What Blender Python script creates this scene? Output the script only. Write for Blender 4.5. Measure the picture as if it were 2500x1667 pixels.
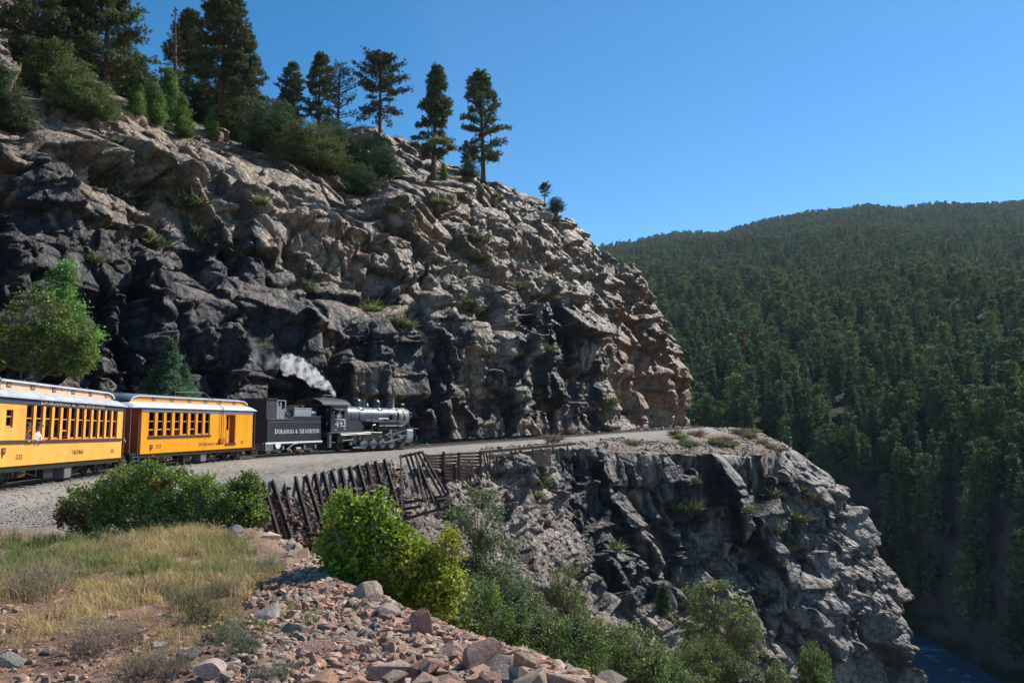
import bpy, bmesh, math, random, time
import numpy as np
from mathutils import Vector, Matrix, Quaternion

T0 = time.time()
for o in list(bpy.data.objects):
    bpy.data.objects.remove(o)
S = bpy.context.scene
COL = S.collection
R = math.radians

# ------------------------------------------------------------ camera, sky, sun
FPX = 1944.0                      # focal length in photo pixels (2500 wide)
TH = math.atan((1040 - 833.5) / FPX)
CZ = 1.7
cd = bpy.data.cameras.new('camera')
cam = bpy.data.objects.new('camera', cd)
COL.objects.link(cam)
cd.sensor_fit = 'HORIZONTAL'; cd.sensor_width = 36; cd.lens = 36 * FPX / 2500
cd.clip_start = 0.1; cd.clip_end = 12000
cam.location = (0, 0, CZ)
cam.rotation_euler = (math.pi / 2 + TH, 0, 0)
S.camera = cam

SUN_AZ = R(48)                    # clockwise from +Y (the view direction)
SUN_EL = R(42)
w = bpy.data.worlds.new('World'); S.world = w; w.use_nodes = True
nt = w.node_tree; nt.nodes.clear()
sky = nt.nodes.new('ShaderNodeTexSky'); sky.sky_type = 'NISHITA'
sky.sun_disc = False; sky.sun_elevation = SUN_EL; sky.sun_rotation = SUN_AZ
sky.altitude = 2300; sky.air_density = 1.0; sky.dust_density = 0.25; sky.ozone_density = 2.2
bg = nt.nodes.new('ShaderNodeBackground'); bg.inputs[1].default_value = 0.11
wo = nt.nodes.new('ShaderNodeOutputWorld')
hs = nt.nodes.new('ShaderNodeHueSaturation'); hs.inputs['Saturation'].default_value = 1.3; hs.inputs['Hue'].default_value = 0.492
nt.links.new(sky.outputs[0], hs.inputs['Color']); nt.links.new(hs.outputs[0], bg.inputs[0]); nt.links.new(bg.outputs[0], wo.inputs[0])
sl = bpy.data.lights.new('sun', 'SUN'); sl.energy = 4.7; sl.angle = R(0.5); sl.color = (1, 0.95, 0.87)
sun = bpy.data.objects.new('sun', sl); COL.objects.link(sun)
sd = Vector((math.sin(SUN_AZ) * math.cos(SUN_EL), math.cos(SUN_AZ) * math.cos(SUN_EL), math.sin(SUN_EL)))
sun.rotation_euler = (-sd).to_track_quat('-Z', 'Y').to_euler()
sun.location = (60, 20, 90)
S.view_settings.view_transform = 'Standard'; S.view_settings.look = 'None'
S.view_settings.exposure = 0.56; S.view_settings.gamma = 1
S.view_settings.use_curve_mapping = False
try:
    S.cycles.max_bounces = 6; S.cycles.transparent_max_bounces = 8; S.cycles.volume_bounces = 2
    S.cycles.volume_step_rate = 4
except Exception:
    pass

# ------------------------------------------------------------ small helpers
def at(px, py, Y):
    a = (px - 1250) / FPX; b = (833.5 - py) / FPX
    c, s = math.cos(TH), math.sin(TH)
    dy = c - b * s; dz = s + b * c
    t = Y / dy
    return np.array((a * t, Y, CZ + dz * t))

def tag(o, label=None, cat=None, group=None, kind=None):
    if label: o['label'] = label
    if cat: o['category'] = cat
    if group: o['group'] = group
    if kind: o['kind'] = kind
    return o

def link(name, me, parent=None, loc=None):
    o = bpy.data.objects.new(name, me); COL.objects.link(o)
    if parent is not None: o.parent = parent
    if loc is not None: o.location = loc
    return o

def empty(name, loc=(0, 0, 0), rz=0.0, rot=None):
    o = bpy.data.objects.new(name, None); COL.objects.link(o)
    o.empty_display_size = 0.3
    o.location = loc; o.rotation_euler = rot if rot else (0, 0, rz)
    return o

def copy_tree(o, parent=None):
    c = o.copy(); COL.objects.link(c); c.parent = parent
    for ch in o.children:
        copy_tree(ch, c)
    return c

def mesh_np(name, V, F, mats=(), smooth=False, col=None, fm=None):
    """V (n,3); F (m,3|4) int array or list of arrays of differing width"""
    me = bpy.data.meshes.new(name)
    if not isinstance(F, (list, tuple)): F = [F]
    V = np.ascontiguousarray(V, dtype=np.float32)
    loops = np.concatenate([f.ravel() for f in F]).astype(np.int32)
    tot = np.concatenate([np.full(len(f), f.shape[1], np.int32) for f in F])
    st = np.concatenate([[0], np.cumsum(tot)[:-1]]).astype(np.int32)
    me.vertices.add(len(V)); me.vertices.foreach_set('co', V.ravel())
    me.loops.add(len(loops)); me.loops.foreach_set('vertex_index', loops)
    me.polygons.add(len(tot)); me.polygons.foreach_set('loop_start', st)
    me.polygons.foreach_set('loop_total', tot)
    me.polygons.foreach_set('use_smooth', np.full(len(tot), smooth, bool))
    for m in mats: me.materials.append(m)
    if fm is not None: me.polygons.foreach_set('material_index', np.asarray(fm, np.int32))
    if col is not None:
        a = me.color_attributes.new('Col', 'FLOAT_COLOR', 'POINT')
        c4 = np.ones((len(V), 4), np.float32); c4[:, :3] = col
        a.data.foreach_set('color', c4.ravel())
    me.update(calc_edges=True); me.validate(verbose=False)
    return me

class MB:
    """collects simple solids into one mesh"""
    def __init__(s): s.v = []; s.f = []; s.n = 0
    def add(s, V, F):
        s.v.extend([tuple(p) for p in V]); s.f.extend([tuple(i + s.n for i in f) for f in F]); s.n += len(V)
    def box(s, x0, x1, y0, y1, z0, z1):
        V = [(x, y, z) for x in (x0, x1) for y in (y0, y1) for z in (z0, z1)]
        s.add(V, [(0, 1, 3, 2), (4, 6, 7, 5), (0, 4, 5, 1), (2, 3, 7, 6), (0, 2, 6, 4), (1, 5, 7, 3)]); return s
    def beam(s, a, b, w, h, up=(0, 0, 1)):
        a = Vector(a); b = Vector(b); d = (b - a).normalized(); u = Vector(up)
        sx = d.cross(u)
        if sx.length < 1e-4: sx = d.cross(Vector((1, 0, 0)))
        sx.normalize(); u = sx.cross(d).normalized()
        V = [p + sx * (i * w / 2) + u * (j * h / 2) for p in (a, b) for i in (-1, 1) for j in (-1, 1)]
        s.add(V, [(0, 1, 3, 2), (4, 6, 7, 5), (0, 4, 5, 1), (2, 3, 7, 6), (0, 2, 6, 4), (1, 5, 7, 3)]); return s
    def cyl(s, a, b, r0, r1=None, n=12, cap=True):
        r1 = r0 if r1 is None else r1
        a = Vector(a); b = Vector(b); d = (b - a).normalized()
        u = d.orthogonal().normalized(); v = d.cross(u)
        V = []
        for p, r in ((a, r0), (b, r1)):
            for k in range(n):
                t = 2 * math.pi * k / n
                V.append(p + (u * math.cos(t) + v * math.sin(t)) * r)
        F = [(k, (k + 1) % n, n + (k + 1) % n, n + k) for k in range(n)]
        if cap: F += [tuple(range(n - 1, -1, -1)), tuple(range(n, 2 * n))]
        s.add(V, F); return s
    def tube(s, pts, r, n=6):
        for i in range(len(pts) - 1):
            ra = r[i] if isinstance(r, (list, tuple)) else r
            rb = r[i + 1] if isinstance(r, (list, tuple)) else r
            s.cyl(pts[i], pts[i + 1], ra, rb, n)
        return s
    def lathe(s, base, axis, prof, n=20):
        base = Vector(base); d = Vector(axis).normalized(); u = d.orthogonal().normalized(); v = d.cross(u)
        V = []
        for (h, r) in prof:
            for k in range(n):
                t = 2 * math.pi * k / n
                V.append(base + d * h + (u * math.cos(t) + v * math.sin(t)) * r)
        F = []
        for i in range(len(prof) - 1):
            for k in range(n):
                F.append((i * n + k, i * n + (k + 1) % n, (i + 1) * n + (k + 1) % n, (i + 1) * n + k))
        F += [tuple(range(n - 1, -1, -1)), tuple(range((len(prof) - 1) * n, len(prof) * n))]
        s.add(V, F); return s
    def prism(s, poly, y0, y1, plane='xz'):
        """poly in the given plane extruded along the third axis"""
        n = len(poly)
        def P(p, t):
            if plane == 'xz': return (p[0], t, p[1])
            if plane == 'yz': return (t, p[0], p[1])
            return (p[0], p[1], t)
        V = [P(p, y0) for p in poly] + [P(p, y1) for p in poly]
        F = [tuple(range(n - 1, -1, -1)), tuple(range(n, 2 * n))] + [(k, (k + 1) % n, n + (k + 1) % n, n + k) for k in range(n)]
        s.add(V, F); return s
    def build(s, name, mat, parent=None, smooth=False, bevel=0.0, fix=True):
        me = bpy.data.meshes.new(name)
        me.from_pydata([tuple(v) for v in s.v], [], s.f)
        if fix:
            bm = bmesh.new(); bm.from_mesh(me)
            bmesh.ops.recalc_face_normals(bm, faces=bm.faces)
            if bevel > 0:
                bmesh.ops.bevel(bm, geom=list(bm.edges), offset=bevel, segments=1, affect='EDGES')
            bm.to_mesh(me); bm.free()
        if mat is not None: me.materials.append(mat)
        if smooth:
            me.polygons.foreach_set('use_smooth', np.ones(len(me.polygons), bool))
            try: me.set_sharp_from_angle(angle=R(38))
            except Exception: pass
        return link(name, me, parent)

# ------------------------------------------------------------ numpy noise
def _h(ix, iy, iz, seed):
    with np.errstate(over='ignore'):
        h = (ix.astype(np.uint32) * np.uint32(374761393)) ^ (iy.astype(np.uint32) * np.uint32(668265263)) ^ (iz.astype(np.uint32) * np.uint32(2246822519)) ^ np.uint32((seed * 3266489917 + 12345) & 0xffffffff)
        h ^= h >> np.uint32(15); h *= np.uint32(2246822519)
        h ^= h >> np.uint32(13); h *= np.uint32(3266489917)
        h ^= h >> np.uint32(16)
    return h

def vnoise(P, seed=0):
    P = np.asarray(P, np.float32); i = np.floor(P).astype(np.int32); f = (P - i).astype(np.float32)
    u = f * f * (3 - 2 * f); out = 0
    for dx in (0, 1):
        wx = u[..., 0] if dx else 1 - u[..., 0]
        for dy in (0, 1):
            wy = u[..., 1] if dy else 1 - u[..., 1]
            for dz in (0, 1):
                wz = u[..., 2] if dz else 1 - u[..., 2]
                r = _h(i[..., 0] + dx, i[..., 1] + dy, i[..., 2] + dz, seed).astype(np.float32) * np.float32(2 / 4294967295.) - 1
                out = out + wx * wy * wz * r
    return out

def fbm(P, oct=4, seed=0, gain=0.5):
    a = 1.0; out = 0; tot = 0
    for k in range(oct):
        out = out + a * vnoise(P * (2.03 ** k) + 17.3 * k, seed + k); tot += a; a *= gain
    return out / tot

def voro(Q, seed=0, metric='e', jit=0.9):
    """returns F1, F2, hash of the nearest cell, vector from cell centre"""
    Q = np.asarray(Q, np.float32); i = np.floor(Q).astype(np.int32)
    n = Q.shape[:-1]
    F1 = np.full(n, 9, np.float32); F2 = np.full(n, 9, np.float32)
    H = np.zeros(n, np.uint32); D = np.zeros(Q.shape, np.float32)
    k = np.float32(1 / 1024.)
    for dx in (-1, 0, 1):
        for dy in (-1, 0, 1):
            for dz in (-1, 0, 1):
                cx, cy, cz = i[..., 0] + dx, i[..., 1] + dy, i[..., 2] + dz
                h = _h(cx, cy, cz, seed)
                ax = Q[..., 0] - (cx + 0.5 + jit * ((h & np.uint32(1023)) * k - 0.5))
                ay = Q[..., 1] - (cy + 0.5 + jit * (((h >> np.uint32(10)) & np.uint32(1023)) * k - 0.5))
                az = Q[..., 2] - (cz + 0.5 + jit * (((h >> np.uint32(20)) & np.uint32(1023)) * k - 0.5))
                if metric == 'e': d = np.sqrt(ax * ax + ay * ay + az * az)
                else: d = np.maximum(np.maximum(np.abs(ax), np.abs(ay)), np.abs(az)) * 0.8 + 0.2 * (np.abs(ax) + np.abs(ay) + np.abs(az))
                d = d.astype(np.float32)
                m = d < F1
                F2 = np.where(m, F1, np.minimum(F2, d)); F1 = np.where(m, d, F1)
                H = np.where(m, h, H)
                D[..., 0] = np.where(m, ax, D[..., 0]); D[..., 1] = np.where(m, ay, D[..., 1]); D[..., 2] = np.where(m, az, D[..., 2])
    return F1, F2, H, D

def rnd(H, k):
    with np.errstate(over='ignore'):
        h = H * np.uint32(2654435761) + np.uint32((k * 40503 + 977) & 0xffffffff)
        h ^= h >> np.uint32(15); h *= np.uint32(2246822519); h ^= h >> np.uint32(13)
    return (h & np.uint32(65535)).astype(np.float32) / np.float32(65535)

def sst(a, b, x):
    t = np.clip((x - a) / (b - a), 0, 1); return t * t * (3 - 2 * t)

def crom(P, ts):
    """Catmull-Rom through P along axis 0 at parameters ts"""
    P = np.asarray(P, np.float64); n = len(P)
    i = np.clip(np.floor(ts).astype(int), 0, n - 2); f = (ts - i).reshape((-1,) + (1,) * (P.ndim - 1))
    E = np.concatenate([2 * P[:1] - P[1:2], P, 2 * P[-1:] - P[-2:-1]])
    p0, p1, p2, p3 = E[i], E[i + 1], E[i + 2], E[i + 3]
    m1 = (p2 - p0) * 0.5; m2 = (p3 - p1) * 0.5
    f2 = f * f; f3 = f2 * f
    return (2 * f3 - 3 * f2 + 1) * p1 + (f3 - 2 * f2 + f) * m1 + (-2 * f3 + 3 * f2) * p2 + (f3 - f2) * m2

def grid_faces(n, m):
    i = np.arange(n - 1)[:, None]; j = np.arange(m - 1)[None, :]
    a = i * m + j
    return np.stack([a, a + m, a + m + 1, a + 1], -1).reshape(-1, 4)

def resample(C, k, kv=None):
    """C (nu,nv,c) control grid with the first three channels a position; sample pitch = k * distance"""
    C = np.asarray(C, float); P = C[..., :3]
    kv = kv or k
    du = np.linalg.norm(P[1:] - P[:-1], axis=-1) / P[1:, :, 1]; dv = np.linalg.norm(P[:, 1:] - P[:, :-1], axis=-1) / P[:, 1:, 1]
    su = [max(2, int(x / k)) for x in np.median(du, axis=1)]; sv = [max(2, int(x / kv)) for x in np.median(dv, axis=0)]
    tu = np.concatenate([np.arange(c) / c + i for i, c in enumerate(su)] + [[len(su)]])
    tv = np.concatenate([np.arange(c) / c + i for i, c in enumerate(sv)] + [[len(sv)]])
    A = crom(C, tu)
    return crom(np.swapaxes(A, 0, 1), tv).swapaxes(0, 1)

def normals(P):
    du = np.gradient(P, axis=0); dv = np.gradient(P, axis=1)
    n = np.cross(du, dv); n /= np.linalg.norm(n, axis=-1, keepdims=True) + 1e-9
    return n

# ------------------------------------------------------------ materials
def mat(name, color, rough=0.6, metal=0.0, spec=0.5, noise=None, bump=None, coat=0):
    m = bpy.data.materials.new(name); m.use_nodes = True
    t = m.node_tree; b = t.nodes['Principled BSDF']
    b.inputs['Base Color'].default_value = (*color, 1); b.inputs['Roughness'].default_value = rough
    b.inputs['Metallic'].default_value = metal; b.inputs['Specular IOR Level'].default_value = spec
    if coat: b.inputs['Coat Weight'].default_value = coat
    if noise or bump:
        tc = t.nodes.new('ShaderNodeTexCoord')
    if noise:                                   # (scale, amount, stretch)
        mp = t.nodes.new('ShaderNodeMapping'); mp.inputs['Scale'].default_value = noise[2] if len(noise) > 2 else (1, 1, 1)
        t.links.new(tc.outputs['Object'], mp.inputs[0])
        n = t.nodes.new('ShaderNodeTexNoise'); n.inputs['Scale'].default_value = noise[0]; n.inputs['Detail'].default_value = 6
        n.inputs['Roughness'].default_value = 0.65
        t.links.new(mp.outputs[0], n.inputs['Vector'])
        mr = t.nodes.new('ShaderNodeMapRange'); mr.inputs['From Min'].default_value = 0.3; mr.inputs['From Max'].default_value = 0.7
        mr.inputs['To Min'].default_value = 1 - noise[1]; mr.inputs['To Max'].default_value = 1 + noise[1]
        t.links.new(n.outputs[0], mr.inputs[0])
        mx = t.nodes.new('ShaderNodeVectorMath'); mx.operation = 'SCALE'; mx.inputs[0].default_value = color
        t.links.new(mr.outputs[0], mx.inputs['Scale']); t.links.new(mx.outputs[0], b.inputs['Base Color'])
        rr = t.nodes.new('ShaderNodeMapRange'); rr.inputs['To Min'].default_value = max(0, rough - 0.12); rr.inputs['To Max'].default_value = min(1, rough + 0.15)
        t.links.new(n.outputs[0], rr.inputs[0]); t.links.new(rr.outputs[0], b.inputs['Roughness'])
    if bump:
        n2 = t.nodes.new('ShaderNodeTexNoise'); n2.inputs['Scale'].default_value = bump[0]; n2.inputs['Detail'].default_value = 5
        t.links.new(tc.outputs['Object'], n2.inputs['Vector'])
        bp = t.nodes.new('ShaderNodeBump'); bp.inputs['Strength'].default_value = bump[1]; bp.inputs['Distance'].default_value = bump[2]
        t.links.new(n2.outputs[0], bp.inputs['Height']); t.links.new(bp.outputs[0], b.inputs['Normal'])
    return m

def rock_mat(name, fine=3.0, dist=0.12, rough=0.75, spec=0.35, grain=26, crk=1.0):
    """colour from the Col attribute broken by procedural grain, lichen and fine cracks"""
    m = bpy.data.materials.new(name); m.use_nodes = True
    t = m.node_tree; b = t.nodes['Principled BSDF']; L = t.links.new; N = t.nodes.new
    tc = N('ShaderNodeTexCoord'); at_ = N('ShaderNodeAttribute'); at_.attribute_name = 'Col'
    n1 = N('ShaderNodeTexNoise'); n1.inputs['Scale'].default_value = fine; n1.inputs['Detail'].default_value = 9; n1.inputs['Roughness'].default_value = 0.72
    L(tc.outputs['Object'], n1.inputs['Vector'])
    n2 = N('ShaderNodeTexNoise'); n2.inputs['Scale'].default_value = grain; n2.inputs['Detail'].default_value = 3
    L(tc.outputs['Object'], n2.inputs['Vector'])
    mr = N('ShaderNodeMapRange'); mr.inputs['From Min'].default_value = 0.32; mr.inputs['From Max'].default_value = 0.68; mr.inputs['To Min'].default_value = 0.62; mr.inputs['To Max'].default_value = 1.34
    L(n1.outputs[0], mr.inputs[0])
    mr2 = N('ShaderNodeMapRange'); mr2.inputs['From Min'].default_value = 0.3; mr2.inputs['From Max'].default_value = 0.7; mr2.inputs['To Min'].default_value = 0.8; mr2.inputs['To Max'].default_value = 1.2
    L(n2.outputs[0], mr2.inputs[0])
    mu = N('ShaderNodeMath'); mu.operation = 'MULTIPLY'; L(mr.outputs[0], mu.inputs[0]); L(mr2.outputs[0], mu.inputs[1])
    sc = N('ShaderNodeVectorMath'); sc.operation = 'SCALE'; L(at_.outputs['Color'], sc.inputs[0]); L(mu.outputs[0], sc.inputs['Scale'])
    L(sc.outputs[0], b.inputs['Base Color'])
    vo = N('ShaderNodeTexVoronoi'); vo.feature = 'DISTANCE_TO_EDGE'; vo.inputs['Scale'].default_value = fine * 0.6
    wv = N('ShaderNodeVectorMath'); wv.operation = 'ADD'; L(tc.outputs['Object'], wv.inputs[0]); 
    ns = N('ShaderNodeVectorMath'); ns.operation = 'SCALE'; ns.inputs['Scale'].default_value = 0.9 / fine; L(n1.outputs['Color'], ns.inputs[0]); L(ns.outputs[0], wv.inputs[1])
    L(wv.outputs[0], vo.inputs['Vector'])
    cr = N('ShaderNodeMapRange'); cr.inputs['From Max'].default_value = 0.08; L(vo.outputs['Distance'], cr.inputs[0])
    ad = N('ShaderNodeMath'); ad.operation = 'MULTIPLY_ADD'; L(n1.outputs[0], ad.inputs[0]); ad.inputs[1].default_value = 2.2
    ck = N('ShaderNodeMath'); ck.operation = 'MULTIPLY'; ck.inputs[1].default_value = crk; L(cr.outputs[0], ck.inputs[0]); L(ck.outputs[0], ad.inputs[2])
    last = ad.outputs[0]
    if crk:                                     # angular facets and dark hairline joints between them
        mpx = N('ShaderNodeMapping'); mpx.inputs['Rotation'].default_value = (0.25, 0.15, 0.6); mpx.inputs['Scale'].default_value = (1, 1, .7)
        wz = N('ShaderNodeVectorMath'); wz.operation = 'ADD'; L(tc.outputs['Object'], wz.inputs[0]); w2 = N('ShaderNodeVectorMath'); w2.operation = 'SCALE'; w2.inputs['Scale'].default_value = .35; L(n1.outputs['Color'], w2.inputs[0]); L(w2.outputs[0], wz.inputs[1])
        L(wz.outputs[0], mpx.inputs[0])
        for sc_, k_ in ((.75, 3.6), (2.0, 1.5)):
            vf = N('ShaderNodeTexVoronoi'); vf.feature = 'F1'; vf.distance = 'CHEBYCHEV'; vf.inputs['Scale'].default_value = sc_; L(mpx.outputs[0], vf.inputs['Vector'])
            ma = N('ShaderNodeMath'); ma.operation = 'MULTIPLY_ADD'; L(vf.outputs['Distance'], ma.inputs[0]); ma.inputs[1].default_value = -k_; L(last, ma.inputs[2]); last = ma.outputs[0]
        ve = N('ShaderNodeTexVoronoi'); ve.feature = 'DISTANCE_TO_EDGE'; ve.inputs['Scale'].default_value = .75; L(mpx.outputs[0], ve.inputs['Vector'])
        er = N('ShaderNodeMapRange'); er.inputs['From Max'].default_value = .045; er.inputs['To Min'].default_value = .38; L(ve.outputs['Distance'], er.inputs[0])
        s2_ = N('ShaderNodeVectorMath'); s2_.operation = 'SCALE'; L(sc.outputs[0], s2_.inputs[0]); L(er.outputs[0], s2_.inputs['Scale']); L(s2_.outputs[0], b.inputs['Base Color'])
    bp = N('ShaderNodeBump'); bp.inputs['Strength'].default_value = 0.85; bp.inputs['Distance'].default_value = dist
    L(last, bp.inputs['Height']); L(bp.outputs[0], b.inputs['Normal'])
    b.inputs['Roughness'].default_value = rough; b.inputs['Specular IOR Level'].default_value = spec
    return m

def leaf_mat(name, trans=0.35, rough=0.5, gloss=0.06):
    m = bpy.data.materials.new(name); m.use_nodes = True
    t = m.node_tree; t.nodes.clear(); L = t.links.new; N = t.nodes.new
    a = N('ShaderNodeAttribute'); a.attribute_name = 'Col'
    oi = N('ShaderNodeObjectInfo')
    hv = N('ShaderNodeHueSaturation')
    m1 = N('ShaderNodeMapRange'); m1.inputs['To Min'].default_value = 0.485; m1.inputs['To Max'].default_value = 0.515; L(oi.outputs['Random'], m1.inputs[0]); L(m1.outputs[0], hv.inputs['Hue'])
    m2 = N('ShaderNodeMapRange'); m2.inputs['To Min'].default_value = 0.75; m2.inputs['To Max'].default_value = 1.25; L(oi.outputs['Random'], m2.inputs[0]); L(m2.outputs[0], hv.inputs['Value'])
    L(a.outputs['Color'], hv.inputs['Color'])
    d = N('ShaderNodeBsdfDiffuse'); tr = N('ShaderNodeBsdfTranslucent'); g = N('ShaderNodeBsdfGlossy'); g.inputs['Roughness'].default_value = rough
    for s_ in (d, tr): L(hv.outputs[0], s_.inputs['Color'])
    g.inputs['Color'].default_value = (0.9, 0.95, 0.9, 1)
    x1 = N('ShaderNodeMixShader'); x1.inputs[0].default_value = trans; L(d.outputs[0], x1.inputs[1]); L(tr.outputs[0], x1.inputs[2])
    x2 = N('ShaderNodeMixShader'); x2.inputs[0].default_value = gloss; L(x1.outputs[0], x2.inputs[1]); L(g.outputs[0], x2.inputs[2])
    o = N('ShaderNodeOutputMaterial'); L(x2.outputs[0], o.inputs[0])
    return m

M = {}
M['cliff'] = rock_mat('granite', 1.3, 0.17, 0.6, 0.4, 9, .35)
M['ground'] = rock_mat('stony_soil', 9, 0.035, 0.9, 0.2, 60, 0)
M['stone'] = rock_mat('broken_stone', 9, 0.02, 0.85, 0.25, 70, 0)
M['far'] = rock_mat('forest_floor', 0.1, 0.8, 0.95, 0.1, 1.0, 0)
M['leaf'] = leaf_mat('oak_leaf', 0.4, 0.55, 0.035)
M['needle'] = leaf_mat('needle', 0.25, 0.6, 0.025)
M['grass'] = leaf_mat('dry_grass', 0.35, 0.6, 0.03)
M['bark'] = mat('bark', (0.085, 0.05, 0.035), 0.9, noise=(9, 0.5, (1, 1, 0.25)), bump=(20, 0.6, 0.03))
M['pinebark'] = mat('pine_bark', (0.12, 0.06, 0.04), 0.9, noise=(6, 0.5, (1, 1, 0.25)), bump=(12, 0.7, 0.05))
M['twig'] = mat('twig', (0.16, 0.13, 0.11), 0.9, noise=(12, 0.4))
# ============================================================ TRACK LINE
TP = np.array([(-8, -24, -.3), (-11.5, -10, -.25), (-14.2, 4, -.2), (-15.8, 14, -.16), (-16.6, 23.7, -.12), (-17.45, 33.4, -.09), (-17.6, 38.0, -.08), (-16.6, 46.5, -.05),
               (-14.3, 54.5, -.02), (-10.2, 62.5, .03), (-3.6, 75.5, .28), (6.0, 94, .6), (14.5, 112, .93), (20.8, 121.5, 1.15), (27.2, 130.5, 1.38), (31.8, 137.5, 1.6), (33.6, 143, 1.75), (33, 150, 1.9), (29, 159, 2.05), (22, 168, 2.2), (12, 177, 2.4)])
TT = crom(TP, np.linspace(0, len(TP) - 1, 560))
for _ in range(60):
    TT[1:-1] = (TT[:-2] + TT[2:] * 1 + TT[1:-1] * 2) / 4
TD = np.gradient(TT[:, :2], axis=0); TD /= np.linalg.norm(TD, axis=1, keepdims=True)
TN = np.stack([TD[:, 1], -TD[:, 0]], 1)          # right-hand normal
TS = np.concatenate([[0], np.cumsum(np.linalg.norm(np.diff(TT[:, :2], axis=0), axis=1))])

def edge_pt(px, py, Y): return at(px, py, Y)
ED = np.array([(2.6, -8, -.1), (1.5, -2, 0), (.95, 2, 0), (.55, 4.2, -.05), (.12, 6.1, -.1), (-.5, 7.6, -.2), (-1.76, 9.3, -.22), (-2.75, 11, -.3), (-3.8, 13.4, -.3), (-5.4, 16.2, -.34), (-8.5, 23, -.6), (-11.2, 31, -.85)]
              + [tuple(at(*p)) for p in ((600, 1188, 37), (690, 1172, 39.5), (760, 1158, 42), (860, 1141, 45.5), (950, 1126, 50), (1060, 1112, 57), (1200, 1101, 68), (1300, 1094, 75), (1400, 1088, 83), (1500, 1099, 90), (1600, 1103, 96),
                 (1700, 1107, 101), (1800, 1111, 106), (1890, 1110, 112), (1948, 1100, 121), (1940, 1092, 130), (1850, 1052, 143), (1800, 1046, 156), (1700, 1046, 176))])
EE = crom(ED, np.linspace(0, len(ED) - 1, 420))
EDr = np.gradient(EE[:, :2], axis=0); EDr /= np.linalg.norm(EDr, axis=1, keepdims=True)
EN = np.stack([EDr[:, 1], -EDr[:, 0]], 1)

def near(line, nrm, x, y):
    """signed distance (positive to the right) and index of the nearest sample"""
    X = np.stack([x, y], -1).reshape(-1, 2).astype(np.float32); L2 = line[:, :2].astype(np.float32)
    idx = np.empty(len(X), np.int32); ds = np.empty(len(X), np.float32)
    for a in range(0, len(X), 20000):
        q = X[a:a + 20000]
        d2 = (q[:, None, 0] - L2[None, :, 0]) ** 2 + (q[:, None, 1] - L2[None, :, 1]) ** 2
        j = d2.argmin(1); idx[a:a + 20000] = j
        v = q - L2[j]; ds[a:a + 20000] = np.sqrt(d2[np.arange(len(q)), j]) * np.sign((v * nrm[j]).sum(1) + 1e-9)
    return ds.reshape(x.shape), idx.reshape(x.shape)

def ground_z(x, y, full=False):
    x = np.atleast_1d(np.asarray(x, float)); y = np.atleast_1d(np.asarray(y, float))
    r, ti = near(TT, TN, x, y); e, ei = near(EE, EN, x, y)
    tz = TT[ti, 2]; ez = EE[ei, 2]
    # right of the track: ballast shoulder, then easing down to the edge line
    top = tz - .17
    sh = top - .42 * sst(1.35, 2.5, r)
    k = np.clip((r - 2.5) / (np.maximum(r - 2.5, 0) + np.maximum(-e, 0) + 1e-3), 0, 1)
    zr = (tz - .6) * (1 - k) + ez * k
    zr = np.where(r > 2.5, zr, sh)
    # left of the track: shoulder, ditch, then the bank up to the foot of the cliff
    a = -r
    bank = np.interp(y, [0, 30, 52, 62, 70], [.42, .42, .36, .12, .05])
    zl = top - .3 * sst(1.35, 2.2, a) + bank * np.maximum(a - 2.6, 0)
    zl = np.minimum(zl, tz + 5)
    z = np.where(r >= 0, zr, zl)
    # beyond the edge: falls into the gully
    near_sl = np.interp(y, [0, 8, 13, 17, 28, 33, 37, 52, 60], [.75, .75, .8, 1.6, 2.1, 5.0, 7.5, 9, 16])
    drop = near_sl * (np.sqrt(np.maximum(e, 0) ** 2 + .3) - .548)
    drop = np.where(y > 50, np.minimum(40 * np.maximum(e + 1.0, 0), 75), drop)
    drop = np.where(y < 34, np.minimum(drop, 9 + .25 * np.maximum(e, 0)), drop)
    z = z - np.where((e > 0) | (y > 50), drop, 0)
    P = np.stack([x, y, np.zeros_like(x)], -1)
    amp = sst(1.8, 5, np.abs(r))
    z = z + amp * (.16 * fbm(P * .35, 3, 5) + .05 * fbm(P * 1.7, 3, 9)) * np.interp(y, [0, 40, 120], [1, 1.4, 3])
    z = z + sst(0, 3, e) * .8 * fbm(P * .4, 3, 31) * np.interp(y, [30, 36], [1, .2])
    if full: return z, r, e, ti, ei
    return z

def gz(x, y): return float(ground_z([x], [y])[0])

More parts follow.
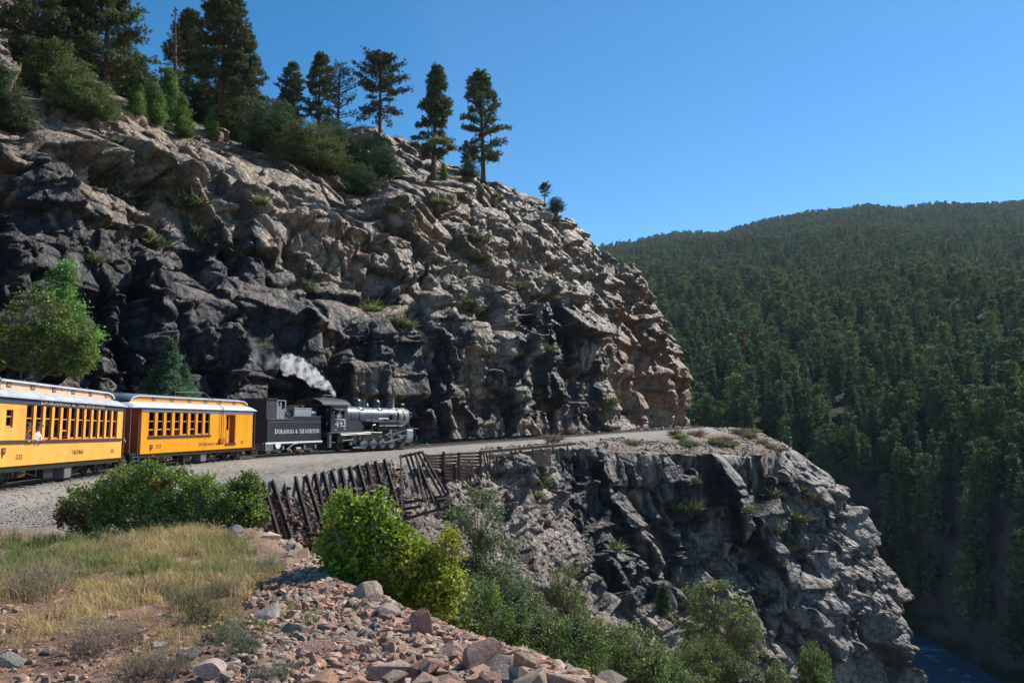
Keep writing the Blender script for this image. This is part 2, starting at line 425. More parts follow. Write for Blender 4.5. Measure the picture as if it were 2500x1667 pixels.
def build_ground():
    ny, nx = 560, 520
    y = 2.0 * np.exp(np.linspace(0, math.log(176 / 2.0), ny)) - 1.0
    u = np.linspace(-1.12, 0.62, nx)
    X = u[None, :] * (y[:, None] * .8 + 4); Y = np.repeat(y[:, None], nx, 1)
    z, r, e, ti, ei = ground_z(X, Y, True)
    P = np.stack([X, Y, z], -1).astype(np.float32)
    # scattered clods and stones as relief
    far = np.interp(Y, [0, 8, 30, 80], [0, .3, .8, 1.5])
    bed = np.abs(r) < 2.4
    f1, f2, H, D = voro(P * 5.5, 3); P[..., 2] += np.where(bed, 0, .035 * (1 - sst(0, .5, f1)) * (rnd(H, 1) > .4))
    f1, f2, H, D = voro(P * 1.6, 4); P[..., 2] += np.where(bed | (np.abs(r) < 4), 0, .10 * far * (1 - sst(.1, .55, f1)) * (rnd(H, 1) > .45))
    # colours
    q = P * .6
    soil = np.array((.24, .135, .088)); soil2 = np.array((.31, .20, .14)); grey = np.array((.26, .235, .205)); straw = np.array((.27, .22, .12))
    n = fbm(q, 4, 12)[..., None]; n2 = fbm(P * 3.3, 3, 13)[..., None]
    c = soil + (soil2 - soil) * np.clip(.5 + 1.3 * n, 0, 1)
    c = c * (1 + .35 * n2)
    g = (sst(16.5, 19.5, Y + n[..., 0] * 2.5) * (r > 0) * (e < .6)) * np.interp(Y, [0, 200], [1, 1])
    g = np.maximum(g, sst(3.4, 2.4, np.abs(r)))
    g = g * np.where(Y > 60, sst(6.5, 4.0, np.abs(r)), 1)
    gc = grey * (1 + .16 * n2) * (1 - .1 * sst(-.1, .3, n)) 
    tl = sst(1.6, .5, np.abs(np.abs(r)))[..., None] * .55
    gc = gc * (1 - tl)
    c = c * (1 - g[..., None]) + gc * g[..., None]
    sp_ = (sst(62, 75, Y) * (r > 2.5) * (1 - g))[..., None] * .8
    c = c * (1 - sp_) + sp_ * np.array((.20, .16, .13)) * (1 + .5 * n2)
    # bank behind the train is brown rubble
    bk = (sst(-3, -4.5, r) * (Y < 75))[..., None]
    c = c * (1 - bk) + bk * np.array((.17, .12, .085)) * (1 + .5 * n2)
    # grass roots tint
    gr = (sst(6.4, 8, Y) * sst(19, 16.5, Y) * sst(-.3, -1.2, e) * sst(0, .2, n[..., 0] + .1))[..., None] * .55
    c = c * (1 - gr) + straw * gr
    gu = (sst(.5, 4, e) * (Y < 60))[..., None]
    c = c * (1 - gu) + gu * np.array((.13, .09, .065))
    me = mesh_np('ground', P.reshape(-1, 3), grid_faces(ny, nx), [M['ground']], True, np.clip(c, .01, .9).reshape(-1, 3))
    tag(link('ground', me), kind='structure')
build_ground()

# ============================================================ CLIFFS
def rockify(G, sizes, seed, dark, orange, tint, ledge=(0, 5), joint=0.0, pal='warm', damp=None, gulk=2.6):
    """G (n,m,3) base surface. Displaces it along its outward normal into fractured blocks."""
    n = normals(G)
    # outward = towards the open side (camera / right)
    if (n[..., 1].mean() > 0): n = -n
    # displace along a calm, mostly horizontal direction so joints stay straight
    nd = n.copy(); nd[..., 2] *= .55
    def box_(a, w, ax):
        a = np.moveaxis(a, ax, 0); c_ = np.cumsum(np.concatenate([a[:1]] * (w + 1) + [a] + [a[-1:]] * w), 0); o_ = (c_[2 * w + 1:] - c_[:-2 * w - 1]) / (2 * w + 1); return np.moveaxis(o_, 0, ax)
    nd = box_(box_(nd, 45, 0), 22, 1); nd /= np.linalg.norm(nd, axis=-1, keepdims=True)
    P = G.astype(np.float32).copy()
    ca, sa = math.cos(joint), math.sin(joint)
    Rm = np.array([[ca, sa, 0], [-sa, ca, 0], [0, 0, 1]], np.float32)
    tl = .06
    Rt = np.array([[1, 0, 0], [0, math.cos(tl), math.sin(tl)], [0, -math.sin(tl), math.cos(tl)]], np.float32)
    Q0 = P @ Rm.T @ Rt.T
    W = np.stack([fbm(P * .11, 3, seed + 50), fbm(P * .11 + 31, 3, seed + 51), fbm(P * .11 + 77, 3, seed + 52)], -1)
    disp = np.zeros(P.shape[:2], np.float32); crack = np.zeros_like(disp); cols = []
    side = np.zeros(P.shape[:2] + (3,), np.float32)
    SETS = np.array([(.95, .1, .25), (-.55, .35, .55), (.15, -.2, -.95), (.1, .2, .95), (.5, -.4, -.35), (-.8, -.2, -.3)], np.float32)
    for k, (sx, sy, sz, amp, tiltk, cw, met) in enumerate(sizes):
        sc = np.array((sx, sy, sz), np.float32)
        Q = (Q0 + W * (.9 if k < 2 else .35)) / sc
        f1, f2, H, D = voro(Q, seed + k, met)
        r1 = rnd(H, 1) * 2 - 1
        tv = SETS[(rnd(H, 2) * 5.99).astype(int)] * (.4 + .9 * rnd(H, 5))[..., None] + .35 * (np.stack([rnd(H, 3), rnd(H, 4), rnd(H, 6)], -1) - .5)
        tilt = (tv * D).sum(-1)
        gap = (f2 - f1)
        ck = np.exp(-(gap / cw) ** 2)
        if k == 1: rough = np.where(rnd(H, 21) < .4, .4, 1.25) * np.where(rnd(cols[0][0], 22) < .3, .5, 1.0)
        d = amp * r1 * .5 + tiltk * amp * tilt - amp * (.16 if k < 2 else .3) * np.exp(-gap / (cw * 1.3)) - (.22, .16, .10, .04)[k] * ck
        if k >= 2: d = d * rough
        disp += d; crack = np.maximum(crack, ck * (1.0, 1.0, .7, .4)[k])
        cols.append((H, r1))
    if ledge[0]:
        for q_, (kk, per) in enumerate(((1.0, ledge[1]), (.16, ledge[1] * .37))):
            h = P[..., 2] + .10 * P[..., 0] - .05 * P[..., 1] + 1.0 * fbm(P * .035, 2, seed + 60 + q_) + .4 * (cols[1][1])
            ph = (h / per) % 1.0; b = np.floor(h / per).astype(np.int32)
            cell = np.floor(P[..., 0] / (9 + 5 * q_)).astype(np.int32)
            rr = rnd(_h(b, b * 0 + 3, b * 0, seed), 5) * .6 + .4 * rnd(_h(b, cell, b * 0, seed), 6)
            disp += kk * ledge[0] * (.15 + 1.1 * rr) * (.5 - ph) * sst(0, .05, ph)
    gul = fbm(P * np.array((.085, .085, .018), np.float32), 3, seed + 65)
    disp += gulk * gul - .5 * gulk * np.exp(-(gul / .045) ** 2)
    disp += .10 * fbm(P * .5, 3, seed + 70) + .05 * fbm(P * 2.3, 3, seed + 71)
    upb = n[..., 2]
    disp = disp * (1 - .55 * sst(.55, .88, upb))
    d0 = disp.copy()
    d0[1:-1] = (disp[:-2] + disp[2:] + 5 * disp[1:-1]) / 7
    disp = d0.copy(); disp[:, 1:-1] = (d0[:, :-2] + d0[:, 2:] + 5 * d0[:, 1:-1]) / 7
    if damp is not None: disp = disp * damp
    out = P + nd.astype(np.float32) * disp[..., None]
    # ---------- colour
    pals = {'warm': [(.42, .30, .20), (.34, .27, .20), (.43, .275, .175), (.26, .21, .165), (.32, .22, .145)],
            'cool': [(.33, .265, .21), (.26, .225, .195), (.36, .275, .205), (.20, .175, .155), (.29, .21, .16)]}[pal]
    pa = np.array(pals, np.float32)
    H0, H1, H2 = cols[0][0], cols[1][0], cols[min(2, len(cols) - 1)][0]
    i1 = (rnd(H1, 7) * 4.99).astype(int); i0 = (rnd(H0, 8) * 4.99).astype(int)
    c = pa[i0] * .6 + pa[i1] * .4
    c = c * .86 * (1 + .22 * (rnd(H2, 9)[..., None] - .5))
    big = fbm(out * .05 + 9, 3, seed + 80); med = fbm(out * .5, 4, seed + 81)
    c = c * (1 + .35 * med[..., None])
    # iron staining on single blocks
    og = np.clip(orange + .25 * big + .12 * (rnd(H1, 11) - .5), 0, 1)
    og = sst(.36, .66, og + .25 * (rnd(H2, 12) - .5))[..., None]
    c = c * (1 - og) + og * np.array((.27, .130, .065)) * (1 + .45 * med[..., None])
    # desert varnish and soot in vertical streaks, plus shade painted into the dark areas
    st = fbm(out * np.array((.75, .75, .10), np.float32), 4, seed + 82) + .5 * fbm(out * np.array((2.6, 2.6, .22), np.float32), 3, seed + 83)
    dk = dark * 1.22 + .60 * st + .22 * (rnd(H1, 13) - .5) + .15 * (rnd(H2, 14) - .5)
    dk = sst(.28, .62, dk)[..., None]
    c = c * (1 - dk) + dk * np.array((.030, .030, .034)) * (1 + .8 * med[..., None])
    # pale mineral runs
    pl = sst(.34, .5, fbm(out * np.array((1.6, 1.6, .14), np.float32) + 40, 3, seed + 84))[..., None] * .35 * tint
    c = c * (1 - pl) + pl * np.array((.45, .41, .35))
    # lichen / moss in a few places and dust on ledges
    nn = normals(out.astype(np.float64)); nn = nn if (nn[..., 1].mean() < 0) else -nn
    up = sst(.55, .9, nn[..., 2])[..., None]
    ms = sst(.22, .44, fbm(out * .8 + 5, 3, seed + 85))[..., None] * up
    c = c * (1 - .35 * up) + .35 * up * np.array((.30, .21, .165))
    c = c * (1 - .8 * ms) + .8 * ms * np.array((.115, .125, .05))
    c = c * (1 - .55 * np.clip(crack, 0, 1))[..., None]
    return out, np.clip(c, .008, .8), nn

def px_grid(cols):
    return np.array([[list(at(*p[:3])) + list(p[3:] if len(p) > 3 else (0., 0.)) for p in c] for c in cols])

# upper cliff: columns from left to right, rows from the foot upwards (photo x, y, distance, darkness, iron)
ROWY = [930, 829, 745, 690, 620, 550]
def ucol(pts):
    return pts
UC = [
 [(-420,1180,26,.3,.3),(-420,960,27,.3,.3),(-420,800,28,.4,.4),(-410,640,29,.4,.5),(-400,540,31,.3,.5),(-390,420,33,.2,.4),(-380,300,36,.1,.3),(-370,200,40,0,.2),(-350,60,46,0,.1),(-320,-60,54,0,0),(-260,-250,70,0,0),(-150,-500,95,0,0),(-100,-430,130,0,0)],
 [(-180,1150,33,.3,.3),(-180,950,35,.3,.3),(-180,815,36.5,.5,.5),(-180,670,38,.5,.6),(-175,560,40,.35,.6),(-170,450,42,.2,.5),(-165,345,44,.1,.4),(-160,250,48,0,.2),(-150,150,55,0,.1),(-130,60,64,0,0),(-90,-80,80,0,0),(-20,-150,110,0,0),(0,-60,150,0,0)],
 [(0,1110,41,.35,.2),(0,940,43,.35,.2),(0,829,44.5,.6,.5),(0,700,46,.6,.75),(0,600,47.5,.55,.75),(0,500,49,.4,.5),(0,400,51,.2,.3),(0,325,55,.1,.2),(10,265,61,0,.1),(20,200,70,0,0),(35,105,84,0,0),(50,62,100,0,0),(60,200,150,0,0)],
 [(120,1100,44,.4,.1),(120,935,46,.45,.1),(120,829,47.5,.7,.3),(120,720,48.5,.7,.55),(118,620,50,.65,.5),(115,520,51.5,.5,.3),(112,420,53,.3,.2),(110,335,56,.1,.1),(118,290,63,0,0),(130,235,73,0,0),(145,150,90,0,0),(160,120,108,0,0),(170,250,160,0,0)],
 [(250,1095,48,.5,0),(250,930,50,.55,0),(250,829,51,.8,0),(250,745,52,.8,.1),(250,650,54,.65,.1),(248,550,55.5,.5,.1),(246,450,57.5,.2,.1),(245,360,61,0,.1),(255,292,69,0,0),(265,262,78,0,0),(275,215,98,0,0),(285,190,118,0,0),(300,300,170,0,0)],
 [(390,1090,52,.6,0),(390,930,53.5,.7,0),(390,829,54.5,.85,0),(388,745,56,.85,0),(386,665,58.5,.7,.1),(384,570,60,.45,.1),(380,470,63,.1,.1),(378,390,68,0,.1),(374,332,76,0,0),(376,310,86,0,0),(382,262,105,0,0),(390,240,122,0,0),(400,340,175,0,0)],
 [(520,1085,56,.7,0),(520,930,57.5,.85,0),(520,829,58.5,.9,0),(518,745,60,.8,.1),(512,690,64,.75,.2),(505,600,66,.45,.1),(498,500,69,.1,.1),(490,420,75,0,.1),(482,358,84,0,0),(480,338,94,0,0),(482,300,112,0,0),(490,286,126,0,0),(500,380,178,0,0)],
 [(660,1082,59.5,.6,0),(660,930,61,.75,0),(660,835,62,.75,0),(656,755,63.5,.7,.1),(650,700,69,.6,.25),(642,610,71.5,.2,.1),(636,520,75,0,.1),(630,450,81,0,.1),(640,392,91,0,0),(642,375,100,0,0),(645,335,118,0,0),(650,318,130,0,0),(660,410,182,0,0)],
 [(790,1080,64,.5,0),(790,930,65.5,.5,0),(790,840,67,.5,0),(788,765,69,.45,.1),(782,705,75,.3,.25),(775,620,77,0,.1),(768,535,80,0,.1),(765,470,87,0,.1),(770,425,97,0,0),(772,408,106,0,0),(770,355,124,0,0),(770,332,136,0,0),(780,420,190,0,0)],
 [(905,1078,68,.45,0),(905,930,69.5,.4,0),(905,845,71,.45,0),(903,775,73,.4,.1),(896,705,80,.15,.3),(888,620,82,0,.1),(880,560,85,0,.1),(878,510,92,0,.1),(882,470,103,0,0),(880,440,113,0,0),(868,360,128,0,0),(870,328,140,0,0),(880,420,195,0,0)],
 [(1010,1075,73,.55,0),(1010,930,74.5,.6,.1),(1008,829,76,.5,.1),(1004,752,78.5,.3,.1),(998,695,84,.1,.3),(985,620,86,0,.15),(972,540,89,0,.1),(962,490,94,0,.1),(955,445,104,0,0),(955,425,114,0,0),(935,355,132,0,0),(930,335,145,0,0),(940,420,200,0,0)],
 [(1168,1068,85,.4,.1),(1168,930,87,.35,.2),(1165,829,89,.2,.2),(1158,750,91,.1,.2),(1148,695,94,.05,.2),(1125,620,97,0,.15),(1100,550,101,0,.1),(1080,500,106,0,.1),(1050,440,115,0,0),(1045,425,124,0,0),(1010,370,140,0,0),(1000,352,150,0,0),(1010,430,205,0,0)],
 [(1340,1060,103,.45,.1),(1340,930,105,.6,.1),(1332,829,107,.7,.1),(1320,750,109,.45,.1),(1300,685,112,.1,.2),(1262,612,115,0,.2),(1220,545,119,0,.15),(1180,490,123,0,.1),(1130,438,130,0,0),(1120,430,136,0,0),(1085,405,146,0,0),(1070,396,154,0,0),(1070,450,210,0,0)],
 [(1450,1054,115,.4,.1),(1450,930,117,.35,.2),(1442,829,119,.3,.2),(1425,750,121,.15,.2),(1400,680,124,.1,.25),(1350,610,127,0,.2),(1300,550,130,0,.2),(1255,500,133,0,.1),(1180,445,139,0,0),(1165,437,143,0,0),(1135,426,150,0,0),(1125,424,157,0,0),(1110,470,212,0,0)],
 [(1545,1049,127,.2,.4),(1543,930,129,.2,.5),(1535,829,131,.2,.5),(1515,750,133,.15,.4),(1480,680,135,.1,.4),(1425,610,137,0,.3),(1370,550,139,0,.2),(1310,500,141,0,.2),(1225,455,145,0,.1),(1200,447,148,0,0),(1180,444,153,0,0),(1170,450,160,0,0),(1150,500,214,0,0)],
 [(1625,1045,138,.1,.6),(1622,925,140,.1,.75),(1608,829,141,.1,.7),(1575,750,142,.1,.6),(1542,680,143,.1,.5),(1475,612,144,0,.3),(1410,556,145,0,.3),(1345,508,146,0,.2),(1250,462,149,0,.1),(1235,458,152,0,0),(1215,462,156,0,0),(1200,480,162,0,0),(1170,560,216,0,0)],
 [(1672,1042,146,.1,.6),(1660,920,147,.1,.7),(1644,829,148,.1,.6),(1602,742,148,.1,.5),(1566,674,149,.1,.4),(1490,612,150,0,.3),(1424,560,150,0,.3),(1360,512,151,0,.2),(1268,466,153,0,.1),(1255,468,155,0,0),(1240,490,159,0,0),(1220,520,166,0,0),(1190,600,218,0,0)],
 [(1690,1040,158,.1,.5),(1668,925,158,.1,.5),(1640,840,159,.1,.5),(1600,760,160,.1,.5),(1550,690,161,.1,.4),(1480,640,162,0,.3),(1420,590,163,0,.3),(1350,550,164,0,.2),(1270,520,166,0,.1),(1255,520,168,0,0),(1240,545,171,0,0),(1220,580,178,0,0),(1190,660,225,0,0)],
 [(1600,1040,185,.1,.5),(1600,940,186,.1,.5),(1570,860,187,.1,.5),(1530,790,188,.1,.5),(1490,730,189,.1,.4),(1430,690,190,0,.3),(1370,650,191,0,.3),(1310,610,192,0,.2),(1240,580,194,0,.1),(1230,585,196,0,0),(1210,600,199,0,0),(1200,640,205,0,0),(1170,720,240,0,0)],
]
C = px_grid(UC)
G = resample(C, 0.00168, 0.00165)
print('upper cliff grid', G.shape, round(time.time() - T0, 1))
BIG = [(7.5, 7.0, 13.0, 1.6, 2.0, .035, 'c'), (4.3, 4.0, 6.2, .9, 2.2, .04, 'c'), (1.8, 1.6, 2.1, .30, 2.2, .05, 'c'), (.7, .7, .5, .09, 2.2, .07, 'c')]
G[..., 0] -= 1.0 * sst(.7, .85, np.linspace(0, 1, G.shape[0]))[:, None]
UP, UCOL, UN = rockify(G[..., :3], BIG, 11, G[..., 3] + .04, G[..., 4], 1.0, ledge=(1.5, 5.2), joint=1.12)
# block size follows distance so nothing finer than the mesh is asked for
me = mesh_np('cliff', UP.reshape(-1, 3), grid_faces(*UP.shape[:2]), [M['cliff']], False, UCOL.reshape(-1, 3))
tag(link('cliff', me), kind='structure')

LC = [
 [(690,1177,39.8,.2,.1),(705,1215,39.7,.2,.2),(725,1262,39.2,.1,.3),(750,1315,38.5,.2,.2),(780,1370,36.5,.3,.1),(810,1440,31,.4,0),(830,1540,27,.4,0),(840,1700,23,.4,0)],
 [(850,1146,45.5,.2,.1),(865,1190,45.2,.2,.2),(885,1240,44.7,.2,.2),(905,1300,43.8,.3,.1),(925,1370,41,.4,0),(940,1450,36,.4,0),(955,1560,29,.4,0),(965,1720,25,.4,0)],
 [(1000,1124,53,.2,.1),(1010,1170,52.6,.2,.1),(1025,1230,51.8,.2,.1),(1045,1300,49,.3,0),(1065,1380,44.5,.4,0),(1085,1470,38,.4,0),(1105,1590,33,.4,0),(1120,1760,28,.4,0)],
 [(1110,1114,61,.2,.1),(1125,1160,60.2,.2,.1),(1150,1215,58.2,.2,.1),(1170,1280,53,.2,0),(1195,1360,50,.3,0),(1215,1450,46,.3,0),(1235,1570,41,.3,0),(1250,1750,35,.3,0)],
 [(1215,1108,69,.15,.1),(1230,1155,67,0,.2),(1250,1215,64.5,.0,.1),(1275,1285,62,.1,0),(1305,1370,59,.2,0),(1330,1460,55,.1,0),(1360,1580,50,.1,0),(1380,1760,44,.1,0)],
 [(1310,1100,76,.2,.1),(1325,1160,74.5,.1,.1),(1350,1225,73,.1,.1),(1385,1300,71,.1,0),(1420,1380,68,.2,0),(1450,1465,65,.15,0),(1480,1580,60,.1,0),(1500,1760,54,.1,0)],
 [(1400,1094,83.5,.35,0),(1410,1160,83,.6,0),(1425,1230,82,.75,0),(1450,1310,80.5,.75,0),(1480,1390,78,.6,0),(1510,1480,75,.4,0),(1545,1590,70,.2,0),(1565,1760,64,.2,0)],
 [(1500,1103,90,.25,0),(1508,1165,89.5,.3,0),(1520,1240,89,.4,0),(1545,1320,87.5,.45,0),(1575,1400,85.5,.5,0),(1605,1490,83,.35,0),(1640,1600,78,.2,0),(1660,1770,72,.2,0)],
 [(1600,1107,96,.25,0),(1608,1170,95.5,.35,.1),(1620,1245,95,.35,0),(1640,1325,94,.35,0),(1665,1405,92,.35,0),(1690,1495,90,.25,0),(1720,1605,86,.15,0),(1740,1780,80,.1,0)],
 [(1700,1111,101,.3,.2),(1708,1175,101,.5,.3),(1722,1250,100.5,.4,.1),(1742,1330,99.5,.3,0),(1765,1410,98,.25,0),(1790,1500,95.5,.2,0),(1815,1610,92,.1,0),(1830,1790,87,.1,0)],
 [(1800,1115,106,.2,.3),(1812,1180,106,.4,.3),(1828,1255,105.5,.3,.2),(1850,1335,104.5,.25,.1),(1872,1415,103,.2,0),(1895,1505,101,.15,0),(1915,1615,98,.1,0),(1930,1800,94,.1,0)],
 [(1890,1116,112,.1,.2),(1925,1185,111,.2,.2),(1950,1260,110,.25,.2),(1975,1340,109,.25,.1),(2000,1420,107.5,.2,0),(2020,1510,105.5,.1,.1),(2035,1620,103,.1,.1),(2050,1810,99,.1,0)],
 [(1948,1105,120,.1,.2),(2010,1178,116.5,.1,.2),(2052,1255,115,.15,.2),(2085,1335,113.5,.15,.1),(2115,1420,112,.15,0),(2135,1510,110,.1,.2),(2145,1620,108,.05,.3),(2155,1820,104,.1,.1)],
 [(1960,1103,128,.1,.2),(2050,1178,123,.05,.2),(2105,1252,120,.1,.3),(2138,1335,118,.1,.2),(2174,1418,117,.1,.2),(2205,1505,115,.05,.4),(2216,1610,113,.05,.5),(2224,1820,109,.1,.2)],
 [(1950,1110,137,.1,.2),(2040,1185,133,.1,.2),(2100,1262,130,.1,.3),(2136,1345,128,.1,.2),(2172,1428,127,.1,.2),(2203,1515,125,.1,.4),(2214,1620,123,.1,.4),(2222,1830,119,.1,.2)],
 [(1880,1090,160,.1,.2),(1940,1180,158,.1,.2),(1990,1262,156,.1,.3),(2030,1345,154,.1,.2),(2070,1428,152,.1,.2),(2100,1515,150,.1,.4),(2120,1620,148,.1,.4),(2140,1830,144,.1,.2)],
]
C = px_grid(LC)
C = np.concatenate([C[:, :1] + np.array([0, 3.2, -.15, 0, 0]), C], 1)     # tuck the rim under the gravel
G = resample(C, 0.0019, 0.0017)
print('lower cliff grid', G.shape)
LOW = [(8.0, 7.0, 13.0, 1.9, 2.0, .035, 'c'), (4.2, 3.6, 6.2, .9, 2.2, .04, 'c'), (1.7, 1.5, 2.1, .28, 2.2, .05, 'c'), (.6, .6, .45, .08, 2.2, .07, 'c')]
dscale = None
vv = np.linspace(0, 1, G.shape[1])[None, :] * np.ones((G.shape[0], 1))
uu = np.linspace(0, 1, G.shape[0])[:, None] * np.ones((1, G.shape[1]))
G[..., 2] -= .8 * (1 - sst(.1, .4, uu)) * sst(0, .06, vv)
G[..., 1] += 1.3 * (1 - sst(.14, .26, uu)) * (1 - sst(.3, .6, vv))
G[..., 0] -= 1.1 * sst(.6, .8, uu)
LP, LCOL, LN = rockify(G[..., :3], LOW, 41, G[..., 3] + .08, G[..., 4], 1.0, ledge=(1.0, 4.2), joint=.9, pal='cool', damp=sst(.0, .2, vv) * np.clip(.12 + .88 * sst(.12, .42, uu), 0, 1), gulk=1.2)
me = mesh_np('lower_cliff', LP.reshape(-1, 3), grid_faces(*LP.shape[:2]), [M['cliff']], False, LCOL.reshape(-1, 3))
tag(link('lower_cliff', me), kind='structure')
print('cliffs', round(time.time() - T0, 1))

# ============================================================ FAR CANYON SIDE, RIVER, FOREST
def frow(px, ridge, far, k=1.0, yf=1550, zf=236):
    """one column of the far side: river foot, steep gorge wall, long slope up to the ridge"""
    pts = [(px, 1900, zf - 40), (px, yf, zf)]
    g = [(1470, 16), (1380, 24), (1260, 33), (1150, 46), (1060, 66), (960, 112), (860, 205), (770, 340), (690, 540)]
    pts += [(px, y + (yf - 1550) * sst(1250, 1550, y), zf + d * k) for y, d in g]
    pts += [(px, 690 + (ridge - 690) * .45, 1040 * k), (px, 690 + (ridge - 690) * .8, 1450 * k), (px, ridge, far), (px, ridge + 60, far * 1.5)]
    return pts
FC = [frow(1250, 652, 2600, 1.35), frow(1400, 628, 2600, 1.2), frow(1560, 606, 2600, 1.08), frow(1720, 592, 2450, 1.0), frow(1880, 560, 2150, .97), frow(2040, 542, 2050, .95), frow(2200, 534, 2000, .95),
      frow(2350, 530, 1950, .96, 1620, 207), frow(2500, 526, 1900, .98, 1730, 178)]
Cf = px_grid(FC)
# river bed must be level: force feet of the slope down to the water
WZ = -58.0
for c in Cf:
    c[0, 2] = WZ - 12; c[1, 2] = min(c[1, 2], WZ - 1)
ext = []  # unseen slope right of view, raised to throw shade into the gorge
last = Cf[-1]
for k, (dx, up) in enumerate(((18, 14), (45, 50), (90, 100), (170, 140), (330, 150), (700, 160))):
    c = last.copy(); c[:, 0] += dx * (1 + .0012 * (c[:, 1] - 150) * 3)
    lo = np.clip((430 - c[:, 1]) / 200, 0, 1); hi = 1 - lo
    c[:, 2] = c[:, 2] + lo * up + hi * up * .25
    ext.append(c)
Cf = np.concatenate([Cf, np.array(ext)])
# left end: the rock of the opposite bank
G = resample(Cf, .011, .009)[..., :3]
Pn = G.astype(np.float32)
dist = Pn[..., 1]
amp = np.interp(dist, [150, 300, 700, 2000], [2.0, 7, 22, 20])
rid = fbm(Pn * np.array((.0065, .0038, 0), np.float32), 4, 91) 
rid2 = 1 - 2 * np.abs(fbm(Pn * np.array((.012, .004, 0), np.float32) + 5, 3, 92))
edge_keep = np.interp(dist, [150, 260], [0.2, 1])
G[..., 2] += amp * (rid * 1.1 + (rid2 - .6) * .35) * edge_keep
G[..., 2] += 1.2 * fbm(Pn * .08, 4, 93) * np.interp(dist, [150, 400], [2.2, .8])
Pn = G.astype(np.float32); nw = sst(330, 250, Pn[..., 1]) * sst(WZ - 2, WZ + 16, Pn[..., 2])
for (s_, a_) in ((14., 5.0), (6., 2.2)):
    f1, f2, H, D = voro((Pn + 3 * fbm(Pn * .05, 2, 8)[..., None]) / s_, 95, 'c'); dd_ = a_ * (rnd(H, 1) - .5) + a_ * .8 * (D * np.array((.6, -.3, .8), np.float32)).sum(-1)
    G[..., 1] -= nw * dd_; G[..., 0] -= nw * .4 * dd_
FG = G
nf = normals(G); nf = nf if nf[..., 2].mean() > 0 else -nf
steep = sst(.8, .6, nf[..., 2])[..., None]
c = np.array((.022, .030, .016)) * (1 + .4 * fbm(Pn * .02, 3, 94)[..., None])
c = c * (1 - steep) + steep * np.array((.085, .072, .062))
bare = sst(.25, .4, fbm(Pn * .012 + 3, 3, 95))[..., None] * .15
c = c * (1 - bare) + bare * np.array((.13, .10, .055))
asp = (sst(1500, 1900, Pn[..., 1]) * sst(560, 380, Pn[..., 0]))[..., None] * .8
c = c * (1 - asp) + asp * np.array((.17, .15, .06))
me = mesh_np('far_hillside', G.reshape(-1, 3), grid_faces(*G.shape[:2]), [M['far']], True, np.clip(c, .01, 1).reshape(-1, 3))
tag(link('far_hillside', me), kind='structure')

# river
m = mat('river_water', (.012, .05, .075), .18, noise=(.25, .5)); 
t = m.node_tree; b = t.nodes['Principled BSDF']
tc = t.nodes.new('ShaderNodeTexCoord'); n1 = t.nodes.new('ShaderNodeTexNoise'); n1.inputs['Scale'].default_value = .8; n1.inputs['Detail'].default_value = 7
t.links.new(tc.outputs['Object'], n1.inputs['Vector'])
bp = t.nodes.new('ShaderNodeBump'); bp.inputs['Distance'].default_value = .5; bp.inputs['Strength'].default_value = .8
t.links.new(n1.outputs[0], bp.inputs['Height']); t.links.new(bp.outputs[0], b.inputs['Normal'])
n3 = t.nodes.new('ShaderNodeTexNoise'); n3.inputs['Scale'].default_value = .16; n3.inputs['Detail'].default_value = 9; n3.inputs['Roughness'].default_value = .7
t.links.new(tc.outputs['Object'], n3.inputs['Vector'])
mr = t.nodes.new('ShaderNodeMapRange'); mr.inputs['From Min'].default_value = .55; mr.inputs['From Max'].default_value = .66; t.links.new(n3.outputs[0], mr.inputs[0])
mx = t.nodes.new('ShaderNodeMix'); mx.data_type = 'RGBA'; t.links.new(mr.outputs[0], mx.inputs[0])
mx.inputs[6].default_value = (.022, .085, .13, 1); mx.inputs[7].default_value = (.30, .42, .48, 1)
t.links.new(mx.outputs[2], b.inputs['Base Color'])
V = np.array([(-60, 60, WZ), (260, 60, WZ), (420, 460, WZ), (-60, 460, WZ)], float)
gx, gy = np.meshgrid(np.linspace(-80, 330, 120), np.linspace(60, 420, 110), indexing='ij')
Pw = np.stack([gx, gy, np.full_like(gx, WZ)], -1).astype(np.float32)
Pw[..., 2] += .25 * fbm(Pw * .22, 3, 7)
me = mesh_np('river', Pw.reshape(-1, 3), grid_faces(120, 110), [m], True)
tag(link('river', me), kind='structure')
print('terrain', round(time.time() - T0, 1))
# ============================================================ LETTERING (own stroke alphabet with serifs)
def arc(cx, cy, rx, ry, a0, a1, n=10):
    return [(cx + rx * math.cos(R(a0 + (a1 - a0) * i / n)), cy + ry * math.sin(R(a0 + (a1 - a0) * i / n))) for i in range(n + 1)]
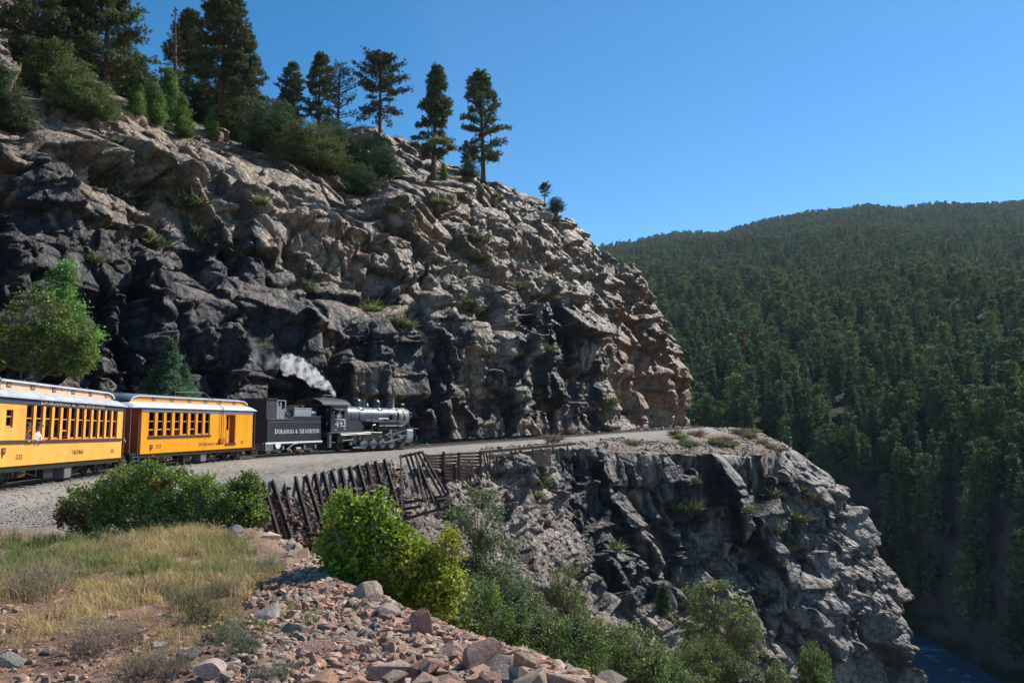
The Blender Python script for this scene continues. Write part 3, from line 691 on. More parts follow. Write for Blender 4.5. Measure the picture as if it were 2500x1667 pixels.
# each glyph: width, list of (points, thickness factor), list of serif centres (x, y)
GL = {
 'D': (.78, [([(.18, 0), (.18, 1)], 1), (arc(.22, .5, .48, .46, 90, -90, 12), .8)], [(.18, 0), (.18, 1)]),
 'U': (.80, [([(.16, 1), (.16, .3)], 1), (arc(.41, .3, .25, .27, 180, 360, 10), .7), ([(.66, .3), (.66, 1)], .5)], [(.16, 1), (.66, 1)]),
 'R': (.80, [([(.18, 0), (.18, 1)], 1), (arc(.24, .73, .34, .24, 90, -90, 8), .8), ([(.36, .5), (.68, .02)], 1)], [(.18, 0), (.18, 1), (.70, 0)]),
 'A': (.82, [([(.12, 0), (.42, 1)], .5), ([(.42, 1), (.70, 0)], 1), ([(.24, .34), (.60, .34)], .4)], [(.12, 0), (.70, 0)]),
 'N': (.86, [([(.15, 0), (.15, 1)], .5), ([(.15, 1), (.70, 0)], 1), ([(.70, 0), (.70, 1)], .5)], [(.15, 0), (.15, 1), (.70, 1)]),
 'G': (.82, [(arc(.44, .5, .32, .46, 45, 315, 14), .8), ([(.68, .12), (.68, .45)], .9)], [(.66, .45)]),
 'O': (.84, [(arc(.42, .5, .32, .46, 0, 360, 18), .85)], []),
 'C': (.78, [(arc(.44, .5, .32, .46, 45, 315, 14), .85)], []),
 '&': (.86, [(arc(.40, .76, .17, .18, 0, 360, 12), .6), ([(.30, .62), (.72, .05)], .9), (arc(.34, .27, .22, .24, 100, 350, 10), .8)], []),
 'S': (.66, [(arc(.34, .74, .22, .22, 40, 240, 9) + arc(.32, .26, .24, .23, 70, -140, 10), .9)], []),
 'I': (.42, [([(.21, 0), (.21, 1)], 1)], [(.21, 0), (.21, 1)]),
 'L': (.70, [([(.18, 0), (.18, 1)], 1), ([(.18, .04), (.62, .04), (.62, .22)], .5)], [(.18, 0), (.18, 1)]),
 'V': (.80, [([(.10, 1), (.40, 0)], 1), ([(.40, 0), (.68, 1)], .5)], [(.10, 1), (.68, 1)]),
 'E': (.70, [([(.18, 0), (.18, 1)], 1), ([(.18, .04), (.62, .04), (.62, .22)], .5), ([(.18, .96), (.60, .96), (.60, .80)], .5), ([(.18, .52), (.46, .52)], .5)], [(.18, 0), (.18, 1)]),
 'T': (.74, [([(.37, 0), (.37, 1)], 1), ([(.08, .80), (.08, .96), (.66, .96), (.66, .80)], .5)], [(.37, 0)]),
 'B': (.74, [([(.18, 0), (.18, 1)], 1), (arc(.24, .75, .30, .22, 90, -90, 8), .7), (arc(.24, .27, .36, .24, 90, -90, 8), .8)], [(.18, 0), (.18, 1)]),
 'M': (1.0, [([(.15, 0), (.17, 1)], .5), ([(.17, 1), (.48, .1)], 1), ([(.48, .1), (.80, 1)], .5), ([(.80, 1), (.82, 0)], 1)], [(.15, 0), (.82, 0)]),
 '2': (.64, [(arc(.32, .72, .22, .24, 165, -20, 9) + [(.10, .05), (.58, .05)], .9)], []),
 '1': (.46, [([(.24, 0), (.24, 1)], 1), ([(.24, 1), (.10, .82)], .5)], [(.24, 0)]),
 '3': (.64, [(arc(.30, .75, .21, .21, 150, -85, 9), .9), (arc(.30, .27, .24, .25, 85, -150, 9), .95)], []),
 '4': (.68, [([(.46, 0), (.46, 1)], 1.1), ([(.46, 1), (.06, .28), (.62, .28)], .6)], [(.46, 0)]),
 '9': (.66, [(arc(.32, .68, .20, .28, 0, 360, 14), .9), (arc(.26, .52, .30, .50, 20, -75, 8), .9)], []),
 ' ': (.45, [], []),
}
def lettering(text, h, th=.13, serif=.08, big=None):
    """flat glyph mesh in the x-z plane, centred; returns MB and width"""
    mb = MB(); x = 0.0; start = True; parts = []
    for ch in text:
        wd, st, sf = GL[ch]
        k = h * (big if (big and start and ch not in ' &') else 1.0)
        start = ch in ' &'
        for pts, tf in st:
            t = th * tf * k
            for a, b in zip(pts[:-1], pts[1:]):
                ax, az, bx, bz = x + a[0] * k, a[1] * k, x + b[0] * k, b[1] * k
                dx, dz = bx - ax, bz - az; l = math.hypot(dx, dz) or 1
                nx, nz = -dz / l * t / 2, dx / l * t / 2; ex, ez = dx / l * t * .2, dz / l * t * .2
                parts.append([(ax - ex + nx, az - ez + nz), (ax - ex - nx, az - ez - nz), (bx + ex - nx, bz + ez - nz), (bx + ex + nx, bz + ez + nz)])
        for (sx, sz) in sf:
            w2 = serif * k; hh = .05 * k
            parts.append([(x + sx * k - w2 * 1.3, sz * k - hh), (x + sx * k + w2 * 1.3, sz * k - hh), (x + sx * k + w2 * 1.3, sz * k + hh), (x + sx * k - w2 * 1.3, sz * k + hh)])
        x += wd * k
    for i, q in enumerate(parts):
        mb.prism([(p[0] - x / 2, p[1]) for p in q], 0, -.006 - .0004 * (i % 7), 'xz')
    return mb, x

def put_text(text, h, xc, y, z, material, parent, width=None, **kw):
    mb, wd = lettering(text, h, **kw)
    s = (width / wd) if width else 1
    mb.v = [(v[0] * s + xc, v[1] + y, v[2] + z) for v in mb.v]
    return mb.build('lettering', material, parent, fix=False)

# ============================================================ TRAIN MATERIALS
def coach_paint(name, col):
    m = mat(name, col, .42, noise=(2.2, .13, (1, 1, .25)))
    t = m.node_tree; b = t.nodes['Principled BSDF']
    tc = t.nodes.new('ShaderNodeTexCoord'); wv = t.nodes.new('ShaderNodeTexWave'); wv.wave_type = 'BANDS'; wv.bands_direction = 'X'; wv.inputs['Scale'].default_value = 4.2; wv.wave_profile = 'SAW'
    t.links.new(tc.outputs['Object'], wv.inputs[0])
    bp = t.nodes.new('ShaderNodeBump'); bp.inputs['Strength'].default_value = .3; bp.inputs['Distance'].default_value = .008
    t.links.new(wv.outputs['Fac'], bp.inputs['Height']); t.links.new(bp.outputs[0], b.inputs['Normal'])
    return m
M['yellow_pale'] = coach_paint('glare_yellow_paint', (.84, .40, .075))  # paler than the other coach: sun glare painted into the colour
M['yellow'] = coach_paint('yellow_paint', (.84, .335, .004))
M['peach'] = mat('weathered_peach_paint', (.80, .42, .26), .7, noise=(11, .14))
def chips(m, thr, dark=(.05, .035, .03)):
    t = m.node_tree; b = t.nodes['Principled BSDF']
    tc = t.nodes.new('ShaderNodeTexCoord'); n = t.nodes.new('ShaderNodeTexNoise'); n.inputs['Scale'].default_value = 9; n.inputs['Detail'].default_value = 5
    t.links.new(tc.outputs['Object'], n.inputs['Vector'])
    mr = t.nodes.new('ShaderNodeMapRange'); mr.inputs['From Min'].default_value = thr; mr.inputs['From Max'].default_value = thr + .015; t.links.new(n.outputs[0], mr.inputs[0])
    mx = t.nodes.new('ShaderNodeMix'); mx.data_type = 'RGBA'; t.links.new(mr.outputs[0], mx.inputs[0])
    src = b.inputs['Base Color'].links[0].from_socket; t.links.new(src, mx.inputs[6]); mx.inputs[7].default_value = (*dark, 1)
    t.links.new(mx.outputs[2], b.inputs['Base Color'])
chips(M['peach'], .63)
M['orange'] = mat('orange_paint', (.74, .30, .06), .6, noise=(8, .12)); chips(M['orange'], .70)
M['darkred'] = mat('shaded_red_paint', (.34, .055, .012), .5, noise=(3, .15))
M['sash'] = mat('sash_paint', (.72, .30, .04), .45, noise=(4, .08))
M['jamb'] = mat('jamb_paint', (.46, .10, .015), .5)
M['slate'] = mat('slate_blue_paint', (.055, .068, .095), .45, noise=(3, .15))
M['slate_light'] = mat('faded_slate_paint', (.17, .20, .25), .5, noise=(3, .12, (6, 1, 1)))
M['belt'] = mat('brown_trim', (.055, .035, .04), .5)
M['roof'] = mat('weathered_silver_roof', (.42, .45, .48), .5, noise=(2.2, .28, (1, 2, 1)), bump=(14, .3, .01))
M['roof2'] = mat('silver_roof', (.62, .64, .66), .45, noise=(1.5, .16), bump=(14, .3, .01))
M['rooftop'] = mat('dark_roof_deck', (.12, .15, .19), .55, noise=(2, .25))
M['gold'] = mat('cream_gold_letters', (.66, .52, .27), .5)
M['goldred'] = mat('faded_gold_letters', (.52, .40, .26), .5)
M['brownletter'] = mat('brown_letters', (.26, .09, .012), .5)
M['plaque'] = mat('brown_plaque', (.10, .028, .012), .5)
M['white'] = mat('white_letters', (.80, .80, .80), .5)
M['iron'] = mat('black_iron', (.016, .017, .019), .42, noise=(6, .4), spec=.6)
M['iron2'] = mat('dusty_black_iron', (.032, .032, .034), .6, noise=(5, .5))
M['grey_iron'] = mat('grey_iron', (.13, .135, .14), .5, noise=(6, .3))
M['steel'] = mat('worn_steel', (.26, .26, .27), .35, metal=.7, noise=(9, .25))
M['tank'] = mat('black_tank_paint', (.018, .022, .032), .32, noise=(2, .35), spec=.7, bump=(2.2, .15, .02))
M['boiler'] = mat('planished_jacket', (.085, .105, .135), .40, metal=.5, noise=(2.2, .18), bump=(3, .1, .01))
M['smokebox'] = mat('graphite_smokebox', (.24, .23, .20), .48, metal=.2, noise=(4, .15))
M['counter'] = mat('grey_counterweight', (.17, .19, .21), .5, noise=(8, .1))
M['boxgrey'] = mat('grey_tool_box', (.27, .28, .30), .55, noise=(5, .2))
M['crate_white'] = mat('white_plastic', (.75, .76, .78), .4)
M['crate_blue'] = mat('blue_plastic', (.04, .12, .32), .4)
M['coal'] = mat('coal', (.012, .012, .013), .35, bump=(6, 1, .12))
M['seat'] = mat('seat_cloth', (.05, .022, .016), .8)
gm = bpy.data.materials.new('window_glass'); gm.use_nodes = True
t = gm.node_tree; t.nodes.clear()
g = t.nodes.new('ShaderNodeBsdfGlossy'); g.inputs['Roughness'].default_value = .03
tr = t.nodes.new('ShaderNodeBsdfTransparent'); tr.inputs['Color'].default_value = (.80, .84, .84, 1)
fr = t.nodes.new('ShaderNodeFresnel'); fr.inputs['IOR'].default_value = 1.7
mx = t.nodes.new('ShaderNodeMixShader'); o = t.nodes.new('ShaderNodeOutputMaterial')
t.links.new(fr.outputs[0], mx.inputs[0]); t.links.new(tr.outputs[0], mx.inputs[1]); t.links.new(g.outputs[0], mx.inputs[2]); t.links.new(mx.outputs[0], o.inputs[0])
M['glass'] = gm
for k, (c, nm) in dict(skin=((.45, .22, .15), 'skin'), shirt1=((.05, .05, .07), 'dark_cloth'), shirt2=((.62, .60, .58), 'white_cloth'), shirt3=((.10, .16, .30), 'blue_cloth'), hair=((.05, .03, .02), 'brown_hair'), grey_hair=((.42, .40, .38), 'grey_hair')).items():
    M[k] = mat(nm, c, .8)

def place_on(a, b, half, name, label, cat, group=None, dz=0):
    """root at the rear of a vehicle: a and b are the near-side bottom rail-level points (x,y,z)"""
    a = Vector(a); b = Vector(b); d = b - a
    n = Vector((d.y, -d.x, 0)).normalized()
    ca = a - n * half; L = d.length
    q = d.to_track_quat('X', 'Z')
    o = empty(name, ca, rot=q.to_euler()); tag(o, label, cat, group)
    return o, L

# ============================================================ COACHES
def coach(root, L, paint, cler, roofm, board, openings, belt, texts, vents, ends=True, extra=None, bp=None):
    H = 1.2; t = .05; zs, zb, z0, z1 = .60, 1.37, 1.40, 2.52
    # ---- wall
    edges = sorted(openings, key=lambda q: q[0])
    for sgn in (-1, 1):
        w = MB()
        def wb(x0, x1, za, zc, out=0):
            y0, y1 = sgn * (H + out), sgn * (H - t)
            w.box(x0, x1, min(y0, y1), max(y0, y1), za, zc)
        lo = [q for q in edges if q[4] == 'win']
        x = 0.0
        for (xa, xb, za, zc, kind) in edges:
            wb(x, xa, zs, z1)
            wb(xa, xb, zs, za)
            if zc < z1 - .01: wb(xa, xb, zc, z1)
            x = xb
        wb(x, L, zs, z1)
        w.build('wall', paint, root)
    for xx in (0.0, L - .05):
        e = MB()
        e.box(xx + .001, xx + .049, -H + t, -.45, zs, 2.75); e.box(xx + .001, xx + .049, .45, H - t, zs, 2.75); e.box(xx + .001, xx + .049, -.45, .45, 2.35, 2.75)
        e.box(xx + .01, xx + .03, -.45, .45, zs, 2.35)
        e.build('end_wall', M['darkred'], root)
    f = MB(); f.box(.05, L - .05, -H + t, H - t, .82, .88); f.box(.05, L - .05, -H + t, H - t, 2.60, 2.64); f.build('floor', M['seat'], root)
    s0_ = None; xx = 1.1
    while xx < L - 1:
        for yy in (-.67, .67):
            if s0_ is None:
                sr = MB(); sr.box(0, .10, -.37, .37, .88, 1.62); sr.box(.10, .52, -.37, .37, 1.22, 1.32); so = s0_ = sr.build('seat', M['seat'], root, bevel=.02)
            else: so = s0_.copy(); COL.objects.link(so)
            so.location = (xx, yy, 0)
        xx += .85
    uf = MB(); uf.box(.02, L - .02, -H + .06, H - .06, .42, .60); uf.box(-.55, L + .55, -.12, .12, .46, .58); uf.build('underframe', M['iron'], root)
    # ---- letterboard, belt rail
    b = MB(); b.box(-.02, L + .02, -H - .025, -H + .02, z1 + .002, 2.72); b.box(-.02, L + .02, H - .02, H + .025, z1 + .002, 2.72); b.build('letterboard', board, root)
    b = MB()
    for sgn in (-1, 1):
        y0, y1 = sorted((sgn * (H + .003), sgn * (H + .045))); b.box(belt[0], belt[1], y0, y1, 1.30, 1.395)
    b.build('belt_rail', M['belt'], root)
    # ---- windows and doors on the side towards the camera, and the far side
    wi = 0
    for (xa, xb, za, zc, kind) in edges:
        for sgn in (-1, 1):
            y = sgn * (H - .052); yi = sgn * (H - .10)
            ya, yb = sorted((sgn * (H - .003), sgn * (H - .12)))
            if kind in ('win', 'small', 'win_open', 'win_lit'):
                fr = MB(); g = .014
                fr.box(xa, xa + g, ya, yb, za, zc); fr.box(xb - g, xb, ya, yb, za, zc); fr.box(xa + g, xb - g, ya, yb, zc - g, zc); fr.box(xa + g, xb - g, ya, yb, za, za + g)
                win = fr.build('window', M['jamb'], root)
                sa = MB(); s0, s1 = sorted((sgn * (H - .045), sgn * (H - .075)))
                mid = za + (zc - za) * .62
                opened = (kind == 'win' and (wi * 7 + 3) % 5 in (0, 2, 3) and wi < 6) or kind == 'win_open'
                lz = za + (.26 if opened else 0)
                h_ = .035
                sa.box(xa + g, xb - g, s0, s1, mid - h_ / 2, mid + h_ / 2)
                sa.box(xa + g, xb - g, s0, s1, lz + g, lz + g + h_ * 1.4)
                sa.box(xa + g, xa + g + .016, s0, s1, lz + g + h_ * 1.4, zc - g); sa.box(xb - g - .016, xb - g, s0, s1, lz + g + h_ * 1.4, zc - g)
                sa.build('sash', M['sash'], win)
                pn = MB(); yp = sgn * (H - .06)
                pn.box(xa + g + .017, xb - g - .017, min(yp, yp + .004), max(yp, yp + .004), lz + .08, mid - .02)
                pn.box(xa + g + .017, xb - g - .017, min(yp, yp + .004), max(yp, yp + .004), mid + .02, zc - g - .001)
                pn.build('pane', M['glass'], win)
            elif kind == 'door':
                xm = xa + (xb - xa) * .62; ri = sgn * (H - .20)
                d_ = MB(); s0, s1 = sorted((sgn * (H - .16), ri))
                d_.box(xa, xm, s0, s1, za, za + .72); d_.box(xa, xa + .06, s0, s1, za + .72, zc); d_.box(xm - .06, xm, s0, s1, za + .72, zc); d_.box((xa + xm) / 2 - .03, (xa + xm) / 2 + .03, s0, s1, za + .72, zc); d_.box(xa, xm, s0, s1, zc - .06, zc)
                q0, q1 = sorted((sgn * (H - .159), sgn * (H - .15)))
                d_.box(xa + .07, (xa + xm) / 2 - .04, q0, q1, za + .08, za + .64); d_.box((xa + xm) / 2 + .04, xm - .07, q0, q1, za + .08, za + .64)
                dd = d_.build('door', M['sash'], root)
                pn = MB(); pn.box(xa + .06, xm - .06, min(sgn * (H - .18), sgn * (H - .184)), max(sgn * (H - .18), sgn * (H - .184)), za + .72, zc - .06); pn.build('pane', M['glass'], dd)
                jm = MB(); y0, y1 = sorted((sgn * (H - .003), sgn * (H - .25)))
                jm.box(xb - .05, xb, y0, y1, za, zc); jm.box(xm, xb - .05, min(sgn * (H - .22), sgn * (H - .25)), max(sgn * (H - .22), sgn * (H - .25)), za, zc)
                jm.build('door_jamb', M['jamb'], dd)
                sl_ = MB(); y0, y1 = sorted((sgn * (H + .003), sgn * (H + .05))); sl_.box(xa - .02, xb + .03, y0, y1, za - .09, za); sl_.build('door_sill', M['belt'], dd)
        if kind != 'door': wi += 1
    # ---- lower roof with drooping ends, clerestory
    prof = [(-H - .10, 2.70), (-H - .09, 2.76), (-H + .06, 2.86), (-.98, 2.94), (-.72, 2.985), (.72, 2.985), (.98, 2.94), (H - .06, 2.86), (H + .09, 2.76), (H + .10, 2.70)]
    ov = .62; xs = [-ov, -ov + .12, -ov + .3, -ov + .6, .35] + list(np.linspace(1.2, L - 1.2, 9)) + [L - .35, L + ov - .6, L + ov - .3, L + ov - .12, L + ov]
    V = []; n = len(prof)
    for x in xs:
        d = max(0, max(-x + .15, x - L + .15)) / (ov + .15); e_ = math.sqrt(max(0, 1 - d * d)) if d > 0 else 1
        for (yy, zz) in prof: V.append((x, yy * (1 - .10 * d * d), 2.68 + (zz - 2.68) * (.18 + .82 * e_)))
    F = [(i * n + j, i * n + j + 1, (i + 1) * n + j + 1, (i + 1) * n + j) for i in range(len(xs) - 1) for j in range(n - 1)]
    F += [tuple(range(n)), tuple(range((len(xs) - 1) * n, len(xs) * n))]
    F += [(i * n, (i + 1) * n, (i + 1) * n + n - 1, i * n + n - 1) for i in range(len(xs) - 1)]
    r = MB(); r.add(V, F); r.build('roof', roofm, root, smooth=True)
    # clerestory walls with curved ends
    CH = .68; zc0, zc1 = 2.97, 3.25
    endc = []
    def czt(x):
        d = max(0, max(.55 - x, x - (L - .55))) / .75
        return zc0 + (zc1 - zc0) * math.sqrt(max(0, 1 - d * d))
    cx = [-.18, -.12, 0, .15, .35, .55] + list(np.linspace(1.5, L - 1.5, 7)) + [L - .55, L - .35, L - .15, L, L + .12, L + .18]
    for sgn in (-1, 1):
        V = []; m_ = len(cx)
        for x in cx:
            zt = czt(x); V += [(x, sgn * CH, zc0 - .06), (x, sgn * CH, zt), (x, sgn * (CH - .04), zt), (x, sgn * (CH - .04), zc0 - .06)]
        F = [(i * 4 + j, i * 4 + (j + 1) % 4, (i + 1) * 4 + (j + 1) % 4, (i + 1) * 4 + j) for i in range(m_ - 1) for j in range(4)]
        q = MB(); q.add(V, F); q.build('clerestory_wall', cler, root)
    V = []; pr = [(-CH - .07, -.01), (-CH - .06, .03), (-.45, .10), (0, .13), (.45, .10), (CH + .06, .03), (CH + .07, -.01)]
    for x in cx:
        zt = czt(x); V += [(x, yy, zt + dz) for (yy, dz) in pr]
    n = len(pr)
    F = [(i * n + j, i * n + j + 1, (i + 1) * n + j + 1, (i + 1) * n + j) for i in range(len(cx) - 1) for j in range(n - 1)] + [(i * n, (i + 1) * n, (i + 1) * n + n - 1, i * n + n - 1) for i in range(len(cx) - 1)] + [tuple(range(n)), tuple(range((len(cx) - 1) * n, len(cx) * n))]
    q = MB(); q.add(V, F); q.build('clerestory_roof', M['rooftop'], root, smooth=True)
    for sgn in (-1, 1):
        q = MB()
        for i in range(len(cx) - 1):
            q.beam((cx[i], sgn * (CH + .075), czt(cx[i]) + .01), (cx[i + 1], sgn * (CH + .075), czt(cx[i + 1]) + .01), .03, .05)
        q.build('roof_edge', M['roof2'], root)
    for x in vents:
        for sgn in (-1, 1):
            q = MB(); y0, y1 = sorted((sgn * (CH + .002), sgn * (CH + .018))); q.box(x - .14, x + .14, y0, y1, 3.06, 3.20); v_ = q.build('clerestory_window', M['iron2'], root)
            q = MB(); y0, y1 = sorted((sgn * (CH + .019), sgn * (CH + .022))); q.box(x - .115, x + .115, y0, y1, 3.08, 3.18); q.build('pane', M['slate_light'], v_)
    # ---- end platforms: railings, posts, steps
    for (x0, s) in ((0, -1), (L, 1)):
        p = MB(); x1 = x0 + s * .62
        p.box(min(x0, x1), max(x0, x1), -1.12, 1.12, .56, .66)
        pl = p.build('platform', M['iron'], root)
        rl = MB()
        for sgn in (-1, 1):
            rl.cyl((x1 - s * .03, sgn * 1.05, .66), (x1 - s * .03, sgn * 1.05, 2.70), .02, n=6)
            rl.cyl((x0 + s * .10, sgn * 1.14, .45), (x0 + s * .10, sgn * 1.14, 2.4), .018, n=6)
            rl.cyl((x1 - s * .03, sgn * 1.05, 1.5), (x1 - s * .03, sgn * .42, 1.5), .018, n=6)
            rl.cyl((x1 - s * .03, sgn * 1.05, .78), (x1 - s * .03, sgn * .42, .78), .018, n=6)
            rl.cyl((x1 - s * .03, sgn * .42, .66), (x1 - s * .03, sgn * .42, 1.5), .018, n=6)
            cyy = sgn * .73
            dm = [(x1 - s * .03, cyy, 1.42), (x1 - s * .03, cyy - .13, 1.14), (x1 - s * .03, cyy, .86), (x1 - s * .03, cyy + .13, 1.14), (x1 - s * .03, cyy, 1.42)]
            rl.tube(dm, .012, 5); rl.cyl(dm[0], (dm[0][0], cyy, 1.5), .012, n=5); rl.cyl(dm[2], (dm[2][0], cyy, .78), .012, n=5)
        rl.cyl((x1 - s * .05, -.35, .9), (x1 - s * .05, -.35, 1.75), .018, n=6)
        rl.lathe((x1 - s * .09, -.35, 1.75), (s, 0, 0), [(0, .17), (.02, .17), (.02, .13), (0, .13)], 14)
        rl.build('railing', M['steel'], pl)
        stp = MB()
        for sgn in (-1, 1):
            for k in range(3):
                z = .50 - k * .17; y0, y1 = sorted((sgn * (1.02 + .05 * k), sgn * (1.20 + .05 * k)))
                stp.box(x0 + s * .12 if s > 0 else x0 - .52, x0 + .52 if s > 0 else x0 - .12, y0, y1, z - .02, z)
            for xx in (x0 + s * .12, x0 + s * .53):
                stp.prism([(sgn * 1.0, .56), (sgn * 1.18, .56), (sgn * 1.34, .12), (sgn * 1.10, .12)], min(xx, xx + .012), max(xx, xx + .012), 'yz')
        stp.build('step', M['grey_iron'], root)
    # ---- trucks
    for cx_ in (1.35, L - 1.35):
        tr = MB()
        for sgn in (-1, 1):
            y0, y1 = sorted((sgn * .80, sgn * .90))
            tr.box(cx_ - .85, cx_ + .85, y0, y1, .38, .47); tr.box(cx_ - .62, cx_ + .62, y0, y1, .20, .25)
            for a in (-.62, -.28, .28, .62): tr.box(cx_ + a - .03, cx_ + a + .03, y0, y1, .22, .42)
            for a in (-.55, .55):
                tr.box(cx_ + a - .11, cx_ + a + .11, sgn * .93 - .04, sgn * .93 + .04, .24, .44)
            for a in (-.12, .12): tr.cyl((cx_ + a, sgn * .87, .25), (cx_ + a, sgn * .87, .40), .06, n=8)
        tr.box(cx_ - .15, cx_ + .15, -.85, .85, .30, .44)
        tk = tr.build('truck', M['iron2'], root)
        for a in (-.55, .55):
            for sgn in (-1, 1):
                wl = MB(); y = sgn * .50
                wl.lathe((cx_ + a, y - .05 * sgn, .33), (0, sgn, 0), [(0, .36), (.02, .36), (.022, .33), (.11, .325), (.112, .27), (.06, .25), (.06, .12), (.12, .10), (.14, .04)], 20)
                wl.build('wheel', M['iron2'], tk, smooth=True)
    ub = MB(); ub.box(L * .50, L * .50 + .55, -1.08, -.55, .02, .44); ub.build('battery_box', M['grey_iron'], root, bevel=.015)
    ub = MB(); ub.box(L * .36, L * .36 + .7, -1.0, -.4, .08, .42); ub.build('equipment_box', M['iron'], root, bevel=.015)
    ub = MB()
    for sgn in (-1, 1):
        ub.tube([(1.9, sgn * .75, .5), (L * .36, sgn * .75, .16), (L * .64, sgn * .75, .16), (L - 1.9, sgn * .75, .5)], .018, 6)
        for fx in (.36, .64): ub.cyl((L * fx, sgn * .75, .16), (L * fx, sgn * .75, .45), .025, n=6)
    ub.build('truss_rod', M['steel'], root)
    ac = MB(); ac.lathe((L * .62, -.3, .3), (1, 0, 0), [(0, .05), (.03, .16), (.7, .16), (.73, .05)], 14); ac.build('air_tank', M['iron2'], root, smooth=True)
    for (txt, h, xc, z, mt, wd, big) in texts:
        put_text(txt, h, xc, -H - (.031 if z > 2.4 else .004), z, mt, root, width=wd, big=big, th=.115)
    for (x, z) in (bp or []):
        q = MB(); q.prism([(x, z), (x + .24, z), (x + .24, z - .17), (x + .12, z - .22), (x + .05, z - .33), (x + .04, z - .20), (x, z - .19)], -H - .001, -H - .012, 'xz')
        p_ = q.build('plaque', M['plaque'], root)
        if x > .0: 
            mb, wd = lettering('24', .08); mb.v = [(v[0] + x + .13, v[1] - H - .013, v[2] + z - .12) for v in mb.v]; mb.build('lettering', M['gold'], p_, fix=False)
    return root

railA = (-15.3, 23.8, -.12); railB = (-16.3, 33.5, -.2)
root, L1 = place_on(railA, railB, 1.2, 'passenger_coach', 'pale yellow coach with twelve tall windows and peeling peach clerestory at the left frame edge', 'railway coach', 'coaches behind the locomotive')
L = L1
x0, x1 = .172 * L, .958 * L; sp = (x1 - x0) / 12
op = [(.047 * L, .089 * L, 1.78, 2.33, 'small')] + [(x0 + sp * i, x0 + sp * (i + .73), 1.40, 2.515, 'win') for i in range(12)]
coach(root, L, M['yellow_pale'], M['peach'], M['roof'], M['slate'], op, (.02, L - .1),
      [('DURANGO & SILVERTON', .105, L * .523, 2.565, M['gold'], L * .535, 1.28), ('333', .15, L * .14, .80, M['brownletter'], .42, None), ('333', .13, L * .90, .84, M['brownletter'], .34, None), ('TACOMA', .14, L * .57, .86, M['brownletter'], 1.0, None)],
      [L * (.155 + .158 * i) for i in range(6)], bp=[(.30 * 1, 1.17)])
COACH1 = root
st = MB(); st.lathe((L * .055, -.85, 2.93), (0, 0, 1), [(0, .14), (.03, .14), (.04, .075), (.30, .075), (.31, .13), (.42, .02)], 14); st.build('roof_vent', M['grey_iron'], root, smooth=True)

railC = (-16.8, 36.3, -.16); railD = (-15.2, 46.9, -.12)
root, L2 = place_on(railC, railD, 1.2, 'combine_coach', 'bright yellow coach with a baggage door, coupled between the pale coach and the black tender', 'railway coach', 'coaches behind the locomotive')
L = L2
x0, x1 = .052 * L, .575 * L; sp = (x1 - x0) / 8
op = [(x0 + sp * i, x0 + sp * (i + .69), 1.40, 2.50, 'win_open' if i in (0, 2, 3) else 'win') for i in range(8)] + [(.71 * L, .812 * L, .90, 2.46, 'door')]
coach(root, L, M['yellow'], M['orange'], M['roof2'], M['slate_light'], op, (x0 - .03, x1 - .12),
      [('DURANGO & SILVERTON', .10, L * .495, 2.565, M['goldred'], L * .53, 1.25), ('213', .16, L * .13, .84, M['brownletter'], .42, None), ('213', .14, L * .885, .86, M['brownletter'], .34, None), ('BITTER ROOT MINE', .13, L * .565, .84, M['brownletter'], L * .205, None)],
      [L * (.155 + .145 * i) for i in range(6)], bp=[(L * .065, 1.0)])
COACH2 = root
p = MB(); p.tube([(L * .35, -.5, 3.35), (L * .35, -.5, 3.72), (L * .34, -.5, 3.85), (L * .33, -.5, 3.86)], .022, 6); p.tube([(L * .35, -.5, 3.55), (L * .60, -.5, 3.62), (L * .655, -1.38, 2.78), (L * .655, -1.26, 2.7), (L * .655, -1.26, 1.15)], .018, 6)
p.cyl((L * .675, -1.26, 2.75), (L * .675, -1.26, 1.15), .016, n=6); p.build('roof_pipe', M['grey_iron'], root)
p = MB(); p.box(L * .648, L * .688, -1.30, -1.21, 1.0, 1.18); p.box(L * .645, L * .70, -1.29, -1.22, .96, 1.0); p.build('marker_bracket', M['jamb'], root)
# next car behind the left one, partly out of view
# ============================================================ TENDER
root, LT = place_on((-15.05, 49.3, -.10), (-13.0, 54.5, -.07), 1.2, 'locomotive_tender', 'black riveted tender with white sill stripe coupled behind the steam locomotive', 'tender')
L = LT; H = 1.2
q = MB(); q.prism([(.0, .80), (.0, 2.22), (L * .40, 2.22), (L * .45, 2.40), (L - .02, 2.40), (L - .02, 2.18), (L, 2.18), (L, .80)], -H, H, 'xz'); q.build('water_tank', M['tank'], root, bevel=.03)
q = MB()
for (a, b) in (((0, 2.235), (L * .40, 2.235)), ((L * .40, 2.235), (L * .45, 2.415)), ((L * .45, 2.415), (L, 2.415))):
    q.beam((a[0], -H - .012, a[1]), (b[0], -H - .012, b[1]), .05, .04); q.beam((a[0], H + .012, a[1]), (b[0], H + .012, b[1]), .05, .04)
q.beam((.05, -H - .008, 2.06), (L - .05, -H - .008, 2.06), .02, .03); q.beam((.06, -H - .01, .84), (.06, -H - .01, 2.06), .03, .03); q.beam((L - .06, -H - .01, .84), (L - .06, -H - .01, 2.06), .03, .03)
q.build('tank_rim', M['grey_iron'], root)
q = MB()
for k, z in enumerate((1.70, 1.62, 1.20, 1.12)):
    for i in range(34):
        x = .2 + (L - .4) * (i + .5 * (k % 2)) / 34
        q.lathe((x, -H, z), (0, -1, 0), [(0, .016), (.014, .008)], 6)
tag(q.build('rivet', M['grey_iron'], root), kind='stuff')
q = MB(); q.box(-.15, L + .15, -H - .03, -H + .03, .70, .80); q.box(-.15, L + .15, H - .03, H + .03, .70, .80); q.build('sill_stripe', M['white'], root)
q = MB(); q.box(-.2, L + .2, -H + .04, H - .04, .58, .795); q.build('tender_frame', M['iron'], root)
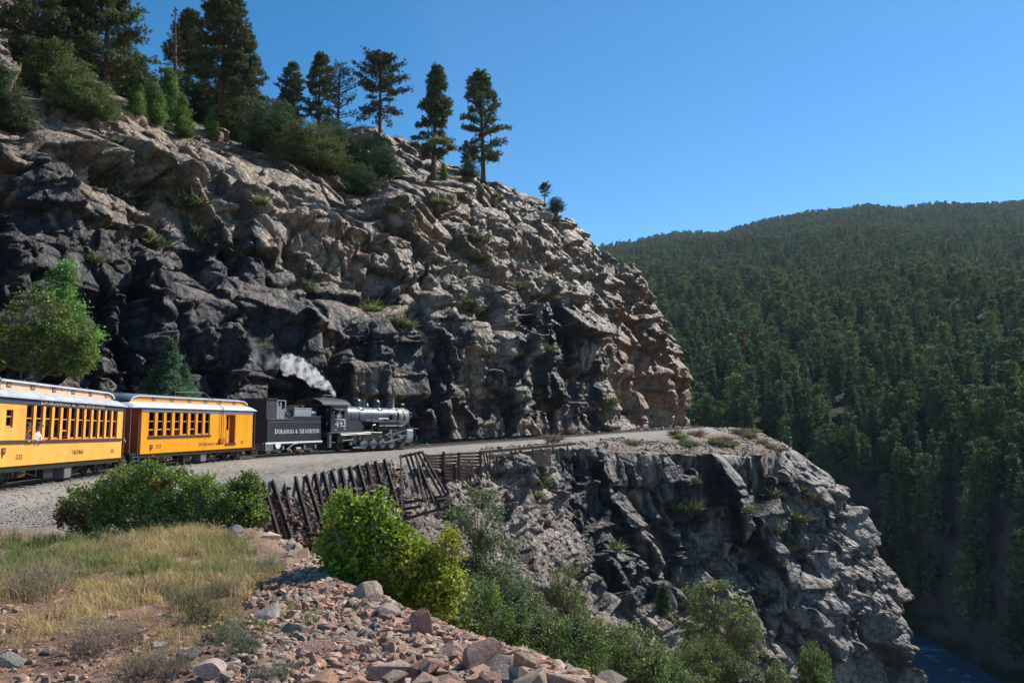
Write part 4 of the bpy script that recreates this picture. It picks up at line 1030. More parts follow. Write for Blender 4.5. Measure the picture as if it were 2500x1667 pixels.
put_text('DURANGO & SILVERTON', .24, L * .545, -H - .004, 1.33, M['white'], root, width=L * .84, big=1.12, th=.12)
q = MB(); q.box(.05, 1.05, -1.05, -.98, 2.225, 3.45); q.box(.05, .12, -.98, .98, 2.225, 3.45); q.box(.05, 1.05, .98, 1.05, 2.225, 3.45); q.box(.0, 1.10, -1.10, 1.10, 3.45, 3.52)
q.build('doghouse', M['iron2'], root)
q = MB()
for i, (x, z1_) in enumerate(((1.10, 3.40), (1.26, 3.05), (1.42, 3.3), (1.58, 2.85), (1.74, 2.9))):
    q.box(x, x + .13, -1.02 + .01 * (i % 2), -.97, 2.225, z1_)
q.box(1.08, 1.95, -1.06, -1.03, 3.38, 3.44); q.box(1.9, 1.98, -1.04, -.98, 2.7, 3.4); q.build('plank', M['boxgrey'], root)
q = MB(); q.prism([(1.9, 2.26), (2.1, 2.9), (2.6, 3.15), (3.4, 3.05), (4.2, 2.75), (L - .3, 2.41)], -.95, .95, 'xz'); q.build('coal_load', M['coal'], root)
q = MB(); q.box(L * .50, L * .83, -1.08, -.55, 2.42, 2.92); q.box(L * .49, L * .84, -1.10, -.53, 2.92, 2.97); q.build('tool_box', M['boxgrey'], root, bevel=.012)
cool = empty('cooler', (0, 0, 0)); cool.parent = None
Mx = Matrix.Translation(root.location) @ root.rotation_euler.to_matrix().to_4x4()
def on_vehicle(vroot, name, x, y, z, label, cat, rz=0, group=None):
    Mx = Matrix.Translation(vroot.location) @ vroot.rotation_euler.to_matrix().to_4x4()
    p = Mx @ Vector((x, y, z)); o = empty(name, p, rot=(Mx.to_3x3() @ Matrix.Rotation(rz, 3, 'Z')).to_euler())
    return tag(o, label, cat, group)
bpy.data.objects.remove(cool)
cool = on_vehicle(root, 'cooler', L * .90, -.85, 2.42, 'small blue and white cooler box standing at the front of the tender top', 'cooler')
q = MB(); q.box(-.22, .22, -.18, .18, 0, .20); q.build('cooler_body', M['crate_blue'], cool, bevel=.02); q = MB(); q.box(-.23, .23, -.19, .19, .20, .34); q.build('lid', M['crate_white'], cool, bevel=.03)
for cx_ in (1.05, L - 1.1):
    tr = MB()
    for sgn in (-1, 1):
        y0, y1 = sorted((sgn * .98, sgn * 1.06))
        tr.prism([(cx_ - .85, .50), (cx_ - .85, .30), (cx_ - .3, .18), (cx_ + .3, .18), (cx_ + .85, .30), (cx_ + .85, .50), (cx_ + .3, .56), (cx_ - .3, .56)], y0, y1, 'xz')
    tr.box(cx_ - .2, cx_ + .2, -.95, .95, .3, .56)
    tk = tr.build('truck', M['iron2'], root)
    for a in (-.6, .6):
        for sgn in (-1, 1):
            wl = MB(); wl.lathe((cx_ + a, sgn * .45, .38), (0, sgn, 0), [(0, .42), (.02, .42), (.022, .385), (.12, .38), (.122, .30), (.06, .27), (.06, .12), (.14, .10)], 22); wl.build('wheel', M['iron2'], tk, smooth=True)
            jb = MB(); jb.box(cx_ + a - .09, cx_ + a + .09, sgn * 1.12 - .055, sgn * 1.12 + .055, .30, .52); jb.build('journal_box', M['counter'], tk, bevel=.02)
q = MB(); q.box(-.28, -.16, -1.15, 1.15, .30, .80); q.box(-.2, .55, -1.24, -1.21, .28, .70); q.build('end_beam', M['grey_iron'], root)
q = MB(); q.lathe((1.0, -1.235, .66), (0, -1, 0), [(0, .27), (.03, .27)], 20); q.v = [(v[0], v[1], min(v[2], .69)) for v in q.v]; q.build('half_disc', M['white'], root)
q = MB(); q.tube([(2.0, -1.15, .30), (2.6, -1.2, .62), (3.1, -1.22, .70)], .05, 6); q.lathe((3.0, -1.0, .30), (1, 0, 0), [(0, .05), (.04, .16), (.5, .16), (.54, .05)], 12); q.build('brake_gear', M['grey_iron'], root)
TENDER = root

# ============================================================ LOCOMOTIVE
root, LL = place_on((-12.55, 55.3, -.07), (-7.75, 63.6, -.02), 1.2, 'steam_locomotive', 'black narrow gauge steam locomotive with silvery boiler and white number 493 on its cab', 'locomotive')
L = LL
# cab
q = MB(); hh = 1.25
for sgn in (-1, 1):
    y0, y1 = sorted((sgn * hh, sgn * (hh - .05)))
    q.box(.0, 1.72, y0, y1, 1.38, 2.28); q.box(1.28, 1.72, y0, y1, 2.28, 3.30); q.box(.0, .08, y0, y1, 2.28, 3.30); q.box(.08, 1.28, y0, y1, 3.02, 3.30)
q.box(1.67, 1.72, -hh + .05, -.75, 1.38, 3.30); q.box(1.67, 1.72, .75, hh - .05, 1.38, 3.30); q.box(1.67, 1.72, -.75, .75, 3.0, 3.30)
q.box(.0, 1.7, -hh + .05, hh - .05, 1.36, 1.42)
q.build('cab_wall', M['tank'], root)
V = []; n = 13
for x in (-.95, 1.85):
    for k in range(n):
        a = R(-62 + 124 * k / (n - 1)); V.append((x, math.sin(a) * 1.56, 3.72 - 1.62 * (1 - math.cos(a)) * .50))
for x in (-.95, 1.85):
    for k in range(n):
        a = R(-62 + 124 * k / (n - 1)); V.append((x, math.sin(a) * 1.56, 3.66 - 1.62 * (1 - math.cos(a)) * .50))
F = [(k, k + 1, n + k + 1, n + k) for k in range(n - 1)] + [(2 * n + k, 2 * n + k + 1, 3 * n + k + 1, 3 * n + k) for k in range(n - 1)] + [(0, n, 3 * n, 2 * n), (n - 1, 2 * n - 1, 4 * n - 1, 3 * n - 1), tuple(range(n)) + tuple(range(3 * n - 1, 2 * n - 1, -1)), tuple(range(n, 2 * n)) + tuple(range(4 * n - 1, 3 * n - 1, -1))]
q = MB(); q.add(V, F); cr = q.build('cab_roof', M['iron2'], root, smooth=True)
q = MB(); q.box(-.95, 1.85, -1.42, -1.36, 3.20, 3.28); q.box(.2, 1.5, -.1, .1, 3.72, 3.78); q.tube([(.1, -.4, 3.76), (.1, -.4, 3.92), (1.4, -.4, 3.92), (1.4, -.4, 3.76)], .02, 6); q.beam((.5, -.9, 3.56), (.5, -.3, 3.74), .03, .03); q.beam((1.0, -.9, 3.56), (1.0, -.3, 3.74), .03, .03); q.build('gutter', M['grey_iron'], cr)
q = MB(); q.prism([(-1.27, 3.04), (-1.62, 2.90), (-1.62, 2.87), (-1.27, 3.0)], .10, 1.25, 'yz'); q.build('window_awning', M['iron2'], root)
q = MB(); q.box(1.30, 1.34, -1.36, -1.26, 2.30, 2.95); q.box(1.52, 1.56, -1.27, -1.255, 2.30, 2.95); q.box(1.30, 1.56, -1.275, -1.255, 2.92, 2.96); q.box(1.30, 1.56, -1.275, -1.255, 2.28, 2.32); wf = q.build('cab_window_frame', M['grey_iron'], root)
q = MB(); q.box(1.341, 1.519, -1.268, -1.262, 2.321, 2.919); q.build('pane', M['glass'], wf)
q = MB(); q.box(.3, 1.25, -1.34, -1.24, 2.24, 2.28); q.build('arm_rest', M['white'], root)
put_text('493', .52, .98, -hh - .004, 1.72, M['white'], root, width=1.08, th=.125, serif=.06)
q = MB(); q.box(.35, .62, -hh - .006, -hh - .001, 1.50, 1.53); q.box(1.35, 1.5, -hh - .006, -hh - .001, 1.55, 1.60); q.build('plate', M['white'], root)
# boiler
ax = (1, 0, 0); zc = 2.42
q = MB(); q.lathe((1.72, 0, zc + .04), ax, [(0, .80), (.9, .80), (1.6, .78), (2.4, .70), (6.55, .68)], 40); q.build('boiler', M['boiler'], root, smooth=True)
q = MB(); q.lathe((8.27, 0, zc + .02), ax, [(0, .72), (.02, .73), (1.35, .73), (1.42, .68)], 40); q.build('smokebox', M['smokebox'], root, smooth=True)
q = MB(); q.lathe((9.69, 0, zc + .02), ax, [(0, .60), (.08, .56), (.16, .42), (.20, .2), (.24, .06)], 32); sd_ = q.build('smokebox_door', M['smokebox'], root, smooth=True)
q = MB(); q.box(9.7, 9.74, -.02, .58, zc - .1, zc - .05); q.box(9.7, 9.74, -.02, .58, zc + .1, zc + .15); q.build('hinge', M['iron'], sd_)
q = MB()
for x, r_ in ((2.6, .815), (3.55, .79), (5.0, .705), (6.4, .70), (7.2, .70), (8.2, .745), (8.9, .742), (9.55, .742)):
    q.lathe((x, 0, zc + .03), ax, [(0, r_), (.05, r_)], 36)
q.build('boiler_band', M['iron'], root, smooth=True)
q = MB(); q.prism([(1.73, 1.2), (1.73, 2.3), (3.3, 2.3), (4.1, 1.75), (4.1, 1.2)], -.72, .72, 'xz'); q.build('firebox', M['tank'], root, bevel=.03)
# domes and stack
q = MB(); q.lathe((3.98, 0, zc + .55), (0, 0, 1), [(0, .60), (.14, .50), (.20, .42), (.55, .41), (.70, .36), (.80, .24), (.84, .08)], 32); q.build('steam_dome', M['tank'], root, smooth=True)
q = MB(); q.lathe((6.2, 0, zc + .53), (0, 0, 1), [(0, .58), (.14, .46), (.20, .39), (.55, .38), (.70, .33), (.80, .20), (.82, .10), (.92, .10), (.94, .03)], 32); q.build('sand_dome', M['tank'], root, smooth=True)
q = MB(); q.lathe((8.1, 0, zc + .60), (0, 0, 1), [(0, .40), (.12, .31), (.18, .27), (.86, .27), (.87, .31), (.95, .31), (.95, .24), (.5, .24)], 32); q.build('smoke_stack', M['grey_iron'], root, smooth=True)
q = MB(); q.cyl((5.0, -.1, zc + .65), (5.0, -.1, zc + 1.05), .03); q.lathe((5.08, -.1, zc + .80), (0, 0, 1), [(0, .16), (.05, .14), (.18, .10), (.24, .03)], 16); q.beam((5.0, -.22, zc + .65), (5.0, -.22, zc + 1.1), .03, .03); q.beam((5.15, .1, zc + .65), (5.15, .1, zc + 1.1), .03, .03); q.build('bell', M['steel'], root, smooth=True)
q = MB(); q.cyl((4.55, -.25, zc + .62), (4.55, -.25, zc + 1.15), .03, n=8); q.cyl((4.7, -.15, zc + .62), (4.7, -.15, zc + 1.3), .035, n=8); q.lathe((3.98, -.12, zc + 1.37), (0, 0, 1), [(0, .04), (.10, .04), (.14, .01)], 8); q.lathe((3.9, .1, zc + 1.37), (0, 0, 1), [(0, .05), (.12, .05)], 8); q.build('whistle', M['steel'], root)
# hand rail
q = MB(); zr_ = 3.10
q.tube([(1.75, -.62, zr_), (9.2, -.60, zr_ - .05), (9.55, -.52, zr_ - .16), (9.8, -.30, zr_ - .30)], .02, 6)
for x in (2.9, 4.2, 5.2, 6.2, 7.2, 8.2, 9.1): q.beam((x, -.62, zr_), (x - .18, -.66, zr_ - .25), .025, .025)
q.build('hand_rail', M['grey_iron'], root)
# running boards and pipes
q = MB(); q.box(4.5, 8.9, -1.18, -.62, 2.06, 2.11); q.box(4.5, 8.9, .62, 1.18, 2.06, 2.11); q.box(0.0, 4.3, -1.30, -.70, 1.30, 1.36); q.box(0.0, 4.3, .70, 1.30, 1.30, 1.36)
q.box(9.0, 10.2, -1.15, 1.15, 1.50, 1.56); q.build('running_board', M['steel'], root)
q = MB()
for z in (1.98, 1.90, 1.82, 1.74): q.cyl((5.4, -1.08, z), (8.3, -1.08, z), .03, n=6)
for x in (6.0, 7.7): q.box(x - .03, x + .03, -1.13, -1.03, 1.70, 2.05)
q.build('cooling_pipe', M['grey_iron'], root)
for sgn in (-1, 1):
    q = MB(); q.lathe((5.3, sgn * .80, 1.52), ax, [(0, .06), (.05, .22), (3.0, .22), (3.05, .06)], 20); q.build('air_reservoir', M['iron'], root, smooth=True)
q = MB(); q.tube([(4.35, -1.22, 1.34), (4.5, -1.22, 1.82), (4.85, -1.18, 1.86), (4.95, -1.12, 1.55)], .03, 6); q.tube([(.9, -1.32, 1.22), (2.6, -1.32, 1.24), (4.0, -1.30, 1.30), (5.6, -1.2, 1.26)], .025, 6); q.tube([(1.0, -1.32, 1.12), (4.2, -1.3, 1.2)], .02, 6)
q.tube([(5.4, -.72, 2.2), (5.6, -.86, 2.3), (7.0, -.86, 2.3), (7.2, -.72, 2.2)], .025, 6); q.tube([(8.05, -.7, 2.9), (7.7, -.80, 2.6), (7.4, -.86, 2.2)], .03, 6); q.tube([(8.75, -.55, 2.9), (8.95, -.76, 2.5), (9.05, -.8, 2.0)], .05, 6)
q.build('pipe', M['steel'], root)
# air compressor
q = MB(); q.box(7.05, 7.35, -1.0, -.75, 2.2, 2.6); q.build('lubricator', M['iron'], root)
# main frame and wheels
q = MB(); q.box(1.0, 9.6, -.98, -.86, .62, 1.16); q.box(1.0, 9.6, .86, .98, .62, 1.16); q.box(1.2, 9.4, -.80, .80, .95, 1.5); q.build('main_frame', M['iron'], root)
drv = [3.66, 4.72, 5.78, 6.84]
for x in drv:
    for sgn in (-1, 1):
        wl = MB(); wl.lathe((x, sgn * .46, .56), (0, sgn, 0), [(0, .60), (.02, .60), (.022, .565), (.13, .56), (.132, .47), (.08, .45), (.08, .18), (.15, .15)], 30); dw = wl.build('driving_wheel', M['iron2'], root, smooth=True)
        cw = MB(); pts = [(x + .40 * math.cos(R(a)), .56 + .46 * math.sin(R(a))) for a in range(180, 361, 15)] + [(x + .14, .70), (x + .12, .84), (x - .12, .84), (x - .14, .70)]
        cw.prism(pts, sgn * 1.06, sgn * 1.14, 'xz'); cw.build('counterweight', M['counter'], dw)
for sgn in (-1, 1):
    q = MB(); q.beam((3.66, sgn * 1.20, .46), (6.84, sgn * 1.20, .46), .05, .12); q.build('coupling_rod', M['iron2'], root)
    q = MB(); q.beam((5.78, sgn * 1.26, .50), (8.2, sgn * 1.24, .86), .05, .11); q.build('main_rod', M['steel'], root)
q = MB(); q.beam((6.6, -1.18, 1.14), (8.7, -1.18, 1.44), .04, .05); q.beam((6.75, -1.18, .98), (8.0, -1.18, 1.30), .04, .05); q.beam((6.75, -1.2, .80), (6.6, -1.2, 1.35), .05, .08); q.box(6.5, 6.75, -1.22, -1.05, 1.16, 1.46); q.box(7.4, 8.5, -1.28, -1.05, .96, 1.04); q.box(7.6, 7.95, -1.3, -1.1, .80, 1.0); q.beam((6.0, -1.2, 1.05), (6.55, -1.2, 1.25), .05, .12)
q.build('valve_gear', M['steel'], root)
q = MB()
for (x, z, sx, sz) in ((2.2, .9, .5, .1), (2.35, .52, .3, .3), (2.0, .42, .25, .28), (3.0, .8, .18, .4), (3.1, .4, .5, .08), (2.7, 1.08, .6, .05), (5.2, .92, .3, .12), (6.3, .9, .4, .1), (7.2, .62, .3, .12), (7.6, .55, .18, .2)):
    q.box(x, x + sx, -1.24, -1.12, z, z + sz)
q.tube([(2.45, -1.25, 1.1), (2.6, -1.25, .7), (2.8, -1.25, .25)], .03, 6); q.tube([(1.2, -1.27, .75), (2.3, -1.27, .80), (2.5, -1.27, .62)], .03, 6); q.tube([(2.9, -1.2, 1.15), (3.2, -1.22, .95), (3.15, -1.22, .5)], .035, 6)
tag(q.build('brake_rigging', M['grey_iron'], root), kind='stuff')
q = MB(); q.box(2.3, 3.3, -1.30, -1.18, .17, .29); q.build('ash_pan_edge', M['counter'], root)
# trailing and leading wheels
for x, r_ in ((1.75, .40), (8.25, .38)):
    for sgn in (-1, 1):
        wl = MB(); wl.lathe((x, sgn * .46, r_), (0, sgn, 0), [(0, r_ + .03), (.02, r_ + .03), (.022, r_), (.12, r_), (.122, r_ - .08), (.06, r_ - .1), (.06, .1), (.12, .08)], 22); wl.build('wheel', M['iron2'], root, smooth=True)
# cylinders: jacket with valve chest
for sgn in (-1, 1):
    q = MB(); pts = [(.62 * 0 + sgn * (.78 + .46 * math.cos(R(a)) * 1.0), .86 + .46 * math.sin(R(a))) for a in range(-180, 1, 15)] + [(sgn * 1.24, 1.36), (sgn * 1.16, 1.48), (sgn * .40, 1.48)]
    q.prism(pts, 8.62, 9.42, 'yz'); q.build('cylinder', M['boxgrey'], root, bevel=.02)
    q = MB(); q.lathe((9.43, sgn * .80, .86), ax, [(0, .40), (.05, .40), (.07, .30), (.10, .1)], 24); q.lathe((9.43, sgn * .85, 1.34), ax, [(0, .16), (.12, .14)], 16); q.build('cylinder_head', M['iron2'], root, smooth=True)
# front beam, pilot, coupler, headlight
q = MB(); q.box(9.95, 10.12, -1.1, 1.1, .62, .95); q.build('buffer_beam', M['iron'], root)
q = MB()
for k in range(9):
    y = -.85 + 1.7 * k / 8; q.beam((10.13, y, .60), (10.55 - abs(y) * .35, y * .85, .14), .05, .05)
q.beam((10.24, -.80, .14), (10.56, 0, .14), .05, .05); q.beam((10.24, .80, .14), (10.56, 0, .14), .05, .05); q.build('pilot', M['iron2'], root)
q = MB(); q.box(9.95, 10.6, -.06, .06, .55, .68); q.box(10.45, 10.68, -.14, .10, .50, .72); q.build('coupler', M['iron'], root)
q = MB(); q.lathe((9.2, 0, 3.36), ax, [(0, .15), (.04, .18), (.36, .18), (.42, .20)], 20); q.box(9.1, 9.6, -.15, .15, 3.12, 3.20); hl = q.build('headlight', M['iron'], root, smooth=True)
q = MB(); q.lathe((9.625, 0, 3.36), ax, [(0, .165), (.01, .16)], 20); q.build('lens', M['glass'], hl)
q = MB(); q.beam((9.75, -.45, 2.3), (10.05, -.45, 1.0), .04, .04); q.beam((9.75, .45, 2.3), (10.05, .45, 1.0), .04, .04); q.tube([(10.0, -1.0, .95), (10.0, -1.0, 1.6), (10.0, 1.0, 1.6), (10.0, 1.0, .95)], .02, 6); q.build('brace', M['grey_iron'], root)
q = MB(); q.box(-.12, .10, -1.25, -1.05, .30, 1.35); q.box(.0, .5, -1.26, -1.2, .62, .68); q.build('cab_step', M['grey_iron'], root)
LOCO = root
print('train', round(time.time() - T0, 1))

# ============================================================ PEOPLE (continuous skinned bodies)
def person(vroot, x, y, z, label, shirt, hair, lean=0.0, face=-90, reach=False, group=None, s=1.0):
    """seated figure seen from the waist up; local -y is out of the window"""
    root = on_vehicle(vroot, 'person', x, y, z, label, 'person', group=group)
    V = [(0, 0, 0), (0, -.02 - lean * .3, .22), (0, -.03 - lean * .7, .44), (0, -.05 - lean * .9, .54), (0, -.06 - lean, .60), (0, -.08 - lean, .69), (0, -.09 - lean, .79)]
    Rr = [(.17, .12), (.155, .11), (.19, .11), (.07, .07), (.055, .055), (.085, .10), (.07, .085)]
    E = [(i, i + 1) for i in range(6)]
    for sx in (-1, 1):
        b = len(V)
        far = .24 if reach and sx > 0 else .0
        V += [(sx * .19, -.04 - lean * .7, .45), (sx * .24, -.08 - lean * .7, .27), (sx * .14, -.17 - lean - far * .8, .24 + (.06 if far > .2 else 0)), (sx * .06, -.20 - lean - far, .27 + (.1 if far > .2 else 0))]
        Rr += [(.07, .07), (.05, .05), (.038, .038), (.032, .025)]
        E += [(2, b), (b, b + 1), (b + 1, b + 2), (b + 2, b + 3)]
    me = bpy.data.meshes.new('body'); me.from_pydata([(a * s, b_ * s, c_ * s) for a, b_, c_ in V], E, [])
    o = link('body', me, root)
    md = o.modifiers.new('s', 'SKIN'); sk = me.skin_vertices[0].data
    for i, r_ in enumerate(Rr): sk[i].radius = (r_[0] * s, r_[1] * s)
    sk[0].use_root = True
    o.modifiers.new('d', 'SUBSURF').levels = 1; o.modifiers['d'].render_levels = 1
    dg = bpy.context.evaluated_depsgraph_get(); ev = o.evaluated_get(dg)
    nm = bpy.data.meshes.new_from_object(ev); o.modifiers.clear(); o.data = nm
    nm.materials.clear(); nm.materials.append(shirt); nm.materials.append(M['skin'])
    for p_ in nm.polygons:
        c_ = p_.center / s
        if c_.z > .545 or (c_.y < -.17 - lean): p_.material_index = 1
        p_.use_smooth = True
    hm = MB(); hc = Vector((0, -.07 - lean, .75)) * s
    hm.lathe(hc - Vector((0, -.01 * s, .02 * s)), (0, .25, 1), [(0, .108 * s), (.05 * s, .112 * s), (.10 * s, .09 * s), (.13 * s, .03 * s)], 12)
    hm.build('hair', hair, root, smooth=True)
    nb = MB(); fy = (-.19 - lean) * s
    nb.prism([(-.015 * s, .70 * s), (.015 * s, .70 * s), (0, .76 * s)], fy - .02 * s, fy + .03 * s, 'xz'); nb.build('nose', M['skin'], root)
    return root
L = L1; x0, x1 = .172 * L, .958 * L; sp = (x1 - x0) / 12
def wx(i): return x0 + sp * (i + .35)
person(COACH1, wx(0), -.98, 1.10, 'passenger in a dark top leaning an elbow out of the leftmost open coach window', M['shirt1'], M['hair'], .12)
person(COACH1, wx(1), -.98, 1.12, 'passenger in a white top leaning out of the second window of the pale yellow coach', M['shirt2'], M['hair'], .16)
person(COACH1, wx(2), -.80, 1.12, 'passenger reaching a hand out at the third window of the pale yellow coach', M['shirt1'], M['hair'], .05, reach=True)
person(COACH1, wx(4), -.78, 1.20, 'grey haired passenger holding a hand out at the fifth window of the pale coach', M['shirt2'], M['grey_hair'], .05, reach=True)
person(COACH1, wx(6), -.80, 1.20, 'pale clothed passenger standing behind the seventh window of the pale coach', M['shirt2'], M['grey_hair'], 0)
person(COACH1, wx(9), -.72, 1.15, 'passenger in blue sitting behind the tenth window of the pale coach', M['shirt3'], M['hair'], 0)
L = L2; x0, x1 = .052 * L, .575 * L; sp = (x1 - x0) / 8
person(COACH2, wx(0), -.82, 1.05, 'passenger looking out of the leftmost window of the bright yellow coach', M['shirt1'], M['hair'], .08)
person(COACH2, wx(2), -.86, 1.05, 'passenger in blue looking out of the third window of the bright yellow coach', M['shirt3'], M['grey_hair'], .08)
person(COACH2, wx(3), -.84, 1.08, 'passenger in a dark top at the fourth window of the bright yellow coach', M['shirt1'], M['hair'], .06)
person(COACH2, wx(4), -.72, 1.12, 'passenger in white behind the fifth window of the bright yellow coach', M['shirt2'], M['hair'], 0)
person(LOCO, .95, -1.02, 2.12, 'engine driver in a white shirt leaning on the sill of the locomotive cab window', M['shirt2'], M['grey_hair'], .10)
person(LOCO, .45, -.95, 2.08, 'crew member in a blue shirt beside the driver at the locomotive cab window', M['shirt3'], M['hair'], .06)

# ============================================================ TRACK
M['rail'] = mat('rail_steel', (.16, .11, .085), .45, metal=.5, noise=(5, .3))
M['railhead'] = mat('polished_rail_head', (.55, .54, .52), .25, metal=.9)
M['tie'] = mat('weathered_tie', (.10, .075, .06), .9, noise=(7, .4, (.3, 2, 1)), bump=(10, .5, .02))
M['stone_grey'] = mat('grey_ballast', (.33, .30, .27), .9, noise=(9, .35))
trk = empty('railway_track', (-3.6, 75.5, .1)); tag(trk, 'single narrow gauge track curving round the foot of the cliff beneath the train', 'railway track')
off = Vector(trk.location)
def rail(off_d):
    prof = [(-.055, 0), (.055, 0), (.055, .012), (.012, .03), (.012, .10), (.033, .112), (.033, .14), (-.033, .14), (-.033, .112), (-.012, .10), (-.012, .03), (-.055, .012)]
    idx = np.arange(20, len(TT) - 2, 2); V = []
    for i in idx:
        for (a, b) in prof:
            V.append((TT[i, 0] + TN[i, 0] * (off_d + a) - off.x, TT[i, 1] + TN[i, 1] * (off_d + a) - off.y, TT[i, 2] - .14 + b - off.z))
    n = len(prof); k = np.arange(len(idx) - 1)[:, None]; j = np.arange(n)[None, :]
    F = np.stack([k * n + j, k * n + (j + 1) % n, (k + 1) * n + (j + 1) % n, (k + 1) * n + j], -1).reshape(-1, 4)
    fm = np.tile((np.arange(n) == 6) | (np.arange(n) == 5) | (np.arange(n) == 7), len(idx) - 1).astype(int)
    me = mesh_np('rail', np.array(V), F, [M['rail'], M['railhead']], False, fm=fm); return link('rail', me, trk)
rail(-.47); rail(.47)
tm = MB(); tm.box(-.95, .95, -.10, .10, -.14, 0); t0_ = tm.build('sleeper', M['tie'], trk, bevel=.01)
sd0 = random.Random(4); s_at = np.arange(TS[110], TS[-20], .62)
cnt = 0
for s_ in s_at:
    i = int(np.searchsorted(TS, s_)); 
    if TT[i, 1] < 20 or cnt >= 295: continue
    o = t0_ if cnt == 0 else t0_.copy()
    if cnt: COL.objects.link(o)
    o.parent = trk; o.location = (TT[i, 0] - off.x, TT[i, 1] - off.y, TT[i, 2] - .13 - off.z)
    o.rotation_euler = (0, 0, math.atan2(TN[i, 1], TN[i, 0]) + sd0.uniform(-.03, .03)); cnt += 1

# ============================================================ CRIBBING BELOW THE TRACK
M['rust'] = mat('rusted_old_rail', (.075, .048, .042), .38, metal=.45, noise=(6, .4), bump=(10, .3, .01))
M['oldwood'] = mat('weathered_timber', (.085, .058, .05), .85, noise=(6, .4, (1, 1, .3)), bump=(9, .6, .02))
def W(p): return Vector(at(*p))
def railpiece(a, b, w=.13, h=.15):
    mb = MB(); d = (b - a)
    mb.beam(a, b, w, .03); 
    up = Vector((0, 0, 1)); sx = d.normalized().cross(up); sx = sx.normalized() if sx.length > 1e-3 else Vector((1, 0, 0)); u = sx.cross(d.normalized()).normalized()
    mb.beam(a + u * .065, b + u * .065, .03, .10); mb.beam(a + u * .13, b + u * .13, .07, .035)
    return mb
crib = empty('crib_wall', W((790, 1240, 43))); tag(crib, 'leaning crib wall of old steel rails holding the slope below the gravel bed', 'retaining wall')
co = Vector(crib.location)
tops = [642, 664, 690, 720, 747, 769, 788, 809, 832, 853, 873, 895, 916, 938]
for i, px in enumerate(tops):
    f = i / 13; Y0 = 38.0 + 10.5 * f; py = 1178 - 57 * f
    h = (138 + 25 * f)
    a = W((px, py, Y0)) - co; b = W((px + 43 + 9 * math.sin(i * 2.1), py + h * 1.08, Y0 - 2.2)) - co
    railpiece(a, b, .25, .15).build('post', M['rust'], crib)
for k in range(7):
    f = k / 6.0
    a = W((600 + 40 * f + 22 * f, 1192 + 135 * f, 38.0 - 2.1 * f)) - co; b = W((952 + 38 * f + 20 * f, 1128 + 150 * f, 49.2 - 2.1 * f)) - co
    n = 4
    for q_ in range(n):
        p0 = a.lerp(b, q_ / n) + Vector((0, .16, .03 * ((k + q_) % 3))); p1 = a.lerp(b, (q_ + 1.04) / n) + Vector((0, .16, .03 * ((k * 2 + q_) % 3)))
        mb = MB(); mb.beam(p0, p1, .14, .13); mb.build('timber', M['oldwood'], crib)
rng = random.Random(8)
for i in range(26):                                # short headers sticking out between the posts
    f = rng.random(); g = rng.random()
    p0 = W((650 + 300 * f + 40 * g, 1190 - 55 * f + 130 * g, 38.0 + 10.5 * f - 2.1 * g)) - co
    mb = MB(); mb.beam(p0 + Vector((-.1, .5, 0)), p0 + Vector((.28, -.12, -.02)), .12, .12); mb.build('header', M['rust'], crib)

fal = empty('collapsed_crib', W((1010, 1190, 50))); tag(fal, 'collapsed fan of leaning rails and timbers at the right end of the crib wall', 'retaining wall')
co = Vector(fal.location)
FL = [((978, 1112), (982, 1270)), ((990, 1110), (1020, 1205)), ((1000, 1108), (1040, 1228)), ((1012, 1107), (1062, 1235)), ((1020, 1106), (1080, 1215)), ((1030, 1104), (1088, 1208)), ((1015, 1107), (1034, 1225)),
      ((968, 1233), (1092, 1212)), ((970, 1248), (1030, 1238)), ((982, 1271), (1098, 1238)), ((1025, 1140), (1050, 1240)), ((975, 1118), (1030, 1106)), ((960, 1150), (985, 1148)), ((958, 1175), (982, 1174)), ((960, 1200), (985, 1198)), ((1060, 1220), (1078, 1245)), ((1050, 1228), (1090, 1222))]
for i, (p, q_) in enumerate(FL):
    Ya = 50.5 + .3 * (i % 3) - (p[1] - 1105) * .022; Yb = 50.5 + .2 * (i % 2) - (q_[1] - 1105) * .026
    railpiece(W((p[0], p[1], Ya)) - co, W((q_[0], q_[1], Yb)) - co, .11).build('beam', M['rust'] if i % 2 else M['oldwood'], fal)

pan = empty('plank_wall', W((1120, 1150, 58))); tag(pan, 'upright wall of rusty horizontal rails between posts below the track edge', 'retaining wall')
co = Vector(pan.location)
def panel(px0, px1, yt0, yt1, yb0, yb1, Y0, Y1, n):
    for k in range(n):
        f = (k + .5) / n
        a = W((px0, yt0 + (yb0 - yt0) * f, Y0)) - co; b = W((px1, yt1 + (yb1 - yt1) * f, Y1)) - co
        mb = MB(); mb.beam(a, b, .10, .17); mb.build('rail_board', M['rust'], pan)
def post(px, yt, px2, yb, Y, Yb=None, w=.2):
    mb = MB(); mb.beam(W((px, yt, Y)) - co, W((px2, yb, Yb or Y)) - co, w, w); mb.build('post', M['rust'], pan)
panel(1044, 1082, 1110, 1108, 1142, 1145, 54.5, 57, 5)
panel(1084, 1120, 1106, 1104, 1170, 1172, 57, 59.5, 8)
panel(1122, 1172, 1104, 1101, 1168, 1176, 59.5, 62.5, 9)
for (a, b, c_, d_, Y) in ((1083, 1102, 1082, 1150, 56.8), (1120, 1104, 1120, 1170, 59), (1173, 1100, 1174, 1180, 62.3), (1148, 1155, 1148, 1178, 60.6), (1040, 1108, 1032, 1140, 54.2)): post(a, b, c_, d_, Y - .15)
for (a, b, c_, d_, Y) in ((1180, 1102, 1192, 1178, 63), (1186, 1102, 1200, 1175, 63.5), (1196, 1100, 1197, 1175, 64)): post(a, b, c_, d_, Y, w=.12)
fr = empty('timber_guard', W((1300, 1110, 74))); tag(fr, 'rusty rail frame with braces and slats at the track edge above the boulders', 'retaining wall')
co = Vector(fr.location); pan = fr
